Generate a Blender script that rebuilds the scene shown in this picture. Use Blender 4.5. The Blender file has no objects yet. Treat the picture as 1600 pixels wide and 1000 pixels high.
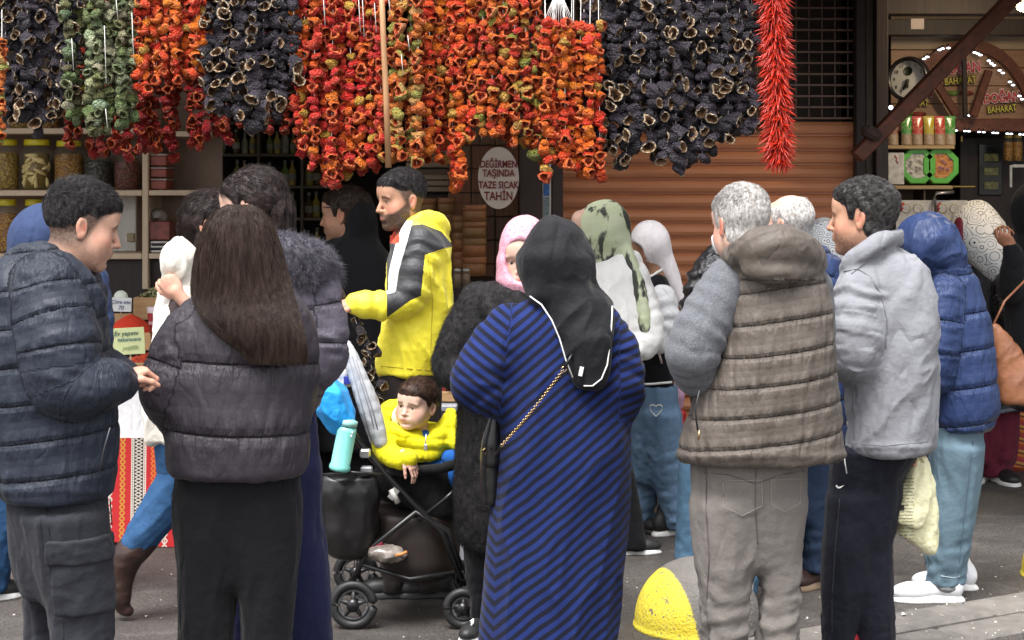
import bpy, math, random
import numpy as np
from mathutils import Vector, Matrix, Euler
random.seed(7); RNG = np.random.default_rng(7)
S = bpy.context.scene
COL = S.collection
# ------------------------------------------------------------------ camera
FPX, HZ, CAMZ = 2667.0, 280.0, 1.70
cam = bpy.data.objects.new('camera', bpy.data.cameras.new('camera')); COL.objects.link(cam)
cam.location = (0, 0, CAMZ); cam.rotation_euler = (math.radians(90), 0, 0)
cam.data.sensor_width = 36; cam.data.lens = 36 * FPX / 1600; cam.data.shift_y = -(500 - HZ) / 1600
cam.data.clip_end = 400
S.camera = cam
# ------------------------------------------------------------------ light: bright overcast day
wd = bpy.data.worlds.new('World'); S.world = wd; wd.use_nodes = True
nt = wd.node_tree; nt.nodes.clear()
sky = nt.nodes.new('ShaderNodeTexSky'); sky.sky_type = 'NISHITA'; sky.sun_disc = False
sky.sun_elevation = math.radians(66); sky.sun_rotation = math.radians(205)
sky.air_density = 1.0; sky.dust_density = 4.0; sky.ozone_density = 1.0
hs = nt.nodes.new('ShaderNodeHueSaturation'); hs.inputs['Saturation'].default_value = 0.15
bg = nt.nodes.new('ShaderNodeBackground'); bg.inputs['Strength'].default_value = 0.13
wo = nt.nodes.new('ShaderNodeOutputWorld')
nt.links.new(sky.outputs[0], hs.inputs['Color']); nt.links.new(hs.outputs[0], bg.inputs[0]); nt.links.new(bg.outputs[0], wo.inputs[0])
sun = bpy.data.objects.new('sun', bpy.data.lights.new('sun', 'SUN')); COL.objects.link(sun)
sun.data.energy = 1.5; sun.data.angle = math.radians(28); sun.data.color = (1.0, 0.985, 0.96)
sun.rotation_euler = (math.radians(24), 0, math.radians(-30)); sun.location = (0, -5, 20)
S.view_settings.view_transform = 'Standard'; S.view_settings.look = 'None'
S.view_settings.exposure = 1.55; S.view_settings.gamma = 1; S.view_settings.use_curve_mapping = False
S.cycles.max_bounces = 6; S.cycles.use_denoising = True

# ------------------------------------------------------------------ helpers
def W(px, py, D): return np.array([(px - 800) / FPX * D, D, CAMZ - (py - HZ) / FPX * D])
def cs(c): return tuple(((v / 12.92) if v <= 0.04045 else ((v + 0.055) / 1.055) ** 2.4) for v in c)
def rgb(h): return cs([int(h[i:i + 2], 16) / 255 for i in (0, 2, 4)])

def vn(p, seed=0):
    "vectorised value noise in -1..1, p (n,3)"
    i = np.floor(p).astype(np.int64); f = p - i; f = f * f * (3 - 2 * f)
    def h(a, b, c):
        n = (a * 374761393 + b * 668265263 + c * 2147483647 + seed * 974711) & 0xffffffff
        n = ((n ^ (n >> 13)) * 1274126177) & 0xffffffff
        n = (n ^ (n >> 16)) & 0xffff
        return n / 32767.5 - 1
    r = 0
    x, y, z = i.T; fx, fy, fz = f.T
    for a in (0, 1):
        for b in (0, 1):
            for c in (0, 1):
                r = r + h(x + a, y + b, z + c) * (fx if a else 1 - fx) * (fy if b else 1 - fy) * (fz if c else 1 - fz)
    return r
def fbm(p, o=3, seed=0):
    r, a = 0, 1.0
    for k in range(o): r = r + a * vn(p * 2 ** k + 17.3 * k, seed + k); a *= .5
    return r
def sst(x, a, b):
    t = np.clip((x - a) / (b - a), 0, 1); return t * t * (3 - 2 * t)
def streak(P, d, fa, fc, seed=0, o=2):
    "noise stretched along direction d: fa frequency along, fc across"
    d = np.array(d, float); d /= np.linalg.norm(d)
    q = P * fc + np.outer(P @ d, d) * (fa - fc)
    return fbm(q, o, seed)
def folds(P, d, fa, fc, seed=0):
    "soft ridged cloth folds 0..1 running along d"
    w = P + .03 * np.stack([vn(P * 7, seed + 5), vn(P * 7, seed + 6), vn(P * 7, seed + 7)], 1)
    n = streak(w, d, fa, fc, seed, 2)
    return 1 - np.abs(np.clip(n, -1, 1)) ** .8

# ------------------------------------------------------------------ signed distance fields -> meshes
class Pr:
    def __init__(s, f, lo, hi, k=.02, op='u'): s.f, s.lo, s.hi, s.k, s.op = f, np.array(lo, float), np.array(hi, float), k, op
def cone(a, b, ra, rb, k=.02, op='u', sy=1.0):
    a, b = np.array(a, float), np.array(b, float); ab = b - a; L2 = max(ab @ ab, 1e-9)
    def f(X, Y, Z):
        x, y, z = X - a[0], Y - a[1], Z - a[2]
        t = np.clip((x * ab[0] + y * ab[1] + z * ab[2]) / L2, 0, 1)
        return np.sqrt((x - t * ab[0]) ** 2 + ((y - t * ab[1]) / sy) ** 2 + (z - t * ab[2]) ** 2) - (ra + (rb - ra) * t)
    r = max(ra, rb) * max(1, sy)
    return Pr(f, np.minimum(a, b) - r, np.maximum(a, b) + r, k, op)
def ell(c, r, k=.02, op='u', rot=None):
    c = np.array(c, float); r = np.array(r, float)
    M = np.array(Euler([math.radians(v) for v in rot]).to_matrix()).T if rot is not None else None
    def f(X, Y, Z):
        x, y, z = X - c[0], Y - c[1], Z - c[2]
        if M is not None: x, y, z = (M[i, 0] * x + M[i, 1] * y + M[i, 2] * z for i in range(3))
        k0 = np.sqrt((x / r[0]) ** 2 + (y / r[1]) ** 2 + (z / r[2]) ** 2)
        k1 = np.sqrt((x / r[0] ** 2) ** 2 + (y / r[1] ** 2) ** 2 + (z / r[2] ** 2) ** 2) + 1e-9
        return k0 * (k0 - 1) / k1
    m = r if M is None else np.full(3, r.max())
    return Pr(f, c - m, c + m, k, op)
def loft(R, k=.02, op='u', p=2.3, rnd=.012):
    "R rows (z, cx, cy, rx, ry)"
    R = np.array(sorted(R), float); z0, z1 = R[0, 0], R[-1, 0]
    # smooth resample
    zz = np.linspace(z0, z1, 64); T = np.stack([np.interp(zz, R[:, 0], R[:, i]) for i in range(1, 5)], 1)
    for _ in range(6): T[1:-1] = (T[:-2] + 2 * T[1:-1] + T[2:]) / 4
    def f(X, Y, Z):
        Zf = Z.ravel() if Z.size < 4096 else Z[0, 0]
        z = Z[0, 0] if Z.ndim == 3 else Z
        cx, cy, rx, ry = (np.interp(z, zz, T[:, i]) for i in range(4))
        x, y = np.abs(X - cx), np.abs(Y - cy)
        k0 = ((x / rx) ** p + (y / ry) ** p) ** (1 / p)
        k1 = np.sqrt((x / rx ** 2) ** 2 + (y / ry ** 2) ** 2) + 1e-9
        d = (k0 - 1) * np.minimum(k0, 1.5) / np.maximum(k1, 1e-4)
        d = np.where(k0 < .5, (k0 - 1) * np.minimum(rx, ry), d)
        e = np.maximum(Z - z1, z0 - Z) + rnd
        d = d + rnd
        return np.minimum(np.maximum(d, e), 0) + np.sqrt(np.maximum(d, 0) ** 2 + np.maximum(e, 0) ** 2) - rnd
    lo = ((R[:, 1] - R[:, 3]).min(), (R[:, 2] - R[:, 4]).min(), z0); hi = ((R[:, 1] + R[:, 3]).max(), (R[:, 2] + R[:, 4]).max(), z1)
    return Pr(f, lo, hi, k, op)
def chain(pts, k=.02, op='u', sy=1.0):
    "pts rows (x,y,z,r)"
    P = np.array(pts, float); out = []
    # catmull-rom resample for soft bends
    Q = np.vstack([2 * P[0] - P[1], P, 2 * P[-1] - P[-2]]); S_ = []
    for i in range(1, len(Q) - 2):
        for t in np.linspace(0, 1, 3, endpoint=False):
            a, b, c, d = Q[i - 1], Q[i], Q[i + 1], Q[i + 2]
            S_.append(.5 * (2 * b + (c - a) * t + (2 * a - 5 * b + 4 * c - d) * t * t + (3 * b - a - 3 * c + d) * t ** 3))
    S_.append(P[-1]); S_ = np.array(S_); S_[:, 3] = np.maximum(S_[:, 3], P[:, 3].min())
    for i in range(len(S_) - 1):
        out.append(cone(S_[i, :3], S_[i + 1, :3], S_[i, 3], S_[i + 1, 3], k if i == 0 else .012, op, sy))
    lo = np.min([o.lo for o in out], 0); hi = np.max([o.hi for o in out], 0)
    def f(X, Y, Z):
        d = None
        for o in out:
            e = o.f(X, Y, Z)
            if d is None: d = e
            else:
                h = np.maximum(.012 - np.abs(d - e), 0) / .012; d = np.minimum(d, e) - h * h * .003
        return d
    pr = Pr(f, lo, hi, k, op); pr.ax = S_; return pr
def axis_uv(P, ax):
    "distance outside the chain surface, and length along its axis"
    best = np.full(len(P), 9.); T = np.zeros(len(P)); acc = 0; DV = np.zeros((len(P), 3))
    for i in range(len(ax) - 1):
        a, b = ax[i, :3], ax[i + 1, :3]; ab = b - a; L = np.linalg.norm(ab) + 1e-9
        t = np.clip((P - a) @ ab / L ** 2, 0, 1); v = P - a - t[:, None] * ab
        d = np.linalg.norm(v, axis=1) - (ax[i, 3] + (ax[i + 1, 3] - ax[i, 3]) * t)
        m = d < best; best[m] = d[m]; T[m] = acc + t[m] * L; DV[m] = ab / L; acc += L
    return best, T, DV
def field(prims, h, pad=None, lo=None, hi=None):
    if lo is None:
        u = [p for p in prims if p.op == 'u']
        lo = np.min([p.lo for p in u], 0) - 4 * h - .015; hi = np.max([p.hi for p in u], 0) + 4 * h + .015
    n = np.ceil((np.array(hi) - lo) / h).astype(int) + 1
    V = np.full(n, 1.0, np.float32)
    ax = [lo[i] + np.arange(n[i]) * h for i in range(3)]
    for p in prims:
        m = p.k + 3 * h + .005
        a = np.clip(np.floor((p.lo - m - lo) / h).astype(int), 0, n); b = np.clip(np.ceil((p.hi + m - lo) / h).astype(int) + 1, 0, n)
        if (b <= a).any(): continue
        sl = tuple(slice(a[i], b[i]) for i in range(3))
        X = ax[0][sl[0]][:, None, None]; Y = ax[1][sl[1]][None, :, None]; Z = ax[2][sl[2]][None, None, :]
        X, Y, Z = np.broadcast_arrays(X, Y, Z)
        d = p.f(X, Y, Z); v = V[sl]; k = p.k
        if p.op == 'u':
            q = np.maximum(k - np.abs(v - d), 0) / k; V[sl] = np.minimum(v, d) - q * q * k / 4
        elif p.op == 's':
            q = np.maximum(k - np.abs(v + d), 0) / k; V[sl] = np.maximum(v, -d) + q * q * k / 4
    return V, np.array(lo, float)
def nets(V, lo, h):
    V = V.copy(); V[0] = V[-1] = 1; V[:, 0] = V[:, -1] = 1; V[:, :, 0] = V[:, :, -1] = 1
    s = V < 0; c = np.zeros(np.array(V.shape) - 1, np.int8)
    O = [(a, b, d) for a in (0, 1) for b in (0, 1) for d in (0, 1)]
    def sub(A, o): return A[o[0]:A.shape[0] - 1 + o[0], o[1]:A.shape[1] - 1 + o[1], o[2]:A.shape[2] - 1 + o[2]]
    for o in O: c += sub(s, o)
    act = (c > 0) & (c < 8); ids = np.argwhere(act); idx = np.full(act.shape, -1, np.int64); idx[act] = np.arange(len(ids))
    val = {o: V[ids[:, 0] + o[0], ids[:, 1] + o[1], ids[:, 2] + o[2]] for o in O}
    acc = np.zeros((len(ids), 3)); cnt = np.zeros(len(ids))
    for o in O:
        for ax in range(3):
            if o[ax]: continue
            q = list(o); q[ax] = 1; q = tuple(q); va, vb = val[o], val[q]; m = (va < 0) != (vb < 0)
            t = np.where(m, va / np.where(m, va - vb, 1), 0)
            pt = np.tile(np.array(o, float), (len(ids), 1)); pt[:, ax] = t
            acc[m] += pt[m]; cnt[m] += 1
    P = lo + (ids + acc / np.maximum(cnt, 1)[:, None]) * h
    F = []
    for ax in range(3):
        a = [slice(None)] * 3; b = [slice(None)] * 3; a[ax] = slice(0, -1); b[ax] = slice(1, None)
        s0, s1 = s[tuple(a)], s[tuple(b)]; e = np.argwhere(s0 != s1)
        u, w = [i for i in range(3) if i != ax]
        e = e[(e[:, u] > 0) & (e[:, w] > 0) & (e[:, u] < idx.shape[u]) & (e[:, w] < idx.shape[w])]
        def g(du, dw):
            q = e.copy(); q[:, u] -= du; q[:, w] -= dw; return idx[q[:, 0], q[:, 1], q[:, 2]]
        quad = np.stack([g(1, 1), g(0, 1), g(0, 0), g(1, 0)], 1)
        flip = s[e[:, 0], e[:, 1], e[:, 2]] ^ (ax == 1)
        quad[~flip] = quad[~flip][:, ::-1]
        F.append(quad)
    F = np.vstack(F); F = F[(F >= 0).all(1)]
    return P, F
def vnorm(P, F):
    n = np.cross(P[F[:, 2]] - P[F[:, 0]], P[F[:, 3 if F.shape[1] > 3 else 2]] - P[F[:, 1]])
    N = np.stack([sum(np.bincount(F[:, j], n[:, i], len(P)) for j in range(F.shape[1])) for i in range(3)], 1)
    return N / (np.linalg.norm(N, axis=1)[:, None] + 1e-12)
def relax(P, F, it=2):
    for _ in range(it):
        c = P[F].mean(1)
        A = np.stack([sum(np.bincount(F[:, j], c[:, i], len(P)) for j in range(4)) for i in range(3)], 1)
        n = sum(np.bincount(F[:, j], minlength=len(P)) for j in range(4))
        P = .5 * P + .5 * A / np.maximum(n, 1)[:, None]
    return P
def mesh(name, P, F, mat, parent=None, base=(0, 0, 0), smooth=True, attrs=None, mats=None, midx=None):
    me = bpy.data.meshes.new(name); P = np.asarray(P, float) - np.array(base)
    me.vertices.add(len(P)); me.vertices.foreach_set('co', P.astype(np.float32).ravel())
    if isinstance(F, np.ndarray): F = [F]
    tot = sum(f.size for f in F); nf = sum(len(f) for f in F)
    me.loops.add(tot); me.loops.foreach_set('vertex_index', np.concatenate([f.ravel() for f in F]).astype(np.int32))
    me.polygons.add(nf)
    st = []; o = 0
    for f in F: st.append(o + np.arange(len(f)) * f.shape[1]); o += f.size
    me.polygons.foreach_set('loop_start', np.concatenate(st).astype(np.int32))
    me.polygons.foreach_set('use_smooth', np.full(nf, smooth))
    for m in (mats or [mat]): me.materials.append(m)
    if midx is not None: me.polygons.foreach_set('material_index', midx.astype(np.int32))
    for k, v in (attrs or {}).items():
        if v.ndim == 1: a = me.attributes.new(k, 'FLOAT', 'POINT'); a.data.foreach_set('value', v.astype(np.float32))
        else:
            a = me.attributes.new(k, 'FLOAT_COLOR', 'POINT'); c = np.ones((len(v), 4), np.float32); c[:, :3] = v; a.data.foreach_set('color', c.ravel())
    me.update(calc_edges=True); me.validate()
    ob = bpy.data.objects.new(name, me); COL.objects.link(ob)
    if parent is not None: ob.parent = parent
    return ob
def tag(o, label=None, cat=None, group=None, kind=None):
    if label: o['label'] = label
    if cat: o['category'] = cat
    if group: o['group'] = group
    if kind: o['kind'] = kind
    return o
def thing(name, label, cat, loc=(0, 0, 0), group=None, rz=0):
    o = bpy.data.objects.new(name, None); o.location = loc; o.rotation_euler = (0, 0, rz); o.empty_display_size = .1
    COL.objects.link(o); return tag(o, label, cat, group)

# ------------------------------------------------------------------ materials
MC = {}
class NT:
    def __init__(s, name):
        s.m = bpy.data.materials.new(name); s.m.use_nodes = True; s.t = s.m.node_tree; s.b = s.t.nodes['Principled BSDF']
    def n(s, typ, **kw):
        x = s.t.nodes.new('ShaderNode' + typ)
        for k, v in kw.items():
            if k.startswith('i_'): x.inputs[k[2:].replace('_', ' ')].default_value = v
            else: setattr(x, k, v)
        return x
    def l(s, a, b): s.t.links.new(a, b)
    def noise(s, scale, detail=3, vec=None, rough=.5):
        x = s.n('TexNoise'); x.inputs['Scale'].default_value = scale; x.inputs['Detail'].default_value = detail; x.inputs['Roughness'].default_value = rough
        s.l(vec if vec is not None else s.co(), x.inputs['Vector']); return x.outputs['Fac']
    def co(s, kind='Object'):
        if not hasattr(s, '_co'): s._co = s.n('TexCoord')
        return s._co.outputs[kind]
    def scaled(s, v, vec=None, rot=(0, 0, 0)):
        m = s.n('Mapping'); m.inputs['Scale'].default_value = v; m.inputs['Rotation'].default_value = rot
        s.l(vec if vec is not None else s.co(), m.inputs['Vector']); return m.outputs[0]
    def ramp(s, fac, stops, interp='LINEAR'):
        r = s.n('ValToRGB'); r.color_ramp.interpolation = interp; e = r.color_ramp.elements
        while len(e) < len(stops): e.new(.5)
        for i, (p, c) in enumerate(stops): e[i].position = p; e[i].color = (*c, 1) if len(c) == 3 else c
        s.l(fac, r.inputs[0]); return r.outputs[0]
    def mix(s, fac, a, b, mode='MIX'):
        x = s.n('Mix', data_type='RGBA', blend_type=mode)
        for v, i in ((fac, 0), (a, 6), (b, 7)):
            if hasattr(v, 'links') or hasattr(v, 'is_output'): s.l(v, x.inputs[i])
            else: x.inputs[i].default_value = v if i == 0 else (*v, 1)
        return x.outputs[2]
    def math(s, op, a, b=0, clamp=False):
        x = s.n('Math', operation=op); x.use_clamp = clamp
        for v, i in ((a, 0), (b, 1)):
            if hasattr(v, 'is_output'): s.l(v, x.inputs[i])
            else: x.inputs[i].default_value = v
        return x.outputs[0]
    def attr(s, name, col=False):
        a = s.n('Attribute', attribute_name=name); return a.outputs['Color' if col else 'Fac']
    def bump(s, h, dist=.002, strength=1, prev=None):
        b = s.n('Bump'); b.inputs['Distance'].default_value = dist; b.inputs['Strength'].default_value = strength
        s.l(h, b.inputs['Height'])
        if prev: s.l(prev, b.inputs['Normal'])
        s.l(b.outputs[0], s.b.inputs['Normal']); return b.outputs[0]
    def base(s, c):
        if hasattr(c, 'is_output'): s.l(c, s.b.inputs['Base Color'])
        else: s.b.inputs['Base Color'].default_value = (*c, 1)
    def set(s, **k):
        for a, v in k.items(): s.b.inputs[a.replace('_', ' ')].default_value = v
        return s
def plain(name, c, rough=.6, metal=0, var=.12, scale=20, bump=0, bs=200, spec=.5, **kw):
    key = (name,)
    if key in MC: return MC[key]
    m = NT(name); m.set(Roughness=rough, Metallic=metal, **kw); m.b.inputs['Specular IOR Level'].default_value = spec
    n = m.noise(scale, 4)
    m.base(m.ramp(n, [(.3, tuple(v * (1 - var) for v in c)), (.7, tuple(min(1, v * (1 + var)) for v in c))]))
    if bump: m.bump(m.noise(bs, 3), bump)
    MC[key] = m.m; return m.m
def emit(name, c, strength):
    m = NT(name); m.base((.8, .8, .8)); m.b.inputs['Emission Color'].default_value = (*c, 1); m.b.inputs['Emission Strength'].default_value = strength; return m.m
def cloth(name, c, rough=.85, sheen=.25, weave=900, wb=.0006, var=.1, wr=.0018, c2=None, heather=0, spec=.3, wrs=38, seam=0, fo=.006, fsc=(8, 8, 2.4), frot=(0, .35, 0)):
    "fabric: colour drift, fine weave, small creases; optional heathered second colour"
    m = NT(name); m.set(Roughness=rough); m.b.inputs['Sheen Weight'].default_value = sheen * .22; m.b.inputs['Specular IOR Level'].default_value = spec * (.9 if seam or rough < .6 else .4)
    m.b.inputs['Sheen Roughness'].default_value = .5
    n = m.noise(6, 4); col = m.ramp(n, [(.3, tuple(v * (1 - var) for v in c)), (.7, tuple(min(1, v * (1 + var)) for v in c))])
    if heather:
        hn = m.noise(420, 2); col = m.mix(m.ramp(hn, [(.42, (0, 0, 0)), (.6, (1, 1, 1))]), col, c2 or tuple(v * (1 - heather) for v in c))
    m.base(col)
    w = m.noise(weave, 2)
    if seam:
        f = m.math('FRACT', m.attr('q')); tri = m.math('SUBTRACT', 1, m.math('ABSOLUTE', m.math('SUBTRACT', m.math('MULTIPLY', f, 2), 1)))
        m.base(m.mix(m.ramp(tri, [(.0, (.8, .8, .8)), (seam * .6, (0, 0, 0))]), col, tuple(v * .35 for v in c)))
        b1 = m.bump(w, wb, 1, m.bump(m.ramp(tri, [(.0, (0, 0, 0)), (seam, (.7, .7, .7)), (min(.9, seam * 4), (1, 1, 1))]), .012, 1))
        near = m.math('SUBTRACT', 1, m.math('MULTIPLY', tri, 1.25), True); pk = m.math('MULTIPLY', m.noise(1, 3, m.scaled((95, 95, 24))), near); b1 = m.bump(pk, .011, 1, b1); m.set(Roughness=rough - .06)
    else: b1 = m.bump(w, wb)
    b2 = m.bump(m.noise(wrs, 5, rough=.6), wr * 3, .7, b1)
    b3 = m.bump(m.noise(14, 3, m.scaled((1, 1, .45)), .5), wr * 5, .6, b2)
    if seam: fo, fsc = .0028, (17, 17, 6)
    fn = m.n('TexNoise'); fn.inputs['Scale'].default_value = 1; fn.inputs['Detail'].default_value = 1.5; fn.inputs['Distortion'].default_value = .6; m.l(m.scaled(fsc, rot=frot), fn.inputs['Vector'])
    rd = m.math('ABSOLUTE', m.math('SUBTRACT', m.math('MULTIPLY', fn.outputs['Fac'], 2), 1.0)); m.bump(m.ramp(rd, [(.0, (0, 0, 0)), (.16, (.55, .55, .55)), (.5, (1, 1, 1))]), fo, .8, b3)
    return m.m
# ------------------------------------------------------------------ heads
def skinmat(name, c, red=(.55, .16, .11)):
    m = NT(name); m.set(Roughness=.5); m.b.inputs['Subsurface Weight'].default_value = .12
    m.b.inputs['Subsurface Radius'].default_value = (.012, .004, .002); m.b.inputs['Specular IOR Level'].default_value = .35
    n = m.noise(45, 4); col = m.ramp(n, [(.3, tuple(v * .9 for v in c)), (.7, tuple(min(1, v * 1.08) for v in c))])
    col = m.mix(m.attr('blush'), col, red)
    col = m.mix(m.attr('lip'), col, (.38, .1, .085))
    col = m.mix(m.attr('dark'), col, (.028, .02, .016))
    m.base(col); m.bump(m.noise(350, 3), .0006); return m.m
_HF = {}
def head_field(kind):
    if kind in _HF: return _HF[kind]
    h = .0032
    ch = kind == 'child'; fe = kind == 'female'
    u = [ell((0, -.012, .032), (.076, .098, .086), .02), ell((0, .026, -.02), (.061, .064, .088), .03),
         ell((0, .045, -.075), (.044, .042, .038), .03), ell((0, .074, .045), (.055, .025, .045), .03)]
    jr = .013 if fe or ch else .017
    for s in (-1, 1):
        u += [cone((s * .05, -.004, -.052), (s * .016, .07, -.1), jr, jr * .9, .03),
              ell((s * .040, .058, -.032), (.024 + .003 * ch, .022, .022 + .006 * ch), .035), ell((s * .034, .046, -.058), (.026, .03, .028), .03),
              ell((s * .027, .083, .018), (.022, .009, .006), .012)]
    u += [ell((0, .078, -.1), (.018, .014, .014), .022)]
    nl = .106 if ch or fe else .115
    u += [cone((0, .088, .012), (0, nl - .006, -.022), .0075, .009, .014), ell((0, nl - .001, -.034), (.0105, .011, .009), .008)]
    for s in (-1, 1): u += [ell((s * .0115, nl - .013, -.037), (.0075, .010, .007), .006)]
    u += [ell((0, .083, -.066), (.026, .02, .022), .02)]
    for s in (-1, 1):
        u.append(ell((s * .031, .1, .0), (.017, .014, .0105), .013, 's'))
    for s in (-1, 1):
        u.append(ell((s * .031, .0765, -.001), (.0145, .0135, .0125), .005))
    u += [cone((-.018, .092, -.062), (0, .0985, -.0598), .0042, .0055, .009), cone((0, .0985, -.0598), (.018, .092, -.062), .0055, .0042, .009),
          cone((-.014, .0915, -.0725), (.014, .0915, -.0725), .006, .006, .009)]
    for s in (-1, 1): u += [ell((s * .006, nl - .008, -.044), (.0035, .005, .003), .003, 's'),
                            ell((s * .031, .0925, -.0018), (.0125, .007, .0042), .002, 's')]
    u += [cone((-.014, .0985, -.0663), (.014, .0985, -.0663), .0013, .0013, .004, 's'), ell((0, .098, -.086), (.02, .008, .005), .012, 's')]
    nr = .05 if fe else .058
    if ch: nr = .042
    neck = [cone((0, -.018, -.06), (0, -.04, -.2), nr, nr + .006, .03)]
    lo = np.array((-.105, -.13, -.23)); hi = np.array((.105, .14, .135))
    V, lo = field(u + neck, h, lo=lo, hi=hi)
    ears = []
    for s in (-1, 1):
        c = (s * .0775, -.008, -.008)
        ears += [ell(c, (.0065, .0175, .030), .008, rot=(14, 0, s * 16)), ell((s * .0775, -.005, -.03), (.006, .009, .011), .006)]
    for s in (-1, 1):
        ears += [ell((s * .087, -.003, -.002), (.0095, .0112, .021), .003, 's', rot=(14, 0, s * 16)),
                 ]
    VE, _ = field([Pr((lambda X, Y, Z: np.ones(X.shape)), lo, hi)] + ears, h, lo=lo, hi=hi)
    VB, _ = field(ears[:4] + ears[4:], h, lo=lo, hi=hi)
    q = np.maximum(.006 - np.abs(V - VB), 0) / .006; full = np.minimum(V, VB) - q * q * .0015
    g = [lo[i] + np.arange(V.shape[i]) * h for i in range(3)]
    _HF[kind] = (V, full, lo, h, np.meshgrid(*g, indexing='ij')); return _HF[kind]
HL_M = ([-.14, -.04, -.016, -.006, .006, .016, .03, .042, .06, .09, .14], [-.085, -.08, -.055, .026, .026, -.012, -.008, .035, .048, .066, .07])
class Head:
    def __init__(s, person, base, c, yaw, pitch, roll, scale, kind='male'):
        s.R = np.array((Euler((0, 0, math.radians(yaw))).to_matrix() @ Euler((-math.radians(pitch), 0, 0)).to_matrix() @ Euler((0, math.radians(roll), 0)).to_matrix()))
        s.c = np.array(c, float); s.sc = scale; s.tilt = math.tan(math.radians(pitch)) * 1.1; s.p = person; s.base = base; s.kind = kind
    def w(s, P): return np.asarray(P) * s.sc @ s.R.T + s.c
    def skin(s, mat, fade=0, beard=0, stubble=0, brow=1, blush=.25, name='body', extra=None, eyecol=(.05, .025, .012), pale=0):
        V, full, lo, h, g = head_field(s.kind); P, F = nets(full, lo, h); P = relax(P, F, 1)
        x, y, z = P.T; ax = np.abs(x)
        f = y > .03; P = P.copy(); nk = sst(-z, .085, .15); P[:, 1] += getattr(s, 'tilt', 0) * np.maximum(0, -z - .085) * (y < .06) * 1.0
        if s.kind == 'child': P[:, 2] = np.where(z < 0, P[:, 2] * .86, P[:, 2]); P[:, 0] *= 1.05
        if getattr(s, 'short', 1): P[:, 2] = np.where(z < -.13, -.13 + (z + .13) * .62, P[:, 2])
        lip = np.exp(-((ax / .021) ** 2) ** 2) * np.exp(-(((z + .0665 + .0) / .0095) ** 2) ** 2) * (y > .085) * .6
        bl = blush * (np.exp(-((ax - .05) ** 2 / .0006 + (z + .03) ** 2 / .0006)) * (y > .03) + .9 * (ax > .081) + .9 * np.exp(-(x ** 2 / .0002 + (z + .034) ** 2 / .0002)) * (y > .1))
        nz = .5 + .5 * vn(P * 260)
        bz = .021 - .004 * np.clip((ax - .03) / .02, 0, 1) ** 2 * 2
        br = brow * np.exp(-((z - bz) / .0058) ** 2) * sst(ax, .010, .016) * (1 - sst(ax, .045, .054)) * f * (.65 + .35 * nz)
        dk = br
        lash = .95 * np.exp(-((z - .0035) / .0024) ** 2) * (ax > .018) * (ax < .045) * f
        dk = np.maximum(dk, lash)
        if beard:
            line = np.interp(y, [-.02, .0, .02, .05, .08, .12], [.012, .008, -.008, -.026, -.042, -.046])
            m = sst(line - z, 0, .012) * sst(z, -.15, -.115) * sst(y, -.004, .012)
            m *= 1 - np.exp(-((ax / .02) ** 2 + ((z + .0665) / .0085) ** 2) ** 2) * 1.0
            dk = np.maximum(dk, m * beard * (.75 + .25 * nz))
        con = np.exp(-(((y + .002) / .0075) ** 2 + ((z + .006) / .014) ** 2)) * (ax > .076); bl = np.maximum(bl, con * .95); dk = np.maximum(dk, .55 * np.exp(-(((y - .001) / .004) ** 2 + ((z + .011) / .005) ** 2)) * (ax > .074))  # ear hollow and canal painted darker, their shade put into the skin colour
        if fade:
            hz_ = np.interp(y, [-.14, -.03, .0, .02, .04, .06, .1], [-.1, -.085, -.06, -.03, .015, .04, .06]); m = sst(z - hz_, -.005, .04) ** .6; dk = np.maximum(dk, fade * m * (.7 + .3 * nz) * (ax < .0765 + (z > .02) * .1))
        if stubble:
            m = sst(-.03 - z, 0, .03) * sst(z, -.15, -.12) * sst(y, .0, .02); dk = np.maximum(dk, m * stubble * nz)
        ob = mesh(name, s.w(P), F, mat, s.p, s.base, attrs=dict(lip=lip, blush=np.clip(bl, 0, 1), dark=np.clip(dk, 0, 1)))
        for sgn in (-1, 1):
            th = np.linspace(0, math.pi, 13); ph = np.linspace(0, 2 * math.pi, 25)[:-1]
            Q = np.array([(math.sin(t) * math.cos(p_), math.cos(t), math.sin(t) * math.sin(p_)) for t in th for p_ in ph])
            r = np.arccos(np.clip(Q[:, 1], -1, 1))
            Q2 = Q * (.0122, .0122, .0122) + (sgn * .031, .0776, -.0015)
            FF = np.array([(i * 24 + j, i * 24 + (j + 1) % 24, (i + 1) * 24 + (j + 1) % 24, (i + 1) * 24 + j) for i in range(12) for j in range(24)])
            em = eyemat(eyecol); mesh('eye', s.w(Q2), FF, em, ob, s.base, attrs=dict(r=r))
        return ob
    def hair(s, mat, side=.006, top=.018, hl=HL_M, up=.0, n=2600, length=.022, comb=(0, .8, -.35), rough=.0011, bald=None, front=0, name='hair', wid=.0008, lift=.3, stub=.5):
        V, full, lo, h, (X, Y, Z) = head_field(s.kind)
        line = np.interp(Y, hl[0], hl[1])
        th = side * .8 + (top * .68 - side * .8) * sst(Z, .0, .1) + front * sst(Y, .03, .09) * sst(Z, .05, .09)
        if bald is not None: th = th - bald * sst(Z, .06, .1) * sst(Y, -.08, -.02)
        P0 = np.stack([X.ravel(), Y.ravel(), Z.ravel()], 1); nr = vn(P0 * (150, 150, 40)).reshape(X.shape); line = line + .0045 * nr
        th = th * (.22 + .78 * sst(Z - line, .0, .034))
        th = th * (1 - .45 * sst(Y, .05, .1))
        d = V - th - .0022 * nr * sst(Z, .0, .05)
        rg = (line - Z) * .8
        q = np.maximum(.006 - np.abs(d - rg), 0) / .006
        d = np.maximum(d, rg) + q * q * .0015
        P, F = nets(d.astype(np.float32), lo, h); P = relax(P, F, 1); N = vnorm(P, F)
        cb = np.array(comb)
        P = P + N * (rough * streak(P, cb, 18, 110, 3))[:, None]
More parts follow.
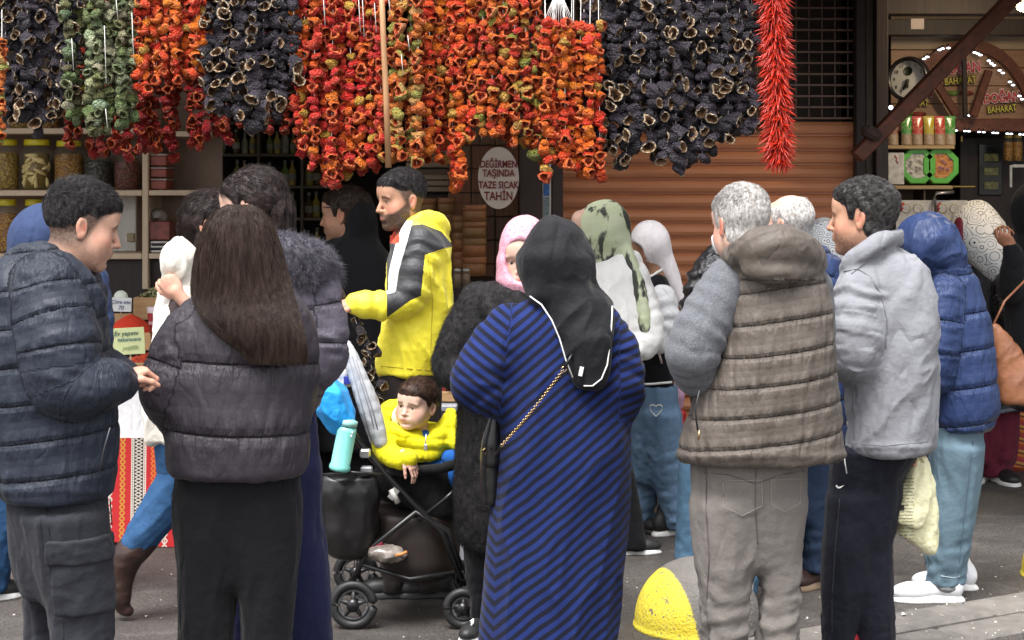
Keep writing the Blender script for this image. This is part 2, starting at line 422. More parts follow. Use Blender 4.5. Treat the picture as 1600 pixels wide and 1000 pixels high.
        ob = mesh(name, s.w(P), F, mat, s.p, s.base)
        # strands
        rg_ = np.random.default_rng(int(abs(s.c[0]) * 1e4) + 3)
        cand = np.where((N[:, 2] > -.75) & (P[:, 2] > np.interp(P[:, 1], hl[0], hl[1]) + .002))[0]
        if n and len(cand):
            i = rg_.choice(cand, n); r0 = P[i]; nn = N[i]; tp = sst(r0[:, 2], .02, .09)
            L = length * (stub * .6 + (1 - stub * .6) * tp) * rg_.uniform(.6, 1.2, n)
            dr = cb - nn * (nn @ cb)[:, None]; dr /= np.linalg.norm(dr, axis=1)[:, None] + 1e-6
            dr = dr + .35 * rg_.normal(size=(n, 3)) + np.array([0, 0, up]) * tp[:, None]
            fr = sst(r0[:, 1], .03, .08) if comb[1] > .3 else 0 * r0[:, 1]; dr[:, 2] -= fr * .9; L = L * (1 - .55 * fr)
            dr -= nn * np.sum(dr * nn, 1)[:, None]; dr /= np.linalg.norm(dr, axis=1)[:, None]
            pts = [r0 - nn * .001]
            for k in (1, 2, 3): pts.append(r0 + dr * (L * k / 3)[:, None] + nn * (L * (lift * .8 * k / 3 - .30 * (k / 3) ** 2))[:, None])
            strands(name if False else 'hair_strand', [s.w(p) for p in pts], wid * s.sc, mat, ob, s.base)
        return ob
_EY = {}
def eyemat(c):
    if c in _EY: return _EY[c]
    m = NT('eye'); m.set(Roughness=.08); m.b.inputs['Specular IOR Level'].default_value = .6
    m.base(m.ramp(m.attr('r'), [(0, (.004, .004, .004)), (.19, (.004, .004, .004)), (.2, c), (.5, c), (.53, (.5, .45, .42)), (1, (.5, .42, .4))], 'LINEAR'))
    _EY[c] = m.m; return m.m
def strands(name, rows, wid, mat, parent, base, taper=True, join=None):
    "rows: list of (n,3) arrays, one per step along the strands; three-sided tapered tubes in one mesh"
    K = len(rows); n = len(rows[0]); R = np.stack(rows, 1)  # n,K,3
    T = np.gradient(R, axis=1); T /= np.linalg.norm(T, axis=2)[..., None] + 1e-9
    a = np.cross(T, np.array([.31, .83, .47])); a /= np.linalg.norm(a, axis=2)[..., None] + 1e-9; b = np.cross(T, a)
    w = (np.linspace(1, .25, K) if taper else np.ones(K))[None, :, None] * wid
    V = np.stack([R + w * (a * math.cos(t) + b * math.sin(t)) for t in (0, 2.094, 4.189)], 2)  # n,K,3,3
    P = V.reshape(-1, 3); idx = np.arange(n * K * 3).reshape(n, K, 3)
    F = np.stack([idx[:, :-1, :], np.roll(idx, -1, 2)[:, :-1, :], np.roll(idx, -1, 2)[:, 1:, :], idx[:, 1:, :]], -1).reshape(-1, 4)
    o = mesh(name, P, F, mat, parent, base); o['kind'] = 'stuff'; return o
def hairmat(name, c, c2=None, rough=.42, grey=0, scale=(60, 60, 60)):
    m = NT(name); m.set(Roughness=rough); m.b.inputs['Specular IOR Level'].default_value = .22
    n = m.noise(1, 4, m.scaled(scale)); c2 = c2 or tuple(v * 2.2 + .006 for v in c)
    m.base(m.ramp(n, [(.35, c), (.68, c2)])); m.bump(m.noise(1, 3, m.scaled(tuple(v * 2.6 for v in scale))), .0022); return m.m

# ------------------------------------------------------------------ hands: palm + five fingers, curl 0..1
def hand(person, base, wrist, fwd, palm_n, mat, side=1, curl=.5, scale=1.0, spread=1.0, pinch=False, name='hand'):
    """wrist position, fwd = direction wrist->knuckles, palm_n = direction the palm faces; side=+1: thumb on cross(fwd,palm_n)"""
    f = np.array(fwd, float); f /= np.linalg.norm(f); n = np.array(palm_n, float); n -= f * (n @ f); n /= np.linalg.norm(n); t = np.cross(f, n) * side
    M = np.stack([f, t, n], 1)
    u = [cone((-.03, 0, 0), (.02, 0, 0), .024, .026, .02), ell((.05, -.002, 0), (.045, .038, .0155), .015), ell((.03, .022, .008), (.03, .016, .014), .012)]
    lens = [(.043, .026, .021), (.047, .030, .023), (.044, .027, .022), (.034, .021, .019)]
    for i, Ls in enumerate(lens):
        y = .030 - i * .0195; p = np.array([.084 - abs(i - 1) * .004 - (i == 3) * .006, y, 0.]); a = 0; r = .0088 - .0006 * i
        u.append(cone((.03, y * .7, 0), p, .010, r, .008))
        cu = curl * (1.0 + .12 * i) if not pinch or i > 1 else curl * .9
        for j, L in enumerate(Ls):
            a += cu * (1.15, 1.35, .8)[j]
            d = np.array([math.cos(a), (.12 - .08 * i) * spread * math.cos(a), math.sin(a)]); q = p + d * L
            u.append(cone(p, q, r, r * .9, .0035)); p = q; r *= .92
    p = np.array([.018, .028, .006]); a = .9
    for j, L in enumerate((.040, .032, .026)):
        d = np.array([math.cos(.5 - curl * .1), math.sin(.5 - curl * .3 * j), .25 + curl * .45 * j]); d /= np.linalg.norm(d); q = p + d * L
        u.append(cone(p, q, .0125 - j * .0015, .011 - j * .0015, .006)); p = q
    V, lo = field(u, .0028); P, F = nets(V, lo, .0028); P = relax(P, F, 1)
    P = P * scale @ M.T + np.array(wrist)
    z = np.zeros(len(P)); return mesh(name, P, F, mat, person, base, attrs=dict(lip=z, dark=z, blush=.35 * np.clip(.5 + .5 * vn(P * 60), 0, 1)))

# ------------------------------------------------------------------ garments
def garment(name, prims, mat, person, base, h=.007, disp=None, attrs=None, it=1, **kw):
    V, lo = field(prims, h); P, F = nets(V, lo, h); P = relax(P, F, it); N = vnorm(P, F)
    if disp is not None: P = P + N * disp(P, N)[:, None]
    at = attrs(P, N) if attrs else None
    ob = mesh(name, P, F, mat, person, base, attrs=at, **kw); ob['_n'] = 0; del ob['_n']
    return ob, P, N, F
def RL(D, rows, k=.03, ry=None, p=2.4, op='u', rnd=.02):
    "loft from photo rows: (py, xl, xr[, ry[, dy]])"
    R = []
    for r in rows:
        py, xl, xr = r[:3]; c = W((xl + xr) / 2, py, D); rx = (xr - xl) / 2 / FPX * D
        R.append((c[2], c[0], D + (r[4] if len(r) > 4 else 0), rx, (r[3] if len(r) > 3 and r[3] else (ry or rx * .62))))
    return loft(R, k, op, p, rnd)
def CH(D, pts, k=.02, op='u', sy=1.0):
    "chain from photo points (px, py, dy, radius_px)"
    return chain([(*W(a, b, D + d), r / FPX * D) for a, b, d, r in pts], k, op, sy)
def EL(D, px, py, dd, rx, ry, rz, k=.02, op='u', rot=None): return ell(W(px, py, D + dd), (rx / FPX * D, ry, rz / FPX * D), k, op, rot)
def leg(D, rows, k=.02, p=2.1): return RL(D, rows, k, None, p)
def shoe(person, base, px, py, D, yaw, uppers, sole, L=.28, name='shoe', wd=1.0, lace=None):
    "py is where the sole meets the ground; yaw 0 points away from the camera, 90 to the left"
    c = W(px, py, D); c[2] = 0; R = np.array(Euler((0, 0, math.radians(yaw))).to_matrix())
    a = L / .28
    up = [cone((0, -.09, .055), (0, .07, .04), .037 * wd, .034 * wd, .02), ell((0, .07, .038), (.045 * wd, .075, .036), .02), ell((0, -.085, .065), (.036 * wd, .045, .055), .02), cone((0, -.07, .09), (0, -.06, .14), .036, .038, .02),
          Pr(lambda X, Y, Z: Z - .018, (-1, -1, -1), (1, 1, .018), .004, 's')]
    V, lo = field(up, .005); P, F = nets(V, lo, .005); P = relax(P, F, 1)
    o = mesh(name, (P * a) @ R.T + c, F, uppers, person, base)
    so = [ell((0, .055, .0), (.05 * wd, .095, .034), .01), ell((0, -.075, .0), (.04 * wd, .065, .038), .02), cone((0, -.08, .005), (0, .08, .005), .036 * wd, .04 * wd, .02),
          Pr(lambda X, Y, Z: Z - .0, (-1, -1, -1), (1, 1, .0), .003, 's')]
    V, lo = field(so, .005); P, F = nets(V, lo, .005); P = relax(P, F, 1)
    mesh('sole', (P * a) @ R.T + c, F, sole, o, base)
    return o
def tube(name, pts, r, mat, parent=None, base=(0, 0, 0), sides=8, closed=False, rr=None):
    P = np.array(pts, float); n = len(P); T = np.gradient(P, axis=0) if not closed else np.roll(P, -1, 0) - np.roll(P, 1, 0)
    T /= np.linalg.norm(T, axis=1)[:, None] + 1e-9
    ref = np.array([0, 0, 1.]) if abs(T[:, 2]).mean() < .8 else np.array([0, 1., 0])
    a = np.cross(T, ref); a /= np.linalg.norm(a, axis=1)[:, None] + 1e-9; b = np.cross(a, T)
    th = np.linspace(0, 2 * math.pi, sides, endpoint=False); rad = np.full(n, r) if rr is None else np.array(rr)
    V = P[:, None] + rad[:, None, None] * (a[:, None] * np.cos(th)[None, :, None] + b[:, None] * np.sin(th)[None, :, None])
    idx = np.arange(n * sides).reshape(n, sides)
    e = idx if closed else idx[:-1]; f = np.roll(idx, -1, 0) if closed else idx[1:]
    F = np.stack([e, np.roll(e, -1, 1), np.roll(f, -1, 1), f], -1).reshape(-1, 4)
    V = V.reshape(-1, 3); FL = [F]
    if not closed: 
        V = np.vstack([V, P[0], P[-1]]); m = n * sides
        FL.append(np.array([(m, (j + 1) % sides, j) for j in range(sides)] + [(m + 1, idx[-1, j], idx[-1, (j + 1) % sides]) for j in range(sides)]))
    return mesh(name, V, FL, mat, parent, base)
def boxmesh(name, lo, hi, mat, parent=None, base=(0, 0, 0), bev=.004, rot=None, piv=None):
    lo, hi = np.array(lo, float), np.array(hi, float); d = hi - lo; b = min(bev, d.min() * .45)
    V = []; 
    for sx in (0, 1):
        for sy in (0, 1):
            for sz in (0, 1):
                c = lo + d * (sx, sy, sz); s = np.array([1 - 2 * sx, 1 - 2 * sy, 1 - 2 * sz]) * b
                V += [c + s * (0, 1, 1), c + s * (1, 0, 1), c + s * (1, 1, 0)]
    V = np.array(V); I = lambda a, b_, c, k: (a * 4 + b_ * 2 + c) * 3 + k
    Q = []
    for k in range(3):
        for s in (0, 1):
            o = [i for i in range(3) if i != k]; q = []
            for (u, w) in ((0, 0), (1, 0), (1, 1), (0, 1)):
                t = [0, 0, 0]; t[k] = s; t[o[0]] = u; t[o[1]] = w; q.append(I(*t, k))
            if (s == 0) ^ (k == 1): q = q[::-1]
            Q.append(q)
    for k in range(3):
        o = [i for i in range(3) if i != k]
        for u in (0, 1):
            for w in (0, 1):
                t0 = [0, 0, 0]; t0[o[0]] = u; t0[o[1]] = w; t1 = list(t0); t1[k] = 1
                q = [I(*t0, o[0]), I(*t0, o[1]), I(*t1, o[1]), I(*t1, o[0])]
                Q.append(q)
    T = [[I(a, b_, c, k) for k in range(3)] for a in (0, 1) for b_ in (0, 1) for c in (0, 1)]
    Q = np.array(Q); T = np.array(T); cen = (lo + hi) / 2
    def fix(F):
        n = np.cross(V[F[:, 1]] - V[F[:, 0]], V[F[:, 2]] - V[F[:, 0]]); m = np.sum(n * (V[F].mean(1) - cen), 1) < 0; F[m] = F[m][:, ::-1]; return F
    Q, T = fix(Q), fix(T)
    if rot is not None:
        R = np.array(Euler([math.radians(v) for v in rot]).to_matrix()); pv = np.array(piv if piv is not None else cen); V = (V - pv) @ R.T + pv
    return mesh(name, V, [Q, T], mat, parent, base, smooth=False)
def beam(name, a, b, w, d, mat, parent=None, base=(0, 0, 0), up=(0, 0, 1), bev=.006):
    "square timber between two points"
    a, b = np.array(a, float), np.array(b, float); t = b - a; L = np.linalg.norm(t); t /= L
    s = np.cross(t, up); s /= np.linalg.norm(s); u = np.cross(s, t)
    o = boxmesh(name, (0, -w / 2, -d / 2), (L, w / 2, d / 2), mat, parent, (0, 0, 0), bev)
    me = o.data; n = len(me.vertices); co = np.empty(n * 3, np.float32); me.vertices.foreach_get('co', co); co = co.reshape(-1, 3)
    co = a + co[:, :1] * t + co[:, 1:2] * s + co[:, 2:] * u - np.array(base)
    me.vertices.foreach_set('co', co.astype(np.float32).ravel()); me.update(); return o
def lathe(name, prof, mat, parent=None, base=(0, 0, 0), seg=24, at=(0, 0, 0), sm=True, M=None):
    "prof rows (r, z) from bottom to top"
    pr = np.array(prof, float); th = np.linspace(0, 2 * math.pi, seg, endpoint=False)
    V = np.stack([pr[:, None, 0] * np.cos(th), pr[:, None, 0] * np.sin(th), np.repeat(pr[:, 1:], seg, 1)], -1).reshape(-1, 3)
    idx = np.arange(len(pr) * seg).reshape(-1, seg); e, f = idx[:-1], idx[1:]
    F = np.stack([e, np.roll(e, -1, 1), np.roll(f, -1, 1), f], -1).reshape(-1, 4)
    if M is not None: V = V @ np.array(M).T
    return mesh(name, V + np.array(at), F, mat, parent, base, smooth=sm)
def text(name, s, size, loc, mat, parent, base=(0, 0, 0), rz=0, ext=.001, sx=1.0, align='CENTER', bold=0, shear=0, rx=90):
    c = bpy.data.curves.new(name, 'FONT'); c.body = s; c.size = size; c.align_x = align; c.align_y = 'CENTER'; c.extrude = ext; c.offset = bold; c.shear = shear
    c.resolution_u = 3; c.materials.append(mat); o = bpy.data.objects.new(name, c); COL.objects.link(o)
    me = bpy.data.meshes.new_from_object(o.evaluated_get(bpy.context.evaluated_depsgraph_get())); me.materials.clear(); me.materials.append(mat); bpy.data.objects.remove(o); bpy.data.curves.remove(c)
    o = bpy.data.objects.new(name, me); COL.objects.link(o)
    o.location = np.array(loc) - np.array(base); o.rotation_euler = (math.radians(rx), 0, math.radians(rz)); o.scale = (sx, 1, 1); o.parent = parent
    return o
# quilting and creases
def puff(t, per, amp, n=2.6): f = t / per - np.floor(t / per); return amp * (1 - np.abs(2 * f - 1) ** n) - amp * .5
def stitch(name, P, N, pts, mat, parent, base, r=.0014, dense=5, off=.0008):
    "a seam that follows the surface facing the street along a line given in photo points"
    x, y = 800 + P[:, 0] / P[:, 1] * FPX, HZ + (CAMZ - P[:, 2]) / P[:, 1] * FPX; m = N[:, 1] < .15; x, y, q = x[m], y[m], P[m, 1]; out = []
    for i in range(len(pts) - 1):
        n = max(2, int(math.hypot(pts[i + 1][0] - pts[i][0], pts[i + 1][1] - pts[i][1]) / dense))
        for t in np.arange(n) / n: out.append((pts[i][0] + (pts[i + 1][0] - pts[i][0]) * t, pts[i][1] + (pts[i + 1][1] - pts[i][1]) * t))
    out.append(pts[-1]); res = []
    for a, b in out:
        d = (x - a) ** 2 + (y - b) ** 2; c = np.where(d < 64)[0]
        if len(c) < 3: continue
        mn = q[c].min(); c = c[q[c] < mn + .03]; w = 1 / (d[c] + 1); res.append((a, b, (q[c] * w).sum() / w.sum()))
    if len(res) < 3: return None
    dd = np.array([r_[2] for r_ in res]); dd[1:-1] = (dd[:-2] + dd[1:-1] + dd[2:]) / 3
    return tube(name, [W(a, b, e - off) for (a, b, _), e in zip(res, dd)], r, mat, parent, base, 5)
def person(label, px, D, group=None):
    b = W(px, 280, D); b[2] = 0
    return thing('person', label, 'person', b, group), b
# ================================================================== SETTING
def groundmat():
    m = NT('asphalt'); m.set(Roughness=.78); m.b.inputs['Specular IOR Level'].default_value = .35
    n1 = m.noise(1.6, 5); n2 = m.noise(90, 4, rough=.7); n3 = m.noise(9, 5)
    c = m.ramp(n1, [(.3, (.085, .074, .068)), (.7, (.175, .155, .14))])
    c = m.mix(m.ramp(n2, [(.38, (.95, .95, .95)), (.58, (0, 0, 0))]), c, (.04, .036, .034)); c = m.mix(m.ramp(m.noise(38, 5, rough=.7), [(.5, (0, 0, 0)), (.62, (.6, .6, .6))]), c, (.055, .048, .044)); c = m.mix(m.ramp(n3, [(.55, (0, 0, 0)), (.75, (.5, .5, .5))]), c, (.2, .185, .17))
    v = m.n('TexVoronoi'); v.inputs['Scale'].default_value = 55; m.l(m.co(), v.inputs['Vector'])
    c = m.mix(m.ramp(v.outputs['Distance'], [(.0, (.55, .55, .55)), (.16, (0, 0, 0))]), c, (.3, .28, .26)); c = m.mix(m.ramp(m.noise(2.7, 5, rough=.65), [(.54, (0, 0, 0)), (.66, (.55, .55, .55))]), c, (.05, .043, .04)); m.base(c)
    wv = m.n('TexWave', wave_type='BANDS', bands_direction='Y'); wv.inputs['Scale'].default_value = 3.3; wv.inputs['Distortion'].default_value = 5; wv.inputs['Detail'].default_value = 4; wv.inputs['Detail Scale'].default_value = 1.6
    m.l(m.co(), wv.inputs['Vector'])
    b = m.bump(m.ramp(wv.outputs['Fac'], [(.0, (0, 0, 0)), (.14, (1, 1, 1))]), .003, .4); b = m.bump(n2, .014, 1, b); m.bump(n3, .01, .4, b)
    m.l(m.ramp(n1, [(.4, (.6, .6, .6)), (.7, (.85, .85, .85))]), m.b.inputs['Roughness']); return m.m
gm = groundmat()
g = mesh('ground', np.array([(-60, -60, 0), (60, -60, 0), (60, 90, 0), (-60, 90, 0)], float), np.array([[0, 1, 2, 3]]), gm, smooth=False); tag(g, kind='structure')
# kerb stones set in two rows, bottom right
km = plain('kerb_concrete', (.17, .155, .14), .85, scale=14, bump=.004, bs=120, var=.22)
kerb = thing('kerb', None, None, (0, 0, 0)); kerb['kind'] = 'structure'
k0 = np.array([-.9, 5.23]); kd = np.array([.864, .504]); kn = np.array([.504, -.864])
for row, (o0, wdt) in enumerate(((.0, .2), (.215, .19))):
    for i in range(9):
        L = .62; a = k0 + kd * (i * L + row * .27 + .006) + kn * (o0 + .004); hgt = .022 - .010 * row + .003 * math.sin(i * 2.3)
        b = boxmesh('kerb_stone', (0, -wdt, -.05), (L - .014, 0, hgt), km, kerb, bev=.012, rot=(0, 0, math.degrees(math.atan2(kd[1], kd[0]))), piv=(0, 0, 0))
        b.location = (a[0], a[1], 0)
# litter: seed shells, cigarette ends, crumbs
P = []; F = []
for i in range(800):
    x = random.uniform(-2.4, 2.6); y = random.uniform(5.4, 10)
    if i < 260: x = random.uniform(.6, 2.4); y = random.uniform(5.7, 7.3)
    s = random.uniform(.0025, .008) * (2.2 if i % 17 == 0 else 1); a = random.uniform(0, 6.28); c, d = math.cos(a) * s, math.sin(a) * s; z = .027 if (np.array([x, y]) - k0) @ kn > 0 else .004
    w = random.uniform(.3, .8); n = len(P)
    P += [(x + c, y + d, z), (x - d * w, y + c * w, z + s * .7), (x - c, y - d, z), (x + d * w, y - c * w, z + s * .3)]; F += [(n, n + 1, n + 2, n + 3)]
tag(mesh('litter', np.array(P), np.array(F), plain('litter_paper', (.62, .57, .5), .8), smooth=False), kind='stuff')
# striped concrete dome (traffic bollard)
c = W(1090, 1018, 6.5); c[2] = 0
bo = thing('bollard', 'low rounded concrete bollard with a chipped yellow band behind the grey trousers', 'bollard', c)
m = NT('painted_concrete'); m.set(Roughness=.75)
at = m.attr('band'); chip = m.math('GREATER_THAN', m.noise(26, 6, rough=.75), .38)
spk = m.math('GREATER_THAN', m.noise(120, 3), .36)
cc = m.mix(m.noise(20, 4), (.12, .11, .1), (.19, .175, .16)); m.base(m.mix(m.math('MULTIPLY', m.math('MULTIPLY', at, chip), spk), cc, m.mix(m.noise(8, 4), (.72, .56, .025), (.85, .7, .08)))); m.bump(m.noise(90, 4), .006)
V, lo = field([ell((0, 0, -.02), (.19, .19, .205), .02), cone((0, 0, .02), (0, 0, 0), .24, .25, .03), Pr(lambda X, Y, Z: Z + .002, (-1, -1, -1), (1, 1, -.002), .01, 's')], .006)
P, F = nets(V, lo, .006); P = relax(P, F, 1); ph = P[:, 0] * .93 + P[:, 1] * .3 + .5 * (P[:, 2] - .1) * .3
mesh('dome', P + c, F, m.m, bo, c, attrs=dict(band=1.0 * (1 - sst(ph, -.108, -.102))))
c = W(1678, 915, 7.3); c[2] = 0
bo = thing('bollard', 'yellow painted concrete bollard cut off by the right edge of the picture', 'bollard', c)
mesh('dome', P * .9 + c, F, m.m, bo, c, attrs=dict(band=sst(-P[:, 0], -.05, -.045)))

# ---------------------------------------------------------------- wood, walls
def woodmat(name, c, c2, sc=(2, 2, 30), rough=.6, spec=.4):
    m = NT(name); m.set(Roughness=rough); m.b.inputs['Specular IOR Level'].default_value = spec
    n = m.noise(2, 6, m.scaled(sc), .6); m.base(m.ramp(n, [(.3, c), (.7, c2)])); m.bump(n, .002); return m.m
darkwood = woodmat('dark_wood', (.018, .012, .012), (.035, .022, .02), (20, 20, 2))
redwood = woodmat('red_brown_wood', (.06, .017, .009), (.15, .042, .018), (12, 12, 12))
palewood = woodmat('pale_board', (.30, .22, .15), (.40, .30, .2), (2, 6, 30))
shelfmat = plain('beige_melamine', (.56, .42, .29), .45, var=.06, scale=8)
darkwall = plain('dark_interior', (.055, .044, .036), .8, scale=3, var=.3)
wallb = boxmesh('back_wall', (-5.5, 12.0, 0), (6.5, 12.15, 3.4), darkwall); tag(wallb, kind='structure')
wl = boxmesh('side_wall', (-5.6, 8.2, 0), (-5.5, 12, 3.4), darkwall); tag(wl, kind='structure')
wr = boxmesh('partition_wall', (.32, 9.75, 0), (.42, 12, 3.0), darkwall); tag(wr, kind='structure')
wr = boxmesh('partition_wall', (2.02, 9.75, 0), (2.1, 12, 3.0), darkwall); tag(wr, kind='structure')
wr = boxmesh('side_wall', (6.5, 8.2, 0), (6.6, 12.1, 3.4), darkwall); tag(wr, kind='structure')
roof = thing('awning_roof', 'dark timber awning roof over the shop fronts', 'roof', (0, 9, 2.8)); 
for i in range(17): boxmesh('roof_board', (-5.6 + i * .72, 7.62, 2.86 + .006 * (i % 2)), (-5.6 + i * .72 + .714, 12.1, 2.885 + .006 * (i % 2)), darkwood, roof, (0, 9, 2.8))
boxmesh('fascia', (-5.6, 7.55, 2.72), (6.6, 7.61, 2.95), darkwood, roof, (0, 9, 2.8))
for i in range(8): boxmesh('rafter', (-4.9 + i * 1.55, 7.62, 2.76), (-4.82 + i * 1.55, 12, 2.855), darkwood, roof, (0, 9, 2.8))

# ---------------------------------------------------------------- roller shutter
SD = 9.6
sm_ = NT('shutter_paint'); sm_.set(Roughness=.42); n = sm_.noise(1, 5, sm_.scaled((1.2, 1, 30)), .6)
sm_.base(sm_.ramp(n, [(.3, (.52, .20, .09)), (.75, (.70, .30, .15))])); sm_.bump(sm_.noise(30, 3), .001)
shut = thing('roller_shutter', 'closed orange brown metal roller shutter behind the white haired man', 'shutter', W(1105, 280, SD) * (1, 1, 0))
sb = W(1105, 280, SD) * (1, 1, 0); xl, xr = W(872, 0, SD)[0], W(1342, 0, SD)[0]
zt = W(0, 190, SD)[2]; ph_ = .0815; k = 0; z = zt
prof = [(0, 0), (.0, .012), (-.026, .014), (-.034, .034), (-.026, .058), (-.008, .078), (.006, .0815), (.01, .0815), (.01, 0)]
while z > .0:
    z -= ph_; V = []
    for x in (xl, xr): V += [(x, SD + a, z + b) for a, b in prof]
    n = len(prof); F = [np.array([(i, (i + 1) % n, n + (i + 1) % n, n + i) for i in range(n)])]
    mesh('slat', np.array(V), F, sm_.m, shut, sb, smooth=False)
boxmesh('bottom_rail', (xl, SD - .02, 0), (xr, SD + .02, max(z, .03)), darkwood, shut, sb)
gr_ = plain('grille_steel', (.16, .10, .08), .5, .5)
zt += .012
for i in range(12): boxmesh('grille_bar', (xl, SD - .012, zt + i * .062), (xr, SD + .012, zt + i * .062 + .014), gr_, shut, sb, .003)
tl = [boxmesh('grille_bar', (xl + .02 + i * .073, SD - .003, zt), (xl + .02 + i * .073 + .008, SD + .003, zt + .7), gr_, shut, sb, .002) for i in range(23)]
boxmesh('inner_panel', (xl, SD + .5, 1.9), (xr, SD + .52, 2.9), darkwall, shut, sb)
for (a, b, D, mt) in ((1338, 1353, 9.45, darkwood), (1353, 1369, 9.5, woodmat('old_pale_wood', (.09, .07, .05), (.17, .13, .09), (20, 20, 2))), (1369, 1388, 9.4, darkwood), (812, 846, 9.3, plain('brown_post', (.05, .03, .025), .5)), (862, 880, 9.35, plain('brown_post', (.05, .03, .025)))):
    xa, xb = W(a, 0, D)[0], W(b, 0, D)[0]; o = boxmesh('post', (xa, D, 0), (xb, D + .09, 2.85), mt, base=((xa + xb) / 2, D, 0)); o.location = ((xa + xb) / 2, D, 0)
    lab = {1338: 'dark timber post along the right edge of the brown shutter', 1353: 'pale weathered timber post between two dark posts', 1369: 'dark timber post carrying the foot of the diagonal brace', 812: 'dark brown post just right of the oval sign', 862: 'narrow dark brown post at the left edge of the shutter'}[a]
    tag(o, lab, 'post')
# white blue poster strip beside the shutter
D = 9.32; xa, xb = W(847, 0, D)[0], W(861, 0, D)[0]
pb = W(854, 340, D); po = thing('poster_strip', 'narrow white and blue poster strip between two brown posts', 'poster', pb)
boxmesh('board', (xa, D, W(0, 600, D)[2]), (xb, D + .02, W(0, 255, D)[2]), plain('poster_white', (.55, .55, .52), .5), po, pb)
for y0, y1, c in ((275, 306, (.04, .14, .42)), (308, 345, (.2, .24, .26)), (360, 400, (.09, .12, .16)), (420, 470, (.04, .14, .42))):
    boxmesh('printed_panel', (xa + .008, D - .004, W(0, y1, D)[2]), (xb - .01, D + .001, W(0, y0, D)[2]), plain('poster_ink%d' % y0, c, .5, var=.5, scale=60), po, pb, .001)

# ---------------------------------------------------------------- oval sign
D = 9.1; c = W(779, 278, D); sg = thing('oval_sign', 'oval cream shop sign reading TAZE SICAK TAHİN in dark red', 'sign', c)
th = np.linspace(0, 2 * math.pi, 48, endpoint=False); rx, rz = 32 / FPX * D, 48.5 / FPX * D
o = np.stack([np.cos(th) * rx, 0 * th, np.sin(th) * rz], 1); V = np.vstack([o + c + (0, -.006, 0), o * 1.0 + c + (0, .01, 0)])
F = [np.array([(i, (i + 1) % 48, 48 + (i + 1) % 48, 48 + i) for i in range(48)]), np.arange(48)[None, ::-1], 48 + np.arange(48)[None]]
sgm = plain('sign_cream', (.72, .62, .54), .5, var=.05); mesh('board', V, F, sgm, sg, c, smooth=False)
ink = plain('dark_red_ink', (.22, .02, .03), .5, var=.05)
for s, y, sz in (('DEĞİRMEN', 257, 15.5), ('TAŞINDA', 271, 15.5), ('TAZE SICAK', 289.5, 15.5), ('TAHİN', 307, 19)):
    text('lettering', s, sz / FPX * D, W(779, y, D) + (0, -.009, 0), ink, sg, c, sx=.74, bold=.0012)

# ---------------------------------------------------------------- wall tiles behind the sign
D = 9.7; tb = W(780, 400, D); tw = thing('tiled_wall', 'brown wood look tiled wall behind the oval sign', 'wall', tb * (1, 1, 0))
tmt = [woodmat('brown_tile_%d' % i, (.10 + .02 * i, .05, .022), (.19 + .02 * i, .10, .05), (30, 30, 3), .4) for i in range(3)]
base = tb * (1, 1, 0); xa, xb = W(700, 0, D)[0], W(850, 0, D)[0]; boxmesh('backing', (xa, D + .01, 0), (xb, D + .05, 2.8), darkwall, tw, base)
tsz = .135
for i in range(int((xb - xa) / tsz) + 1):
    for j in range(13):
        boxmesh('tile', (xa + i * tsz, D - .004 * random.random(), .95 + j * tsz), (xa + i * tsz + tsz - .005, D + .009, .95 + j * tsz + tsz - .005), random.choice(tmt), tw, base, .003)

# ---------------------------------------------------------------- beige shelving unit with jars
D = 9.3; ub = np.array([W(80, 0, D)[0], D, 0]); un = thing('shelving_unit', 'beige open shelving unit filled with jars at the left of the shop', 'shelf', ub)
X = lambda px, D_=D: W(px, 0, D_)[0]
Z = lambda py, D_=D: W(0, py, D_)[2]
boxmesh('back_panel', (X(-120), D + .36, .9), (X(330), D + .38, 2.75), plain('unit_back', (.26, .18, .13), .6), un, ub)
for py in (107, 200, 297, 396): boxmesh('shelf_board', (X(-120), D, Z(py) - .032), (X(222), D + .36, Z(py)), shelfmat, un, ub)
for py in (205, 297, 396): boxmesh('shelf_board', (X(232), D + .002, Z(py) - .03), (X(330), D + .36, Z(py)), shelfmat, un, ub)
for a in (222, ): boxmesh('divider', (X(a) + .001, D - .003, 1.1), (X(a + 10) - .001, D + .36, 2.7), shelfmat, un, ub)
boxmesh('divider', (X(-120) - .03, D - .003, 1.1), (X(-120) - .001, D + .36, 2.7), shelfmat, un, ub)
boxmesh('white_panel', (X(160), D + .2, Z(396) + .002), (X(200), D + .24, Z(305)), plain('off_white_panel', (.42, .40, .36), .5), un, ub)
boxmesh('socket', (X(186), D + .185, Z(380)), (X(198), D + .199, Z(366)), plain('socket_brass', (.25, .19, .1), .4), un, ub)
glass = NT('jar_glass'); glass.set(Roughness=.06, Alpha=.12); glass.b.inputs['Base Color'].default_value = (.3, .28, .2, 1); glass.b.inputs['Specular IOR Level'].default_value = .8; glass = glass.m
lidy = plain('yellow_lid', (.62, .52, .02), .35, var=.05)
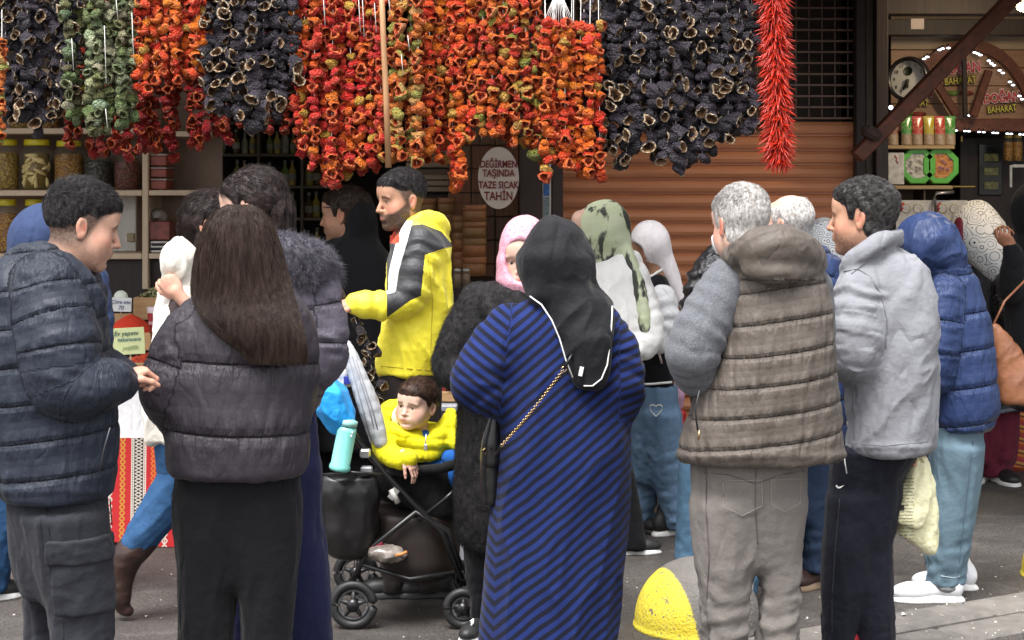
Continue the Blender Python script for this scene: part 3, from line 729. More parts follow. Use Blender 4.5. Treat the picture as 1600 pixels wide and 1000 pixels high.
def jar(px, py, wpx, hpx, D, cont, lab, lid=lidy, big=False, group=None):
    r = wpx / 2 / FPX * D; H = hpx / FPX * D; c = np.array([X(px, D), D + .17, Z(py, D) + .001])
    j = thing('glass_jar', lab, 'jar', c, group)
    hl = .09 * H * 1.4
    pr = [(0.001, 0), (r * .92, 0), (r, .02 * H), (r, .70 * H), (r * .93, .80 * H), (r * .78, .86 * H), (r * .76, .92 * H)]
    if not big:
        lathe('contents', [(.001, .004), (r * .9, .004), (r * .95, .03 * H), (r * .95, .70 * H), (r * .7, .74 * H), (.001, .75 * H)], cont, j, c, 20, c)
    lathe('glass', pr, glass, j, c, 24, c)
    lathe('lid', [(r * .82, .88 * H), (r * .84, .885 * H), (r * .84, .985 * H), (r * .8, H), (.001, H)], lid, j, c, 24, c); return j, c, r, H
def pickle(name, c1, c2, sc=55):
    m = NT(name); m.set(Roughness=.3); v = m.n('TexVoronoi'); v.inputs['Scale'].default_value = sc; m.l(m.co(), v.inputs['Vector'])
    m.base(m.ramp(v.outputs['Distance'], [(.1, c2), (.55, c1)])); m.bump(m.math('SUBTRACT', 1, v.outputs['Distance']), .008); return m.m
pk = [pickle('olive_pickles', (.26, .15, .02), (.6, .42, .07)), pickle('amber_pickles', (.24, .10, .012), (.66, .36, .06), 70), pickle('dark_pickles', (.008, .008, .01), (.05, .045, .05), 50), pickle('red_pickles', (.08, .012, .01), (.3, .05, .04), 70), pickle('orange_pickles', (.3, .08, .01), (.7, .26, .05), 60)]
j, c, r, H = jar(44, 297, 48, 80, D, None, 'big glass jar of pale long pickled peppers under a yellow lid', big=True)
pm = plain('pale_pepper_pickle', (.78, .62, .26), .35, var=.2)
lathe('brine', [(.001, .004), (r * .8, .004), (r * .82, .72 * H), (.001, .75 * H)], plain('brine', (.2, .13, .02), .3), j, c, 18, c)
for i in range(26):
    a = random.uniform(3.3, 6.1); z = .02 + random.random() * .62 * H; p0 = c + (math.cos(a) * r * .8, math.sin(a) * r * .8, z + .01); tl_ = random.uniform(-.7, .7) + (1.1 if i % 3 == 0 else 0)
    L = random.uniform(.05, .08); t = np.array([-math.sin(a) * math.cos(tl_), math.cos(a) * math.cos(tl_), math.sin(tl_)]) * L
    q = [p0 + t * (s - .5) + np.array([-math.cos(a), -math.sin(a), 0]) * (-.004 + .02 * (s - .5) ** 2) for s in np.linspace(0, 1, 6)]
    for v in q: v[:2] = c[:2] + (v[:2] - c[:2]) * min(1, r * .88 / np.linalg.norm(v[:2] - c[:2])); v[2] = min(max(v[2], c[2] + .012), c[2] + .68 * H)
    tube('pickled_pepper', q, .01, pm, j, c, 7, rr=[.004, .009, .011, .010, .008, .003])
jar(95, 297, 46, 78, D, pk[1], 'glass jar of small amber pickles with yellow lid beside the long peppers')
jar(-6, 297, 44, 80, D, pk[0], 'glass jar of green olives cut off by the left edge, middle shelf')
jar(142, 297, 46, 62, D, pk[2], 'dark jar of black pickles behind the teenager on the middle shelf', lid=plain('dark_lid', (.02, .02, .022), .4))
jar(188, 297, 42, 62, D, pk[3], 'jar of dark red pickles beside the wooden divider', lid=plain('dark_lid', (.02, .02, .022), .4))
jar(40, 396, 34, 84, D, pk[4], 'jar of orange pickles behind the blue hood, lower shelf')
jar(-4, 396, 36, 84, D, pk[1], 'amber jar at the left edge on the lower shelf')
for i, px in enumerate((20, 62, 104, 146, 186)): jar(px, 200, 38, 70, D, pk[i % 5], 'jar on the upper shelf hidden behind the hanging aubergines, number %s from the left' % ('one two three four five'.split()[i]))
# boxes right of divider
rb = plain('brick_red_box', (.26, .055, .035), .5, var=.1); wt = plain('white_card', (.6, .56, .5), .6)
for i, (y0, y1) in enumerate(((279, 296), (261, 277), (240, 259))):
    c = np.array([X(245), D + .1, Z(y1)]); t = thing('red_box', ['bottom brick red box in the small stack right of the shelf divider', 'middle brick red box in the small stack right of the shelf divider', 'top brick red box in the small stack right of the shelf divider'][i], 'box', c)
    boxmesh('box_body', (X(233), D + .03, Z(y1) + .001), (X(258), D + .25, Z(y0) - .012), rb, t, c); boxmesh('lid', (X(232) + .004, D + .025, Z(y0) - .0115), (X(259), D + .255, Z(y0)), plain('box_lid', (.34, .25, .22), .4), t, c)
c = np.array([X(247), D + .1, Z(376)]); t = thing('gift_box', 'dark red printed gift box on the dotted white tray', 'box', c)
boxmesh('box_body', (X(229) + .01, D + .02, Z(375)), (X(264), D + .2, Z(346)), plain('gift_red', (.17, .03, .02), .4, var=.5, scale=30), t, c)
V, lo = field([ell((0, 0, .03), (.05, .05, .035), .01), ell((-.03, 0, .02), (.03, .04, .03), .01), ell((.03, .0, .015), (.03, .04, .03), .01)], .006); P, F = nets(V, lo, .006)
P = P + .008 * fbm(P * 60, 2)[:, None]; mesh('cellophane_bow', P + (X(240), D + .1, Z(345)), F, plain('cellophane', (.2, .17, .15), .15), t, c)
c = np.array([X(245), D + .1, Z(395)]); t = thing('tray', 'white tray with dark dots under the red gift box', 'tray', c)
boxmesh('tray_body', (X(226) + .03, D + .01, Z(395) + .001), (X(264), D + .24, Z(377)), wt, t, c)
for i in range(7):
    for k in range(2): 
        o = lathe('dot', [(.0085, 0), (.0085, .002), (.001, .002)], plain('dot_black', (.02, .02, .02)), t, c, 10, M=[(1, 0, 0), (0, 0, -1), (0, 1, 0)], at=np.array([X(236 + i * 4.1 + 2 * k), D + .009, Z(389 - k * 7)]))
# ---------------------------------------------------------------- deep shelves with bottles
D2 = 11.2; bb = np.array([X(330, D2), D2, 0]); bs = thing('bottle_rack', 'dark shelves of small bottles in the depth of the shop', 'shelf', bb)
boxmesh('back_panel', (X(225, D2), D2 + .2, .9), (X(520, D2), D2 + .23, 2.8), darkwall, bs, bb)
for py in (190, 240, 290, 340, 395): boxmesh('shelf_board', (X(240, D2), D2 - .02, Z(py, D2) - .02), (X(520, D2), D2 + .2, Z(py, D2)), plain('dark_shelf', (.22, .17, .12), .5), bs, bb)
for px in (262, 332, 402, 470): boxmesh('upright', (X(px, D2), D2 - .026, .9), (X(px + 5, D2), D2 + .2, 2.8), plain('dark_shelf', (.22, .17, .12)), bs, bb)
bott = []
bm = [plain('bottle_%d' % i, c, .15, spec=.7) for i, c in enumerate([(.6, .48, .08), (.34, .36, .1), (.6, .55, .4), (.16, .1, .04), (.26, .36, .1), (.7, .52, .12)])]
capm = plain('bottle_cap', (.35, .33, .28), .4); labm = plain('bottle_label', (.45, .43, .3), .6, var=.4, scale=90)
proto = {}
def bottle(kind, x, y, z, s=1.0):
    c = (x, y, z)
    t = thing('bottle', ['yellow oil bottle on the dark shelves deep in the shop', 'green tinted bottle on the dark shelves deep in the shop', 'clear bottle on the dark shelves deep in the shop', 'dark brown bottle on the dark shelves deep in the shop', 'olive green bottle on the dark shelves deep in the shop', 'amber oil bottle on the dark shelves deep in the shop'][kind], 'bottle', c, 'small bottles on the deep shelves')
    t.scale = (s, s, s)
    if kind not in proto:
        a = lathe('glass', [(.001, 0), (.022, 0), (.024, .01), (.024, .09), (.009, .115), (.009, .14)], bm[kind], t, seg=12)
        b = lathe('cap', [(.011, .135), (.011, .155), (.001, .155)], capm, t, seg=10); l = lathe('label', [(.0246, .03), (.0246, .07)], labm, t, seg=12); proto[kind] = (a, b, l)
    else:
        for o in proto[kind]: q = o.copy(); COL.objects.link(q); q.parent = t
for py in (240, 290, 340, 395):
    for px in np.arange(268, 515, 12.5):
        if 328 < px < 342 or 398 < px < 410 or 466 < px < 478: continue
        if random.random() < .9: bottle(random.randrange(6), X(px, D2) + random.uniform(-.006, .006), D2 + random.uniform(.04, .1), Z(py, D2) + .001, random.uniform(.9, 1.15))
# lower dark wall & cupboard below shelves
boxmesh('dark_cupboard', (X(-140), D + .05, .0), (X(330), D + .34, Z(396) - .035), darkwood); tag(bpy.data.objects['dark_cupboard'], 'dark wooden cupboard under the beige shelves', 'cupboard')

# ---------------------------------------------------------------- stacks of round wooden boxes
wbm = [woodmat('round_box_%d' % i, (.17 + .03 * i, .085, .03), (.30 + .04 * i, .16, .065), (3, 3, 60), .5) for i in range(3)]
D = 9.2; n = 0
for (px, r, ys) in ((664, 19, (400, 363, 335)), (697, 15, (412, 372, 334)), (722, 16, (423, 392, 362)), (741, 19, (430, 400, 371, 345))):
    for k, y in enumerate(ys):
        y1 = ys[k + 1] if k + 1 < len(ys) else y - 26; Dk = D + (.18 if px < 700 else 0) - (.1 if px == 741 else 0)
        R = r / FPX * Dk; H = (y - y1) / FPX * Dk - .003; c = W(px, y, Dk); n += 1
        t = thing('round_wooden_box', 'round bentwood box, %s from the bottom of the %s stack left of the oval sign' % (['first', 'second', 'third', 'fourth'][k], {664: 'leftmost', 697: 'second', 722: 'third', 741: 'rightmost'}[px]), 'box', c)
        lathe('box_body', [(.001, 0), (R * .95, 0), (R * .97, H * .6), (R * .95, H * .62)], wbm[n % 3], t, c, 28, c); lathe('lid', [(R * .96, H * .62), (R, H * .63), (R, H * .98), (R * .97, H), (.001, H)], wbm[(n + 1) % 3], t, c, 28, c)
ct = tag(boxmesh('counter', (X(640, 9.2), 9.0, 0), (X(770, 9.2), 9.62, Z(430, 9.2) - .03), darkwood), 'dark counter under the stacks of round wooden boxes', 'counter')
for i, (px, a, b) in enumerate(((655, 236, 262), (656, 264, 300))):
    c = W(px + 20, b, 9.9); t = thing('crate', ['upper pale wooden crate behind the yellow jacketed man', 'lower pale wooden crate behind the yellow jacketed man'][i], 'crate', c)
    for k in range(3): boxmesh('slat', (X(px - 20, 9.9), 9.88, Z(b, 9.9) + k * .035 + .002), (X(px + 55, 9.9), 9.9, Z(b, 9.9) + k * .035 + .03), palewood, t, c)
    boxmesh('crate_body', (X(px - 19, 9.9), 9.902, Z(b, 9.9)), (X(px + 54, 9.9), 10.1, Z(a, 9.9)), plain('crate_in', (.16, .1, .06)), t, c)
tag(boxmesh('dark_shelf', (X(630, 9.88), 9.86, Z(303, 9.88) - .03), (X(725, 9.88), 10.2, Z(303, 9.88)), darkwood), 'dark shelf carrying two pale crates', 'shelf')
for i, (px, w) in enumerate(((713, 14), (727, 13))):
    jar(px, 455, w, 32, 8.5, plain('nuts', (.2, .13, .08), .6, var=.4, scale=90), ['left small glass jar behind the black fur coat', 'right small glass jar behind the black fur coat'][i], lid=plain('clear_lid', (.4, .4, .38), .2))

# ---------------------------------------------------------------- display table
T0, T1 = 8.0, 8.95; xa, xb = X(-130, 8), X(480, 8); tb = np.array([(xa + xb) / 2, T0, 0])
tbl = thing('display_table', 'long market display table covered with white cloth', 'table', tb)
boxmesh('tabletop', (xa, T0, .74), (xb, T1, .775), palewood, tbl, tb)
for x in (xa + .1, xb - .1):
    for y in (T0 + .08, T1 - .1): boxmesh('leg', (x, y, 0), (x + .06, y + .06, .74), darkwood, tbl, tb)
def drape(name, xa, xb, zt, zb, y, mat, parent, base, amp=.012, fq=9, attrs=True, seed=1, nx=260, nz=50, flare=.03):
    u = np.linspace(0, 1, nx); v = np.linspace(0, 1, nz); U, Vv = np.meshgrid(u, v, indexing='ij'); xx = xa + (xb - xa) * U
    q = np.stack([xx.ravel() * fq, Vv.ravel() * .8, 0 * xx.ravel()], 1); nn = (fbm(q, 2, seed)).reshape(xx.shape)
    yy = y - flare * Vv - amp * (.3 + Vv) * nn; zz = zt + (zb + .012 * np.sin(xx * 9) - zt) * Vv
    P = np.stack([xx, yy, zz], -1).reshape(-1, 3); idx = np.arange(nx * nz).reshape(nx, nz); F = np.stack([idx[:-1, :-1], idx[1:, :-1], idx[1:, 1:], idx[:-1, 1:]], -1).reshape(-1, 4)
    P2 = P + (0, .004, 0); F2 = F[:, ::-1] + len(P)
    return mesh(name, np.vstack([P, P2]), [F, F2], mat, parent, base, attrs=dict(u=np.tile(xx.ravel(), 2), v=np.tile(zz.ravel(), 2)))
wc = thing('white_tablecloth', 'plain white cloth hanging over the front of the display table', 'tablecloth', tb)
whitecl = cloth('white_cotton', (.78, .77, .78), sheen=.1)
drape('front_fall', xa, xb, .782, .455, T0 - .012, whitecl, wc, tb, .01); boxmesh('top_sheet', (xa, T0 - .014, .777), (xb, T1, .783), whitecl, wc, tb, .002)
# kilim: woven bands and motifs mapped from cloth coordinates
m = NT('kilim_weave'); m.set(Roughness=.9); u, v = m.attr('u'), m.attr('v')
PER = .26
fu = m.math('FRACT', m.math('DIVIDE', m.math('ADD', u, 5 * PER + 1.745 + .02), PER))  # band phase
def stepm(a, b): return m.math('MULTIPLY', m.math('GREATER_THAN', fu, a), m.math('LESS_THAN', fu, b))
def zig(uc, hw, pv, th):  # hooked zigzag motif around band centre uc
    du = m.math('ABSOLUTE', m.math('SUBTRACT', fu, uc)); fv = m.math('ABSOLUTE', m.math('SUBTRACT', m.math('FRACT', m.math('DIVIDE', v, pv)), .5))
    d = m.math('ABSOLUTE', m.math('SUBTRACT', m.math('MULTIPLY', m.math('ABSOLUTE', m.math('SUBTRACT', fv, .25)), 4 * hw * .9), du))
    return m.math('MULTIPLY', m.math('LESS_THAN', d, th), m.math('LESS_THAN', du, hw))
red, wh, bk, og = (.5, .012, .015), (.62, .58, .5), (.02, .02, .02), (.62, .16, .02)
c = m.mix(stepm(.0, .27), red, wh); c = m.mix(stepm(.055, .215), c, bk)
c = m.mix(m.math('MULTIPLY', stepm(.02, .035), m.math('GREATER_THAN', m.math('FRACT', m.math('MULTIPLY', v, 90)), .5)), c, bk)
c = m.mix(m.math('MULTIPLY', stepm(.235, .25), m.math('GREATER_THAN', m.math('FRACT', m.math('MULTIPLY', v, 90)), .5)), c, red)
c = m.mix(zig(.135, .07, .032, .020), c, wh); c = m.mix(zig(.62, .055, .062, .016), c, wh); c = m.mix(m.math('MULTIPLY', stepm(.612, .628), m.math('GREATER_THAN', m.math('FRACT', m.math('MULTIPLY', v, 16)), .3)), c, wh)
c = m.mix(zig(.40, .05, .045, .018), c, og); c = m.mix(zig(.85, .05, .052, .018), c, (.55, .25, .03)); c = m.mix(m.math('MULTIPLY', zig(.49, .03, .13, .014), 1), c, (.06, .08, .04))
m.base(m.mix(m.math('MULTIPLY', m.noise(300, 2), .35), c, (.1, .02, .02))); m.bump(m.math('FRACT', m.math('MULTIPLY', v, 260)), .0015)
ki = drape('kilim', xa, xb, .50, .015, T0 - .085, m.m, None, (0, 0, 0), .012, 5, seed=4); tag(ki, 'red black and white patterned kilim hanging from the display table', 'textile')
# tiered trays with spices
traym = woodmat('tray_plywood', (.40, .23, .11), (.55, .35, .17), (2, 20, 20))
def heap(name, x0, x1, y0, y1, z, hgt, mat, parent, base, rough=.012, fq=40, seed=2, n=46):
    u = np.linspace(-1, 1, n); U, V_ = np.meshgrid(u, u, indexing='ij'); r = np.sqrt(U ** 2 + V_ ** 2) / 1.2
    H = hgt * np.clip(1 - r ** 1.4, 0, 1) ** .9; P = np.stack([x0 + (x1 - x0) * (U + 1) / 2, y0 + (y1 - y0) * (V_ + 1) / 2, z + H], -1).reshape(-1, 3)
    P[:, 2] += rough * fbm(P * fq, 3, seed) * (H.ravel() > 0); idx = np.arange(n * n).reshape(n, n); F = np.stack([idx[:-1, :-1], idx[1:, :-1], idx[1:, 1:], idx[:-1, 1:]], -1).reshape(-1, 4)
    return mesh(name, P, F, mat, parent, base)
pw = lambda n, c, v=.3: plain(n, c, .9, var=v, scale=160, bump=.003, bs=300)
def tray(px0, px1, pyt, pyb, D, mat, hgt, lab, nm='spice', rough=.004, fq=60, items=None):
    x0, x1, zt, zb = X(px0, D), X(px1, D), Z(pyt, D), Z(pyb, D); c = np.array([(x0 + x1) / 2, D, zb]); t = thing('spice_tray', lab, 'tray', c); dp = .26
    boxmesh('front_board', (x0, D, zb), (x1, D + .014, zt), traym, t, c); boxmesh('back_board', (x0, D + dp - .014, zb), (x1, D + dp, zt), traym, t, c)
    for x in (x0, x1 - .012): boxmesh('side_board', (x, D + .0145, zb), (x + .012, D + dp - .0145, zt), traym, t, c)
    if mat: h = heap(nm, x0 + .013, x1 - .013, D + .016, D + dp - .016, zt - .02, hgt, mat, t, c, rough, fq); h['kind'] = 'stuff'
    return t, c, x0, x1, zt, dp
tag(boxmesh('riser', (X(-100, 8.3), 8.32, .785), (X(440, 8.3), 8.62, Z(560, 8.32)), darkwood), 'lower dark step under the spice trays', 'stand')
tag(boxmesh('riser', (X(-100, 8.6), 8.63, .785), (X(440, 8.6), 8.95, Z(505, 8.62)), darkwood), 'upper dark step under the rear spice trays', 'stand')
labs = [('front', 'crushed red pepper flakes'), ]
tray(182, 268, 567, 598, 8.04, pw('red_flakes', (.42, .045, .015), .5), .05, 'front wooden tray of red pepper flakes under the yellow price card', 'spice', .008, 90)
tray(90, 180, 567, 598, 8.04, pw('brown_spice', (.2, .09, .03)), .05, 'front wooden tray of brown spice behind the teenager')
tray(272, 360, 567, 598, 8.04, pw('yellow_spice', (.5, .3, .03)), .05, 'front wooden tray of yellow spice behind the long haired woman')
tray(154, 236, 520, 548, 8.34, pw('paprika', (.5, .03, .008), .12), .10, 'wooden tray with smooth mound of bright red paprika', 'spice', .001, 20)
tray(238, 320, 520, 548, 8.34, pw('ochre_spice', (.35, .16, .04)), .06, 'wooden tray of ochre spice right of the paprika')
tray(60, 152, 520, 548, 8.34, pw('sumac', (.12, .02, .02)), .06, 'wooden tray of dark sumac left of the paprika')
tray(140, 206, 490, 512, 8.66, pw('black_seed', (.015, .012, .011)), .05, 'wooden tray of black seeds behind the paprika', 'spice', .006, 90)
t, c, x0, x1, zt, dp = tray(208, 300, 465, 500, 8.68, None, 0, 'rear wooden tray heaped with dried green okra')
okm = [plain('dried_okra_%d' % i, cc_, .8, var=.3, scale=70) for i, cc_ in enumerate([(.2, .19, .08), (.34, .31, .16), (.12, .12, .05)])]
V, lo = field([cone((0, 0, -.008), (0, 0, .01), .008, .005, .004)], .003); PO, FO = nets(V, lo, .003); PO = PO + .0015 * fbm(PO * 400)[:, None]
om = [mesh('dried_okra', PO, FO, m_, t) for m_ in okm]
def pile(objs, t, c, x0, x1, y0, y1, z, hgt, n, s=1.0, rmax=None):
    for i in range(n):
        a, b = random.uniform(-1, 1), random.uniform(-1, 1); h = hgt * max(0, 1 - (a * a + b * b) / 1.3); k = objs[i % len(objs)]
        o = k if i < len(objs) else k.copy()
        if i >= len(objs): COL.objects.link(o)
        o.parent = t; o.location = (x0 + (x1 - x0) * (a + 1) / 2 - c[0], y0 + (y1 - y0) * (b + 1) / 2 - c[1], z + h * random.uniform(.85, 1.0) - c[2]); o.rotation_euler = [random.uniform(0, 6.28) for _ in range(3)]; q = random.uniform(.7, 1.15) * s; o.scale = (q, q, q)
pile(om, t, c, x0 + .02, x1 - .02, 8.7, 8.92, zt - .01, .065, 230)
heap('okra_fill', x0 + .015, x1 - .015, 8.70, 8.92, zt - .03, .07, okm[2], t, c, .01, 80)['kind'] = 'stuff'
# note cards
def card(lab, px, py, wpx, hpx, D, colr, lines, tilt=0, inkc=(.05, .08, .05), top=None):
    c = W(px, py, D); w, h = wpx / FPX * D, hpx / FPX * D; t = thing('price_card', lab, 'sign', c)
    o = boxmesh('card', c - (w / 2, .002, h / 2), c + (w / 2, .002, h / 2), plain('card_' + str(px), colr, .6, var=.04), t, c, .001, rot=(0, tilt, 0))
    for i, (s, dx, dy, sz, cc_) in enumerate(lines):
        tt = text('lettering', s, sz / FPX * D, c + np.array([dx / FPX * D, -.004, -dy / FPX * D]), plain('ink_%s' % str(cc_), cc_, .6), t, c, ext=.0004, shear=.15, bold=.0004); tt.rotation_euler[1] = math.radians(tilt)
    return t, c
t, c = card('yellow handwritten price card on a stick above the pepper flakes', 201, 533, 50, 42, 7.95, (.62, .66, .34), [('Ev yapımı', -4, -12, 10, (.06, .12, .1)), ('naturacans', 1, -3, 8.5, (.1, .2, .2)), ('yeşillik', 3, 10, 9, (.35, .42, .2))], -3)
tube('stick', [W(204, 552, 7.955), W(205, 600, 7.96)], .004, palewood, t, c)
t, c = card('white scalloped price card standing among the black seeds', 189, 476, 33, 22, 8.55, (.6, .63, .64), [('Çöre otu', 0, -4, 8, (.08, .12, .2)), ('70', 0, 5, 9, (.08, .12, .2))], 2)
lathe('card_top', [(.001, 0), (.036, 0), (.036, .004), (.001, .004)], plain('card_top', (.55, .6, .52), .6), t, c, 24, at=W(189, 465, 8.56), M=[(1, 0, 0), (0, 0, -1), (0, 1, 0)])
tube('stick', [W(189, 486, 8.555), W(189, 520, 8.555)], .003, palewood, t, c)
# red heap of dried peppers on the rear tray and red cup
c = W(246, 521, 8.2); t = thing('plastic_cup', 'red plastic cup with a clear lid beside the spice trays', 'cup', c)
lathe('cup_body', [(.001, 0), (.036, 0), (.046, .09), (.047, .105)], plain('red_cup', (.28, .01, .02), .25), t, c, 24, c); lathe('lid', [(.049, .1), (.05, .125), (.046, .13), (.001, .13)], plain('cup_lid', (.5, .4, .42), .2), t, c, 24, c)
lathe('stripe', [(.0412, .045), (.0432, .06)], plain('cup_stripe', (.45, .25, .28), .4), t, c, 24, c)
# crates right of the table
c = W(703, 628, 7.6); t = thing('fruit_tray', 'wooden tray of red dried fruit behind the stroller', 'tray', c)
boxmesh('tray_body', (X(672, 7.6), 7.6, Z(628, 7.6)), (X(735, 7.6), 7.85, Z(612, 7.6)), traym, t, c); heap('dried_fruit', X(673, 7.6), X(734, 7.6), 7.61, 7.84, Z(614, 7.6), .06, pw('fruit_red', (.4, .06, .04), .6), t, c, .012, 60)['kind'] = 'stuff'
c = W(700, 700, 7.55); t = thing('plastic_crate', 'light grey plastic crate under the fruit tray', 'crate', c)
gy = plain('grey_plastic', (.33, .33, .36), .45, var=.06)
boxmesh('crate_body', (X(640, 7.6), 7.56, 0), (X(740, 7.6), 7.95, Z(642, 7.6)), gy, t, c, .012); boxmesh('rim', (X(638, 7.6), 7.54, Z(642, 7.6) + .001), (X(742, 7.6), 7.97, Z(630, 7.6)), gy, t, c, .008)
# ================================================================== HANGING DRIED VEGETABLES
def cup(kind, seed):
    "crumpled hollow dried vegetable, open at +x end (mouth), closed at -x; unit about 1"
    r = np.random.default_rng(seed); ns = 11
    if kind == 'aubergine': prof = [(-.95, .10), (-.9, .42), (-.5, .56), (.0, .62), (.5, .66), (.82, .70), (.86, .64), (.80, .52), (.2, .44), (-.5, .34), (-.7, .05)]
    elif kind == 'pepper': prof = [(-.62, .08), (-.66, .36), (-.45, .66), (-.1, .78), (.3, .78), (.5, .60), (.46, .46), (.25, .42), (-.1, .36), (-.4, .1)]
    else: prof = [(-.7, .08), (-.72, .4), (-.35, .6), (.2, .66), (.6, .6), (.62, .46), (.2, .36), (-.4, .26), (-.5, .04)]
    pr = np.array(prof); th = np.linspace(0, 2 * math.pi, ns, endpoint=False)
    lob = {'aubergine': 2, 'pepper': 3, 'courgette': 2}[kind]; am = {'aubergine': .16, 'pepper': .22, 'courgette': .28}[kind]
    sq = 1 + am * np.cos(lob * th + r.uniform(0, 6)) + .09 * r.normal(size=ns)
    V = []
    bend = r.uniform(-.25, .25)
    for (x, rad) in pr:
        w = 1 + .10 * r.normal(size=ns) * (.4 if rad < .5 else 1)
        V.append(np.stack([x + .09 * r.normal(size=ns) * (1 if x > .2 else .5) + 0 * th, rad * sq * w * np.cos(th), rad * sq * w * np.sin(th) + bend * x * x], 1))
    V = np.vstack(V); idx = np.arange(len(V)).reshape(-1, ns); e, f = idx[:-1], idx[1:]
    F = np.stack([e, np.roll(e, -1, 1), np.roll(f, -1, 1), f], -1).reshape(-1, 4)
    k = [i for i, p in enumerate(prof) if p[0] == max(q[0] for q in prof)][0]
    ins = np.zeros(len(V)); ins[(k + 1) * ns:] = 1; ins[k * ns:(k + 1) * ns] = .8
    return V, F, ins
def vegmat(name, inner, rim, rough=.5, mottled=.5, dark=(.1, .02, .02)):
    m = NT(name); m.set(Roughness=rough); m.b.inputs['Specular IOR Level'].default_value = .45
    oi = m.n('ObjectInfo'); n = m.noise(2.2, 4, m.scaled((1, 1, 1))); 
    col = m.mix(m.ramp(n, [(.45, (0, 0, 0)), (.72, (mottled,) * 3)]), oi.outputs['Color'], m.mix(.5, oi.outputs['Color'], dark))
    ia = m.attr('ins'); col = m.mix(m.ramp(ia, [(.35, (0, 0, 0)), (.5, (1, 1, 1))]), col, rim); col = m.mix(m.ramp(ia, [(.82, (0, 0, 0)), (.95, (1, 1, 1))]), col, inner)
    m.base(col); b = m.bump(m.noise(3.5, 4), .12, .8); return m.m
KM = {'pepper': vegmat('dried_pepper_skin', (.48, .06, .015), (.80, .19, .05), .42, .4, (.4, .012, .006)), 'aubergine': vegmat('dried_aubergine_skin', (.34, .19, .10), (.70, .56, .38), .5, .5, (.006, .005, .008)),
      'courgette': vegmat('dried_courgette_skin', (.22, .25, .10), (.40, .42, .22), .6, .7, (.02, .05, .015))}
KV = {k: [] for k in KM}
for k in KM:
    for s in range(7):
        V, F, ins = cup(k, s * 7 + len(k)); me_o = mesh({'pepper': 'dried_pepper', 'aubergine': 'dried_aubergine', 'courgette': 'dried_courgette'}[k], V, F, KM[k], attrs=dict(ins=ins)); KV[k].append(me_o.data); bpy.data.objects.remove(me_o)
thr = plain('white_thread', (.75, .73, .7), .7)
def red_(): 
    t = random.random()
    return (random.uniform(.42, .62), random.uniform(.025, .06), .012) if t < .5 else (random.uniform(.6, .74), random.uniform(.1, .2), .014) if t < .9 else (random.uniform(.55, .68), random.uniform(.26, .36), .03)
def pal(p):
    t = random.random(); u = random.uniform
    if p == 'red': return (u(.62, .8), u(.025, .07), u(.015, .035)) if t < .72 else (u(.76, .88), u(.12, .2), .016) if t < .96 else (.62, .36, .05)
    if p == 'orange': return (u(.78, .92), u(.13, .24), .014) if t < .5 else (u(.72, .85), u(.04, .09), .016) if t < .94 else (.62, .36, .07)
    if p == 'light': return (u(.6, .72), u(.3, .42), u(.06, .14)) if t < .4 else (u(.66, .8), u(.14, .22), .03) if t < .8 else (u(.34, .42), .36, .08)
    if p == 'mixed': return (u(.72, .86), u(.1, .2), .02) if t < .5 else (u(.55, .66), u(.3, .4), u(.05, .1)) if t < .72 else (u(.2, .36), u(.26, .34), .05) if t < .86 else (u(.55, .65), .04, .02)
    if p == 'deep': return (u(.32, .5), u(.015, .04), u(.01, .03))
    if p == 'aub': 
        a = u(.02, .065); return (a * 1.12, a * .9, a * 1.22)
    if p == 'green': return (u(.12, .19), u(.15, .21), u(.055, .09)) if t < .7 else (u(.34, .46), u(.38, .46), u(.20, .28))
nstr = 0
CNT = [0]
def string_of(kind, px, ytop, ybot, D, palette, label, cat='string', size=None, pitch=None, lean=0, group=None, zb=None, jit=1.0, rad=.011):
    top = W(px, ytop, D); bot = W(px + lean, ybot, D); nm = {'pepper': 'pepper_string', 'aubergine': 'aubergine_string', 'courgette': 'courgette_string'}[kind]
    t = thing(nm, label, cat, top, group); size = size or {'pepper': .0315, 'aubergine': .037, 'courgette': .035}[kind]; pitch = pitch or {'pepper': .035, 'aubergine': .041, 'courgette': .038}[kind]
    L = top[2] - bot[2]; n = max(2, int(L / pitch)); ch = {'pepper': 'dried_pepper', 'aubergine': 'dried_aubergine', 'courgette': 'dried_courgette'}[kind]
    tube('thread', [(0, 0, .12), ((bot - top)[0], 0, -L)], .0013, thr, t, sides=5)
    for i in range(n):
        f = (i + .5) / n; q = (bot - top) * f; a = random.uniform(0, 2 * math.pi)
        if kind == 'aubergine': el = random.uniform(-.75, .35); off = rad * 1.3
        elif kind == 'pepper': el = random.uniform(-1.2, .9); off = rad * .9
        else: el = random.uniform(-1.3, .2); off = rad * .9
        if random.random() < (.16 if kind == 'aubergine' else .3): a = random.uniform(-2.9, -.25)
        d = Vector((math.cos(a) * math.cos(el), math.sin(a) * math.cos(el), math.sin(el))); R = d.to_track_quat('X', 'Z')
        o = bpy.data.objects.new(ch, random.choice(KV[kind])); COL.objects.link(o); o.parent = t
        o.location = Vector(q) + d * off + Vector((random.uniform(-1, 1), random.uniform(-1, 1), random.uniform(-.6, .6))) * .006 * jit
        o.rotation_mode = 'QUATERNION'; o.rotation_quaternion = R; s = size * random.uniform(.78, 1.18); o.scale = (s * random.uniform(.85, 1.1), s, s); o.color = (*pal(palette), 1); CNT[0] += 1
    return t
ORD = ['first', 'second', 'third', 'fourth', 'fifth', 'sixth', 'seventh', 'eighth', 'ninth', 'tenth', 'eleventh', 'twelfth', 'thirteenth', 'fourteenth']
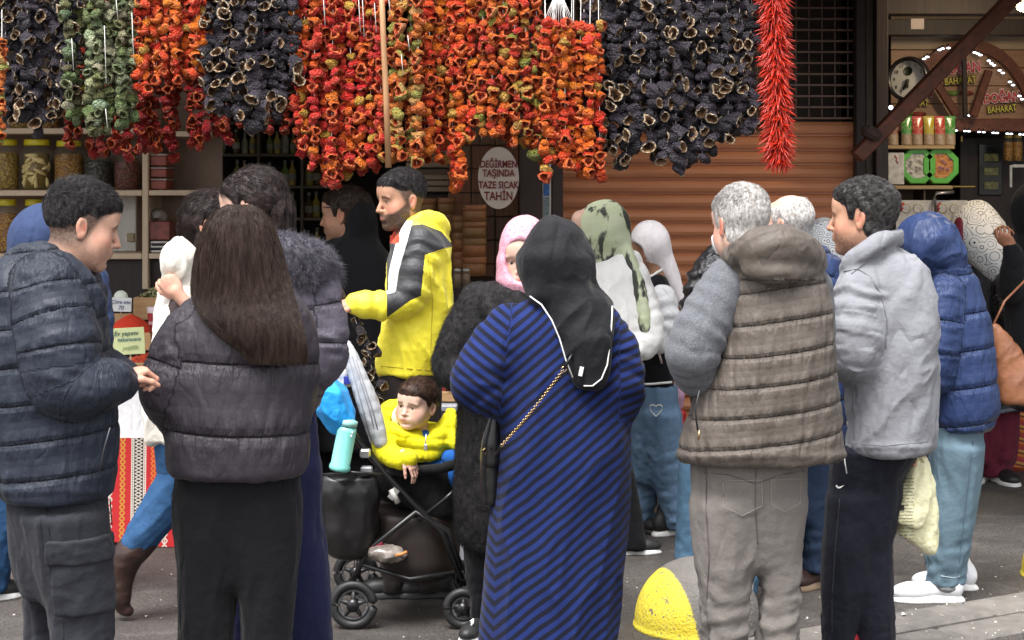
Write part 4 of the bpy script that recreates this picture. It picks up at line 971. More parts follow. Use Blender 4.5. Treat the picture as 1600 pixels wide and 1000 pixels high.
def bundle(kind, xs, bots, D, palette, what, where, ytop=-14, lean=None, second=None, tops=None, **kw):
    for i, x in enumerate(xs):
        yb = np.interp(x, [b[0] for b in bots], [b[1] for b in bots]) + random.uniform(-15, 13)
        string_of(kind, x + random.uniform(-2, 2), (tops[i] if tops else ytop), yb, D + random.uniform(-.035, .035), palette, f'{ORD[i]} string of {what} from the left, {where}', lean=(lean[i] if lean else random.uniform(-4, 4)), group=f'strings of {what} {where.split(",")[0]}', **kw)
ar = lambda a, b, n: list(np.linspace(a, b, n))
A = 'dark dried aubergines'
bundle('aubergine', ar(-8, 112, 8), [(-10, 188), (60, 200), (112, 165)], 7.3, 'aub', A, 'hanging at the far left')
bundle('aubergine', ar(2, 100, 6), [(0, 180), (100, 180)], 7.44, 'aub', A, 'rear row at the far left')
bundle('courgette', ar(104, 206, 7), [(104, 190), (150, 222), (206, 175)], 7.26, 'green', 'green dried courgettes', 'left of the first orange peppers')
bundle('courgette', ar(118, 200, 5), [(118, 180), (200, 185)], 7.4, 'green', 'green dried courgettes', 'rear row behind the first courgettes')
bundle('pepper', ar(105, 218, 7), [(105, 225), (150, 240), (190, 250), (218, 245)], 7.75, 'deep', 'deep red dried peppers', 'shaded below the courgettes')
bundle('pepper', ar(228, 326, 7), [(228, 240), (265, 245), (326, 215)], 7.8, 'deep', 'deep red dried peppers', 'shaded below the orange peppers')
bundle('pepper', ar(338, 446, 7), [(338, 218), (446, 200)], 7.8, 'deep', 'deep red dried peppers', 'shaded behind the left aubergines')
bundle('pepper', ar(216, 322, 8), [(216, 145), (250, 138), (322, 118)], 7.3, 'orange', 'orange dried peppers', 'between courgettes and aubergines')
bundle('pepper', ar(226, 314, 6), [(216, 125), (322, 110)], 7.42, 'red', 'red dried peppers', 'behind the first orange ones')
bundle('aubergine', ar(328, 458, 10), [(328, 165), (385, 206), (430, 190), (458, 150)], 7.28, 'aub', A, 'between two orange pepper bundles')
bundle('aubergine', ar(340, 446, 6), [(328, 160), (385, 185), (458, 150)], 7.42, 'aub', A, 'rear row between pepper bundles')
bundle('pepper', ar(462, 594, 10), [(462, 225), (490, 258), (530, 290), (560, 240), (578, 268), (594, 265)], 7.3, 'red', 'red dried peppers', 'left of the wooden pole')
bundle('pepper', ar(470, 586, 7), [(470, 240), (520, 298), (586, 255)], 7.42, 'red', 'red dried peppers', 'rear row left of the wooden pole')
bundle('pepper', ar(614, 656, 4), [(610, 250), (656, 262)], 7.24, 'light', 'pale orange peppers', 'just right of the wooden pole')
bundle('pepper', ar(620, 660, 2), [(610, 240), (656, 250)], 7.4, 'orange', 'orange dried peppers', 'behind, right of the pole')
bundle('pepper', ar(672, 738, 5), [(672, 225), (700, 280), (725, 288), (738, 225)], 7.3, 'orange', 'orange dried peppers', 'middle of the red curtain')
bundle('pepper', ar(680, 732, 4), [(672, 215), (715, 285), (738, 215)], 7.42, 'orange', 'orange dried peppers', 'rear row mid curtain')
bundle('pepper', ar(754, 838, 6), [(754, 205), (800, 215), (838, 250)], 7.26, 'mixed', 'red and green peppers', 'beside the gathered white threads')
bundle('pepper', ar(748, 838, 6), [(745, 190), (838, 240)], 7.42, 'red', 'red dried peppers', 'rear row by gathered threads')
bundle('pepper', ar(852, 934, 7), [(852, 270), (880, 262), (925, 285), (940, 255)], 7.2, 'orange', 'orange red peppers', 'fanned under the gathered threads', tops=ar(30, 34, 7))
bundle('pepper', ar(850, 926, 6), [(852, 255), (926, 270)], 7.36, 'mixed', 'mixed dried peppers', 'rear row of the fanned bundle', tops=ar(34, 40, 6))
bundle('aubergine', ar(916, 1176, 14), [(916, 235), (985, 262), (1010, 235), (1050, 262), (1080, 262), (1110, 228), (1176, 215)], 7.28, 'aub', A, 'wide curtain left of the hot chillies')
bundle('aubergine', ar(930, 1166, 12), [(930, 230), (1080, 255), (1110, 225), (1166, 205)], 7.42, 'aub', A, 'rear row of the wide curtain')
# gathered white threads
for i, x in enumerate(ar(846, 900, 13)):
    a = W(872 + (x - 872) * .12, -12, 7.2); b = W(x, 38 + abs(x - 872) * .2, 7.2); t = thing('white_thread', 'white thread fanning out above the fanned orange pepper bundle', 'thread', a, 'gathered white threads')
    tube('strand', [a, (a + b) / 2 + (0, -.004, 0), b], .0016, thr, t, a, 5)
for x, y0, y1 in ((505, -8, 40), (560, -8, 50), (566, -8, 58), (585, 5, 50), (607, -5, 25), (637, 55, 80), (627, 85, 118), (112, 60, 110), (163, 40, 130), (181, -5, 30), (206, 20, 100), (165, 170, 200)):
    a = W(x, y0, 7.17); b = W(x + 3, y1, 7.17); t = thing('white_thread', 'bare stretch of white thread between dried vegetables', 'thread', a, 'loose threads'); tube('strand', [a, b], .0014, thr, t, a, 5)
# hot chilli bunch
c = W(1216, -14, 7.25); t = thing('chilli_bunch', 'long bunch of thin bright red hot chillies beside the shutter grille', 'chillies', c)
def chili(seed):
    r = np.random.default_rng(seed); n = 5; x = np.linspace(0, 1, n); z = -.35 * x ** 2 * r.uniform(.3, 1.2); y = .15 * r.normal() * x ** 2; R_ = np.array([.045, .06, .05, .035, .004]); th = np.linspace(0, 2 * math.pi, 5, endpoint=False)
    V = np.stack([np.repeat(x[:, None], 5, 1), y[:, None] + R_[:, None] * np.cos(th), z[:, None] + R_[:, None] * np.sin(th)], -1).reshape(-1, 3); idx = np.arange(n * 5).reshape(n, 5)
    return V, np.stack([idx[:-1], np.roll(idx, -1, 1)[:-1], np.roll(idx, -1, 1)[1:], idx[1:]], -1).reshape(-1, 4)
chm = NT('hot_chilli_skin'); chm.set(Roughness=.3); oi = chm.n('ObjectInfo'); chm.base(chm.mix(chm.noise(14, 3), (.40, .010, .006), (.62, .045, .015))); chm = chm.m
CM = []
for s in range(6): V, F = chili(s); o = mesh('chilli', V, F, chm); CM.append((o.data, V, F)); bpy.data.objects.remove(o)
FP, FF = [], []; nn = 0; H = W(0, -14, 7.25)[2] - W(0, 262, 7.25)[2]
for i in range(1500):
    f = random.random(); rb_ = .046 * min(1, (1 - f) * 6 + .35); a = random.uniform(0, 2 * math.pi); el = random.uniform(-1.15, .1); cx = -.02 * f + .03 * math.sin(f * 9 * 0 + 0)
    d = Vector((math.cos(a) * math.cos(el), math.sin(a) * math.cos(el), math.sin(el))); q = d.to_track_quat('X', 'Z'); s = random.uniform(.045, .07); p = Vector((-.022 * (1 - f) + .0 * f + math.cos(a) * rb_ * .6, math.sin(a) * rb_ * .6, -f * H + .02))
    if i < 290:
        if a < math.pi: d = Vector((d.x, -abs(d.y), d.z)); q = d.to_track_quat('X', 'Z'); p.y = -abs(p.y)
        o = bpy.data.objects.new('chilli', CM[i % 6][0]); COL.objects.link(o); o.parent = t; o.location = p; o.rotation_mode = 'QUATERNION'; o.rotation_quaternion = q; o.scale = (s, s, s)
    else:
        V = CM[i % 6][1] * s @ np.array(q.to_matrix()).T + np.array(p); FP.append(V + c); FF.append(CM[i % 6][2] + nn); nn += len(V)
mesh('chilli_mass', np.vstack(FP), np.vstack(FF), chm, t, c)['kind'] = 'stuff'
tube('core', [c, c - (0.02, 0, H * .97)], .02, plain('chilli_core', (.2, .01, .008)), t, c, 8)
# rail, wooden pole
tag(tube('hanging_rail', [(-2.6, 7.35, 2.60), (1.5, 7.35, 2.60)], .022, darkwood), 'round rail just above the picture carrying the vegetable strings', 'rail')
pwod = woodmat('pole_wood', (.34, .17, .08), (.46, .26, .13), (20, 20, 3), .5)
a = W(595, -40, 7.05); b = W(607, 262, 7.05); pole = tube('wooden_pole', [a, (a * 2 + b) / 3, (a + 2 * b) / 3 + (.002, 0, 0), b], .0125, pwod, base=b, rr=[.0115, .012, .0125, .013]); pole.location = b
tag(pole, 'slim pale wooden pole in front of the red peppers above the yellow jacket', 'pole')
# pale strip of dried rings at the far left edge
string_of('pepper', 3, 60, 222, 7.1, 'light', 'short string of pale cream dried rings cut by the left edge', size=.022, pitch=.02)

# ================================================================== RIGHT STALL
D = 10.6; xw0, xw1 = X(1385, D), X(1720, D)
tag(boxmesh('stall_wall', (xw0, D + .9, 0), (xw1 + 1.2, D + .95, 2.85), plain('stall_back', (.05, .032, .024), .8, var=.3, scale=4)), kind='structure')
gab = thing('gable_board', 'pale timber gable board carrying the shop name signs', 'board', np.array([X(1500, D), D, 0])); gb = np.array([X(1500, D), D, 0])
tan = woodmat('tan_board', (.26, .14, .08), (.36, .21, .12), (2, 2, 26), .5)
for i in range(6): boxmesh('plank', (X(1392, D), D, Z(190, D) + i * .112), (xw1, D + .02, Z(190, D) + i * .112 + .108), tan if i < 4 else palewood, gab, gb, .003)
boxmesh('lintel', (X(1388, D), D - .06, Z(206, D)), (xw1, D + .03, Z(186, D)), redwood, gab, gb)
# arch rib
th = np.linspace(math.radians(8), math.radians(168), 26); ac = W(1512, 205, D - .05); arx, arz = 108 / FPX * D, 142 / FPX * D
arch = thing('arch_rib', 'dark red timber arch edged with small white lamps', 'arch', ac)
o_ = np.stack([ac[0] + np.cos(th) * arx, 0 * th + D - .09, ac[2] + np.sin(th) * arz], 1); i_ = np.stack([ac[0] + np.cos(th) * arx * .88, 0 * th + D - .09, ac[2] + np.sin(th) * arz * .88], 1); n = len(th)
V = np.vstack([o_, i_, o_ + (0, .05, 0), i_ + (0, .05, 0)]); F = []
for i in range(n - 1): F += [(i, i + 1, n + i + 1, n + i), (2 * n + i, 3 * n + i, 3 * n + i + 1, 2 * n + i + 1), (i, 2 * n + i, 2 * n + i + 1, i + 1), (n + i, n + i + 1, 3 * n + i + 1, 3 * n + i)]
mesh('rib', V, np.array(F), redwood, arch, ac, smooth=False)
led = emit('white_lamp', (.85, .92, 1.0), 1.6); ledw = emit('warm_lamp', (1, .82, .45), 14)
def bulb(px, py, D, r, mat, lab, sc=(1, 1, 1), grp=None):
    c = W(px, py, D); t = thing('lamp_bulb', lab, 'lamp', c, grp); th = np.linspace(-math.pi / 2, math.pi / 2, 7)
    o = lathe('bulb', [(max(.0005, math.cos(a) * r), math.sin(a) * r) for a in th], mat, t, seg=10); o.scale = sc; tube('socket', [(0, 0.002, r * .6), (0, .012, r * 1.8)], r * .5, darkwood, t, sides=6); return t
for (px, py) in ((1444, 92), (1449, 89), (1468, 78), (1473, 76), (1482, 75), (1523, 82), (1528, 84), (1532, 86), (1545, 95), (1549, 99), (1553, 102), (1562, 110), (1567, 114), (1578, 128), (1583, 133), (1593, 150), (1597, 155)):
    bulb(px, py, D - .12, .011, led, 'small white lamp on the timber arch of the right stall', (1.1, 1, .5), 'small white lamps along the arch')
for px in (1494, 1508, 1514, 1530, 1537, 1552, 1558, 1574, 1580, 1594, 1600): bulb(px, 204 + (px - 1494) * .06, D - .12, .011, led, 'small white lamp in the row under the gable lintel', (1.0, 1, .4), 'small white lamps under the lintel')
for px in (1506, 1510, 1514): bulb(px, 181 - (px - 1510) ** 2 * .05, D - .12, .007, led, 'small white lamp at the foot of the hanging truss', grp='lamps at the truss foot')
bulb(1392, 168, 10.0, .013, led, 'single white lamp beside the diagonal timber brace')
bulb(1601, 11, 9.2, .035, ledw, 'warm yellow lamp glowing in the top right corner', (1.3, 1, .75))
# truss pieces, brace
tr = thing('roof_truss', 'red brown timber struts meeting under the shop name signs', 'truss', W(1508, 182, D - .15)); tb_ = W(1508, 182, D - .15)
beam('strut', W(1462, 128, D - .15), W(1496, 182, D - .15), .05, .035, redwood, tr, tb_, up=(0, 1, 0)); beam('strut', W(1545, 110, D - .16), W(1520, 182, D - .16), .05, .035, redwood, tr, tb_, up=(0, 1, 0)); beam('king_post', W(1506, 70, D - .13), W(1508, 185, D - .13), .03, .022, darkwood, tr, tb_, up=(0, 1, 0))
c = W(1470, 110, 8.95); br = thing('diagonal_brace', 'large red brown diagonal timber brace crossing the right stall', 'beam', c)
beam('timber', W(1338, 246, 8.95), W(1606, -28, 8.95), .075, .1, redwood, br, c, up=(0, 1, 0)); beam('rope_binding', W(1356, 216, 8.9), W(1366, 200, 8.9), .1, .12, plain('old_rope', (.05, .03, .025), .9), br, c, up=(0, 1, 0), bev=.02)
for i, yy in enumerate((0, 26)): tag(boxmesh('cross_beam', (X(1372, 9.9), 9.9 + i * .3, Z(yy + 22, 9.9)), (X(1720, 9.9), 10.02 + i * .3, Z(yy - 4, 9.9))  , darkwood), ['upper dark cross beam over the right stall', 'lower dark cross beam over the right stall'][i], 'beam')
tag(boxmesh('notice_card', (X(1425, 9.85), 9.88, Z(45, 9.85)), (X(1446, 9.85), 9.885, Z(28, 9.85)), plain('notice_grey', (.30, .25, .24), .6, var=.1)), 'small pale notice card fixed to the dark cross beam', 'notice')
# signs DOGAN BAHARAT
rink = plain('sign_red', (.42, .015, .03), .5, var=.05); gink = plain('sign_yellow', (.5, .42, .04), .5, var=.05); dk_ = plain('sign_black', (.03, .025, .01), .6); pinkw = plain('sign_pale_outline', (.62, .45, .42), .5)
def dogan(px, py, s, rot, lab):
    c = W(px, py, D - .02); t = thing('shop_name_sign', lab, 'sign', c); z = s / FPX * D
    for (tx, dy, sz, mat, b, dep) in (('DOĞAN', 0, 1.0, pinkw, .007, .0), ('DOĞAN', 0, 1.0, rink, .0015, -.006), ('BAHARAT', -.88, .72, dk_, .005, 0), ('BAHARAT', -.88, .72, gink, .0008, -.006)):
        o = text('lettering', tx, z * sz, c + np.array([.0, dep, dy * z]), mat, t, c, ext=.002, bold=b, sx=.78 if tx == 'DOĞAN' else .7); o.rotation_euler[1] = math.radians(rot)
    for k, (cc_, dx) in enumerate((((.12, .2, .04), -.5), ((.25, .05, .03), .4))): 
        lathe('spice_picture', [(.001, 0), (z * .55, 0), (z * .6, .004), (.001, .006)], plain('sign_pic%d' % k, cc_, .6, var=.5, scale=40), t, c, 16, at=c + (dx * z, .004, -1.75 * z), M=[(1, 0, 0), (0, 0, -1), (0, .3, 0)])
sl = bpy.data.objects.new('stall_lamp', bpy.data.lights.new('stall_lamp', 'POINT')); COL.objects.link(sl); sl.data.energy = 12; sl.data.color = (1, .78, .5); sl.data.shadow_soft_size = .06; sl.location = W(1601, 14, 9.12)
dogan(1500, 107, 22, -4, 'shop sign reading DOĞAN BAHARAT at the top centre of the gable')
dogan(1565, 153, 20, -5, 'lower right shop sign reading DOĞAN BAHARAT')
dogan(1428, 143, 20, 3, 'lower left DOĞAN BAHARAT sign half hidden by the diagonal brace')
# clock
c = W(1420, 124, 9.9); ck = thing('wall_clock', 'round black framed wall clock with a white face behind the brace', 'clock', c); My = np.array(Euler((math.radians(90), 0, math.radians(-38))).to_matrix())
R = 36 / FPX * 9.9
lathe('frame', [(R * .80, -.02), (R * .97, -.02), (R, .0), (R * .95, .03), (R * .86, .035), (R * .80, .01)], plain('clock_black', (.012, .01, .012), .35), ck, c, 40, c, M=My)
lathe('dial', [(.001, .006), (R * .82, .006)], plain('clock_white', (.62, .62, .6), .5, var=.03), ck, c, 40, c, M=My)
for k in range(12):
    a = k * math.pi / 6; p = (np.array([math.sin(a) * R * .66, math.cos(a) * R * .66, .0075]) @ My.T) + c; s_ = text('numeral', str(k or 12), R * .22, p, dk_, ck, c, rz=-38, ext=.0003)
for L, a, w in ((.5, 3.6, .012), (.36, 3.3, .02)): 
    e = np.array([math.sin(a) * R * L, math.cos(a) * R * L, .012]) @ My.T + c; tube('clock_hand', [c + np.array([0, 0, .012]) @ My.T, e], w * .5, dk_, ck, c, 6)
lathe('emblem', [(.001, .009), (R * .2, .009), (R * .2, .0092)], plain('clock_emblem', (.02, .03, .02), .5), ck, c, 16, at=c + np.array([0, R * .36, 0]) @ My.T, M=My)
# shelves with pouches
D3 = 9.9; shw = woodmat('shelf_plank', (.30, .20, .10), (.42, .30, .16), (3, 20, 20))
for i, (a, b, y) in enumerate(((1386, 1492, 229), (1386, 1489, 292))):
    c = np.array([X(1440, D3), D3, Z(y, D3)]); t = thing('wall_shelf', ['wall shelf carrying the coloured spice pouches', 'wall shelf carrying the green octagonal boxes'][i], 'shelf', c)
    boxmesh('shelf_board', (X(a, D3), D3, Z(y + 4, D3)), (X(b, D3), D3 + .3, Z(y - 2, D3)), shw, t, c); boxmesh('bracket', (X(a + 60, D3), D3 + .05, Z(y + 25, D3)), (X(a + 64, D3), D3 + .3, Z(y + 5, D3)), gr_, t, c)
def pouch(px, col_, lab):
    w, h = 17 / FPX * D3, 44 / FPX * D3; c = W(px, 226.5, D3 + .08); c[2] += .001; t = thing('spice_pouch', lab, 'pouch', c)
    n = 9; U, Vv = np.meshgrid(np.linspace(-1, 1, n), np.linspace(0, 1, 12), indexing='ij'); dp = .028 * (1 - Vv ** 2.2) * np.sqrt(np.clip(1 - .9 * U ** 2, 0, 1)) + .001
    P = np.stack([U * w / 2 * (1 - .06 * np.sin(Vv * 3.1)), -dp, Vv * h], -1).reshape(-1, 3); idx = np.arange(n * 12).reshape(n, 12); F = np.stack([idx[:-1, :-1], idx[1:, :-1], idx[1:, 1:], idx[:-1, 1:]], -1).reshape(-1, 4)
    m = NT('pouch'); m.set(Roughness=.22); sp = m.n('SeparateXYZ'); m.l(m.co(), sp.inputs[0]); zz = m.math('DIVIDE', sp.outputs[2], h)
    food = m.mix(m.noise(90, 3), (.16, .07, .03), (.5, .42, .3)); cc_ = m.mix(m.ramp(zz, [(.36, (1, 1, 1)), (.40, (0, 0, 0))]), m.mix(m.ramp(m.noise(60, 2), [(.5, (0, 0, 0)), (.62, (.5, .5, .5))]), col_, (.5, .45, .3)), food)
    m.base(cc_); mesh('pouch_front', P + c, F, m.m, t, c); mesh('pouch_back', P * (1, -1, 1) + c, F[:, ::-1], m.m, t, c)
    boxmesh('top_seal', c + (-w / 2, -.003, h * .93), c + (w / 2, .003, h * 1.03), plain('seal%d' % px, col_, .3), t, c, .001)
G_, R_, Y_ = (.06, .26, .05), (.45, .05, .04), (.42, .33, .03)
for px, cl, lb in ((1395, (.2, .06, .04), 'dim brown spice pouch at the left end of the pouch shelf'), (1416, G_, 'green spice pouch second from the left on the pouch shelf'), (1433, R_, 'red spice pouch between green and yellow pouches'), (1451, Y_, 'yellow spice pouch in the middle of the pouch shelf'), (1468, R_, 'red spice pouch right of the yellow one'), (1484, G_, 'green spice pouch at the right end of the pouch shelf')): pouch(px, cl, lb)
def octbox(px, lab, a, b):
    c = W(px, 262, D3 + .04); c[2] = Z(290, D3) + 31 / FPX * D3 * 1.0; t = thing('octagonal_box', lab, 'box', c); R = 29 / FPX * D3; M8 = np.array(Euler((math.radians(90), 0, 0)).to_matrix()) @ np.array(Euler((0, 0, math.radians(22.5))).to_matrix())
    gm_ = plain('lime_green_card', (.10, .42, .05), .35, var=.06)
    lathe('box_body', [(.001, -.07), (R * 1.05, -.07), (R * 1.05, .0), (R * .99, .008), (R * .72, .008), (R * .70, -.004), (.001, -.004)], gm_, t, c, 8, c, sm=False, M=M8)
    lathe('window', [(.001, .001), (R * .69, .001)], pickle(lab[:6] + 'mix', a, b, 38), t, c, 24, c, M=M8)
octbox(1434, 'left green octagonal box showing grey spices behind its window', (.5, .47, .42), (.12, .12, .11)); octbox(1470, 'right green octagonal box showing orange and purple spices', (.5, .2, .04), (.14, .05, .12))
c = W(1400, 288, D3 + .03); t = thing('price_card', 'tall pale printed card leaning in front of the green boxes', 'sign', c); pc_ = plain('printed_card', (.50, .48, .46), .5, var=.35, scale=28)
boxmesh('card', c + (-.045, -.003, .0), c + (.047, .003, .185), pc_, t, c, .001); tube('red_stroke', [c + (-.01, -.006, .17), c + (.005, -.006, .15), c + (-.002, -.006, .14), c + (.012, -.006, .12)], .003, rink, t, c, 5)
for i, (a, b) in enumerate(((1400, 1456), (1457, 1512))):
    c = W((a + b) / 2, 336, 9.8); t = thing('poster', ['left printed white poster with red mark above the blue hood', 'right printed white poster with red mark above the blue hood'][i], 'poster', c)
    boxmesh('board', (X(a, 9.8), 9.8, Z(375, 9.8)), (X(b, 9.8), 9.812, Z(313, 9.8)), plain('poster_print', (.55, .52, .48), .5, var=.18, scale=22), t, c, .001)
    for dx in (8, ): tube('red_mark', [W(a + dx + 4, 317, 9.79), W(a + dx - 1, 323, 9.79), W(a + dx + 3, 325, 9.79), W(a + dx - 4, 332, 9.79)], .006, rink, t, c, 5)
    for dx in (16, 34): lathe('ring_print', [(.024, 0), (.028, .001), (.024, .002)], plain('ring_ink', (.3, .25, .12), .6), t, c, 16, at=W(a + dx, 326, 9.79), M=[(1, 0, 0), (0, 0, -1), (0, 1, 0)])
tag(tube('steel_hook', [W(1462, 330, 9.78), W(1460, 310, 9.76), W(1463, 302, 9.76), W(1490, 300, 9.78)], .009, plain('steel', (.4, .38, .37), .3, .8)), 'bent steel rail end under the lower wall shelf', 'hook')
# dark cabinets in depth
D4 = 10.9
cb = np.array([X(1560, D4), D4, 0]); t = thing('display_cabinet', 'dark glazed cabinet in the depth of the right stall', 'cabinet', cb)
boxmesh('carcass', (X(1500, D4), D4, 0), (X(1620, D4), D4 + .4, Z(215, D4)), redwood if 0 else darkwood, t, cb)
boxmesh('glass_door', (X(1528, D4), D4 - .02, Z(305, D4)), (X(1565, D4), D4 - .002, Z(225, D4)), plain('dark_glass', (.02, .022, .02), .15), t, cb)
for y in (240, 262, 284): boxmesh('packet', (X(1536, D4), D4 - .028, Z(y + 12, D4)), (X(1558, D4), D4 - .021, Z(y, D4)), plain('packet%d' % y, (.12, .12, .03), .4, var=.6, scale=50), t, cb, .002)
boxmesh('gold_edge', (X(1500, D4), D4 - .012, Z(222, D4)), (X(1504, D4), D4 - .002, Z(212, D4)), plain('gold_trim', (.5, .35, .1), .3, .6), t, cb); boxmesh('gold_edge', (X(1488, D4), D4 - .012, Z(293, D4)), (X(1524, D4), D4 - .002, Z(290, D4)), plain('gold_trim', (.5, .35, .1)), t, cb)
boxmesh('white_frame', (X(1578, 10.5), 10.5, Z(293, 10.5)), (X(1582, 10.5), 10.52, Z(258, 10.5)), plain('white_frame', (.5, .5, .5), .4), t, cb); boxmesh('white_frame', (X(1582, 10.5) + .001, 10.5, Z(262, 10.5)), (X(1640, 10.5), 10.52, Z(257, 10.5)), plain('white_frame', (.5, .5, .5)), t, cb)
for i, px in enumerate((1588, 1603)): jar(px, 252, 15, 42, 10.5, pk[1], ['amber jar on the white framed shelf at the right edge', 'second amber jar at the right edge, half cut off'][i], lid=plain('gold_lid', (.5, .34, .08), .3))
# woven baskets / kilim pile at right edge behind the burgundy trousers
c = W(1600, 700, 9.9); t = thing('folded_kilim', 'orange and red striped woven rug standing behind the burgundy trousers', 'rug', c)
m = NT('striped_rug'); m.set(Roughness=.95); sp = m.n('SeparateXYZ'); m.l(m.co(), sp.inputs[0]); st = m.math('FRACT', m.math('MULTIPLY', m.math('ADD', sp.outputs[2], m.math('MULTIPLY', sp.outputs[0], .25)), 14)); m.base(m.ramp(st, [(0, (.35, .05, .03)), (.25, (.5, .16, .03)), (.45, (.12, .03, .03)), (.6, (.45, .25, .06)), (.8, (.3, .03, .05))], 'CONSTANT'))
boxmesh('rug_body', (X(1572, 9.9), 9.9, 0), (X(1680, 9.9), 10.3, Z(640, 9.9)), m.m, t, c, .03)
# ================================================================== PEOPLE
def topx(P): return 800 + P[:, 0] / P[:, 1] * FPX, HZ + (CAMZ - P[:, 2]) / P[:, 1] * FPX
def arms_uv(P, arms):
    d = np.full(len(P), 9.); t = np.zeros(len(P)); k = np.zeros(len(P))
    for i, a in enumerate(arms):
        e, u, _ = axis_uv(P, a.ax); m = e < d; d[m] = e[m]; t[m] = u[m] + i * .37; k[m] = i
    return d, t, k
def d_puffer(arms, per=.095, amp=.012, aper=None, z0=0, slope=0, crease=.0035, thr=(.004, .03), seed=0, vseam=None, n=2.6):
    def f(P, N):
        t = P[:, 2] + z0 + slope * P[:, 0] + .012 * vn(P * 3.5, seed); q = puff(t, per, amp, n)
        ph = 1 - np.abs(2 * (t / per - np.floor(t / per)) - 1)
        if arms:
            d, u, _ = arms_uv(P, arms); w = 1 - sst(d, *thr); ap = aper or per; ta = u + .01 * vn(P * 4, seed + 1); q = q * (1 - w) + w * puff(ta, ap, amp, n)
            pa = 1 - np.abs(2 * (ta / ap - np.floor(ta / ap)) - 1); ph = ph * (1 - w) + pa * w
            cr = streak(P, (0, .3, 1), 9, 48, seed + 3) * (1 - w) + streak(P, (1, .2, -.2), 12, 42, seed + 4) * w
        else: cr = streak(P, (0, .3, 1), 9, 48, seed + 3)
        q = q + crease * cr * (1.25 - ph) + .004 * fbm(P * 9, 2, seed + 8)
        return q
    def qf(P, N=None):
        t = (P[:, 2] + z0 + slope * P[:, 0] + .012 * vn(P * 3.5, seed)) / per
        if arms:
            d, u, _ = arms_uv(P, arms); ap = aper or per; t = np.where(d < (thr[0] + thr[1]) / 2, (u + .01 * vn(P * 4, seed + 1)) / ap, t)
        return dict(q=t)
    f.q = qf; return f
def d_cloth(arms, amp=.006, dr=(.25, 0, 1), fa=3, fc=14, ring=.004, seed=0, thr=(.0, .03), fine=.0012, low=None):
    def f(P, N):
        q = amp * (folds(P, dr, fa, fc, seed) - .6); 
        if arms:
            d, u, k = arms_uv(P, arms); w = 1 - sst(d, *thr); L = P * 8; rr = ring * np.sin(u * 95 + 3.5 * vn(P * 11, seed + 2) + k * 2) * (.4 + .6 * np.clip(.5 + vn(P * 6, seed + 9), 0, 1)); q = q * (1 - .5 * w) + rr * w
        if low is not None:
            z, a = low; w = 1 - sst(P[:, 2], z, z + .35); q = q + w * a * streak(P, (1, .2, .25), 5, 34, seed + 5)
        return q + fine * fbm(P * 45, 2, seed + 6)
    return f
def trousers(p, b, D, mat, hip, legs, seed=0, amp=.006, low=(.15, .006), h=.0085, name='trousers', extra=None, dy=(0, 0), attrs=None, crease=0):
    hr = [tuple(r[:3]) for r in hip]; l = hr[-1]; wd_ = (l[2] - l[1]) * .05; hr.append((l[0] + 45, l[1] + wd_, l[2] - wd_)); hr.append((l[0] + 85, l[1] + 3 * wd_, l[2] - 3 * wd_)); ryy = np.linspace(.135, .06, len(hr)); pr = [RL(D, [(*r, ryy[i]) for i, r in enumerate(hr)], .06, None, 2.2)]
    for i, lg in enumerate(legs): pr.append(RL(D, [(r[0], r[1], r[2], r[3] if len(r) > 3 else max(.06, (r[2] - r[1]) / 2 / FPX * D * 1.05), (r[4] if len(r) > 4 else 0) + dy[i]) for r in lg], .035, None, 2.1))
    base = d_cloth([], amp, (0, 0, 1), 2.5, 15, 0, seed, low=low)
    def f(P, N):
        q = base(P, N)
        if extra: q = q + extra(P, N, *topx(P))
        return q
    return garment(name, pr, mat, p, b, h, f, attrs)
def ground_y(D): return HZ + CAMZ * FPX / D
def bodyfill(p, b, pts): pass
def longhair(p, b, D, rows, mat, n=2600, seed=3, wid=.0011, front=True, base_k=.03, name='hair', wave=.012, shrink=.94):
    "rows (py,xl,xr,ry,dy) top to bottom: solid core plus draped strands"
    V, lo = field([RL(D, rows, base_k, None, 2.0)], .008); P, F = nets(V, lo, .008); P = relax(P, F, 2); N = vnorm(P, F)
    P = P - N * .006 + N * (.0035 * streak(P, (.1, 0, 1), 1.6, 60, seed))[:, None]; ob = mesh(name, P, F, mat, p, b)
    R = []
    for r in rows: c = W((r[1] + r[2]) / 2, r[0], D); R.append((c[2], c[0], D + r[4], (r[2] - r[1]) / 2 / FPX * D, r[3]))
    R = np.array(sorted(R)); g = np.random.default_rng(seed); th = g.uniform(math.pi * .98, math.pi * 2.02, n) if front else g.uniform(0, 2 * math.pi, n)
    z0 = R[-1, 0] - g.uniform(0, .05, n); z1 = R[0, 0] + np.abs(g.normal(0, .05, n)) - .02; k = 12; out = []
    rad = g.uniform(.93, 1.03, n); ph = g.uniform(0, 6, n); am = g.uniform(.2, 1, n) * wave; dth = g.uniform(-.14, .14, n)
    # clump strands
    cl = np.round(th / .05) * .05; 
    for i in range(k):
        f = i / (k - 1); z = z0 + (z1 - z0) * f; cx, cy, rx, ry = (np.interp(z, R[:, 0], R[:, j]) for j in range(1, 5)); t = th * (1 - .55 * f) + cl * .55 * f + dth * f
        s = rad * (1 + .02 * np.sin(f * 9 + ph)); out.append(np.stack([cx + rx * s * np.cos(t) + am * np.sin(f * 5 + cl * 9), cy + ry * s * np.sin(t) * 1.0, z], 1))
    strands('hair_strand', out, wid, mat, ob, b); return ob
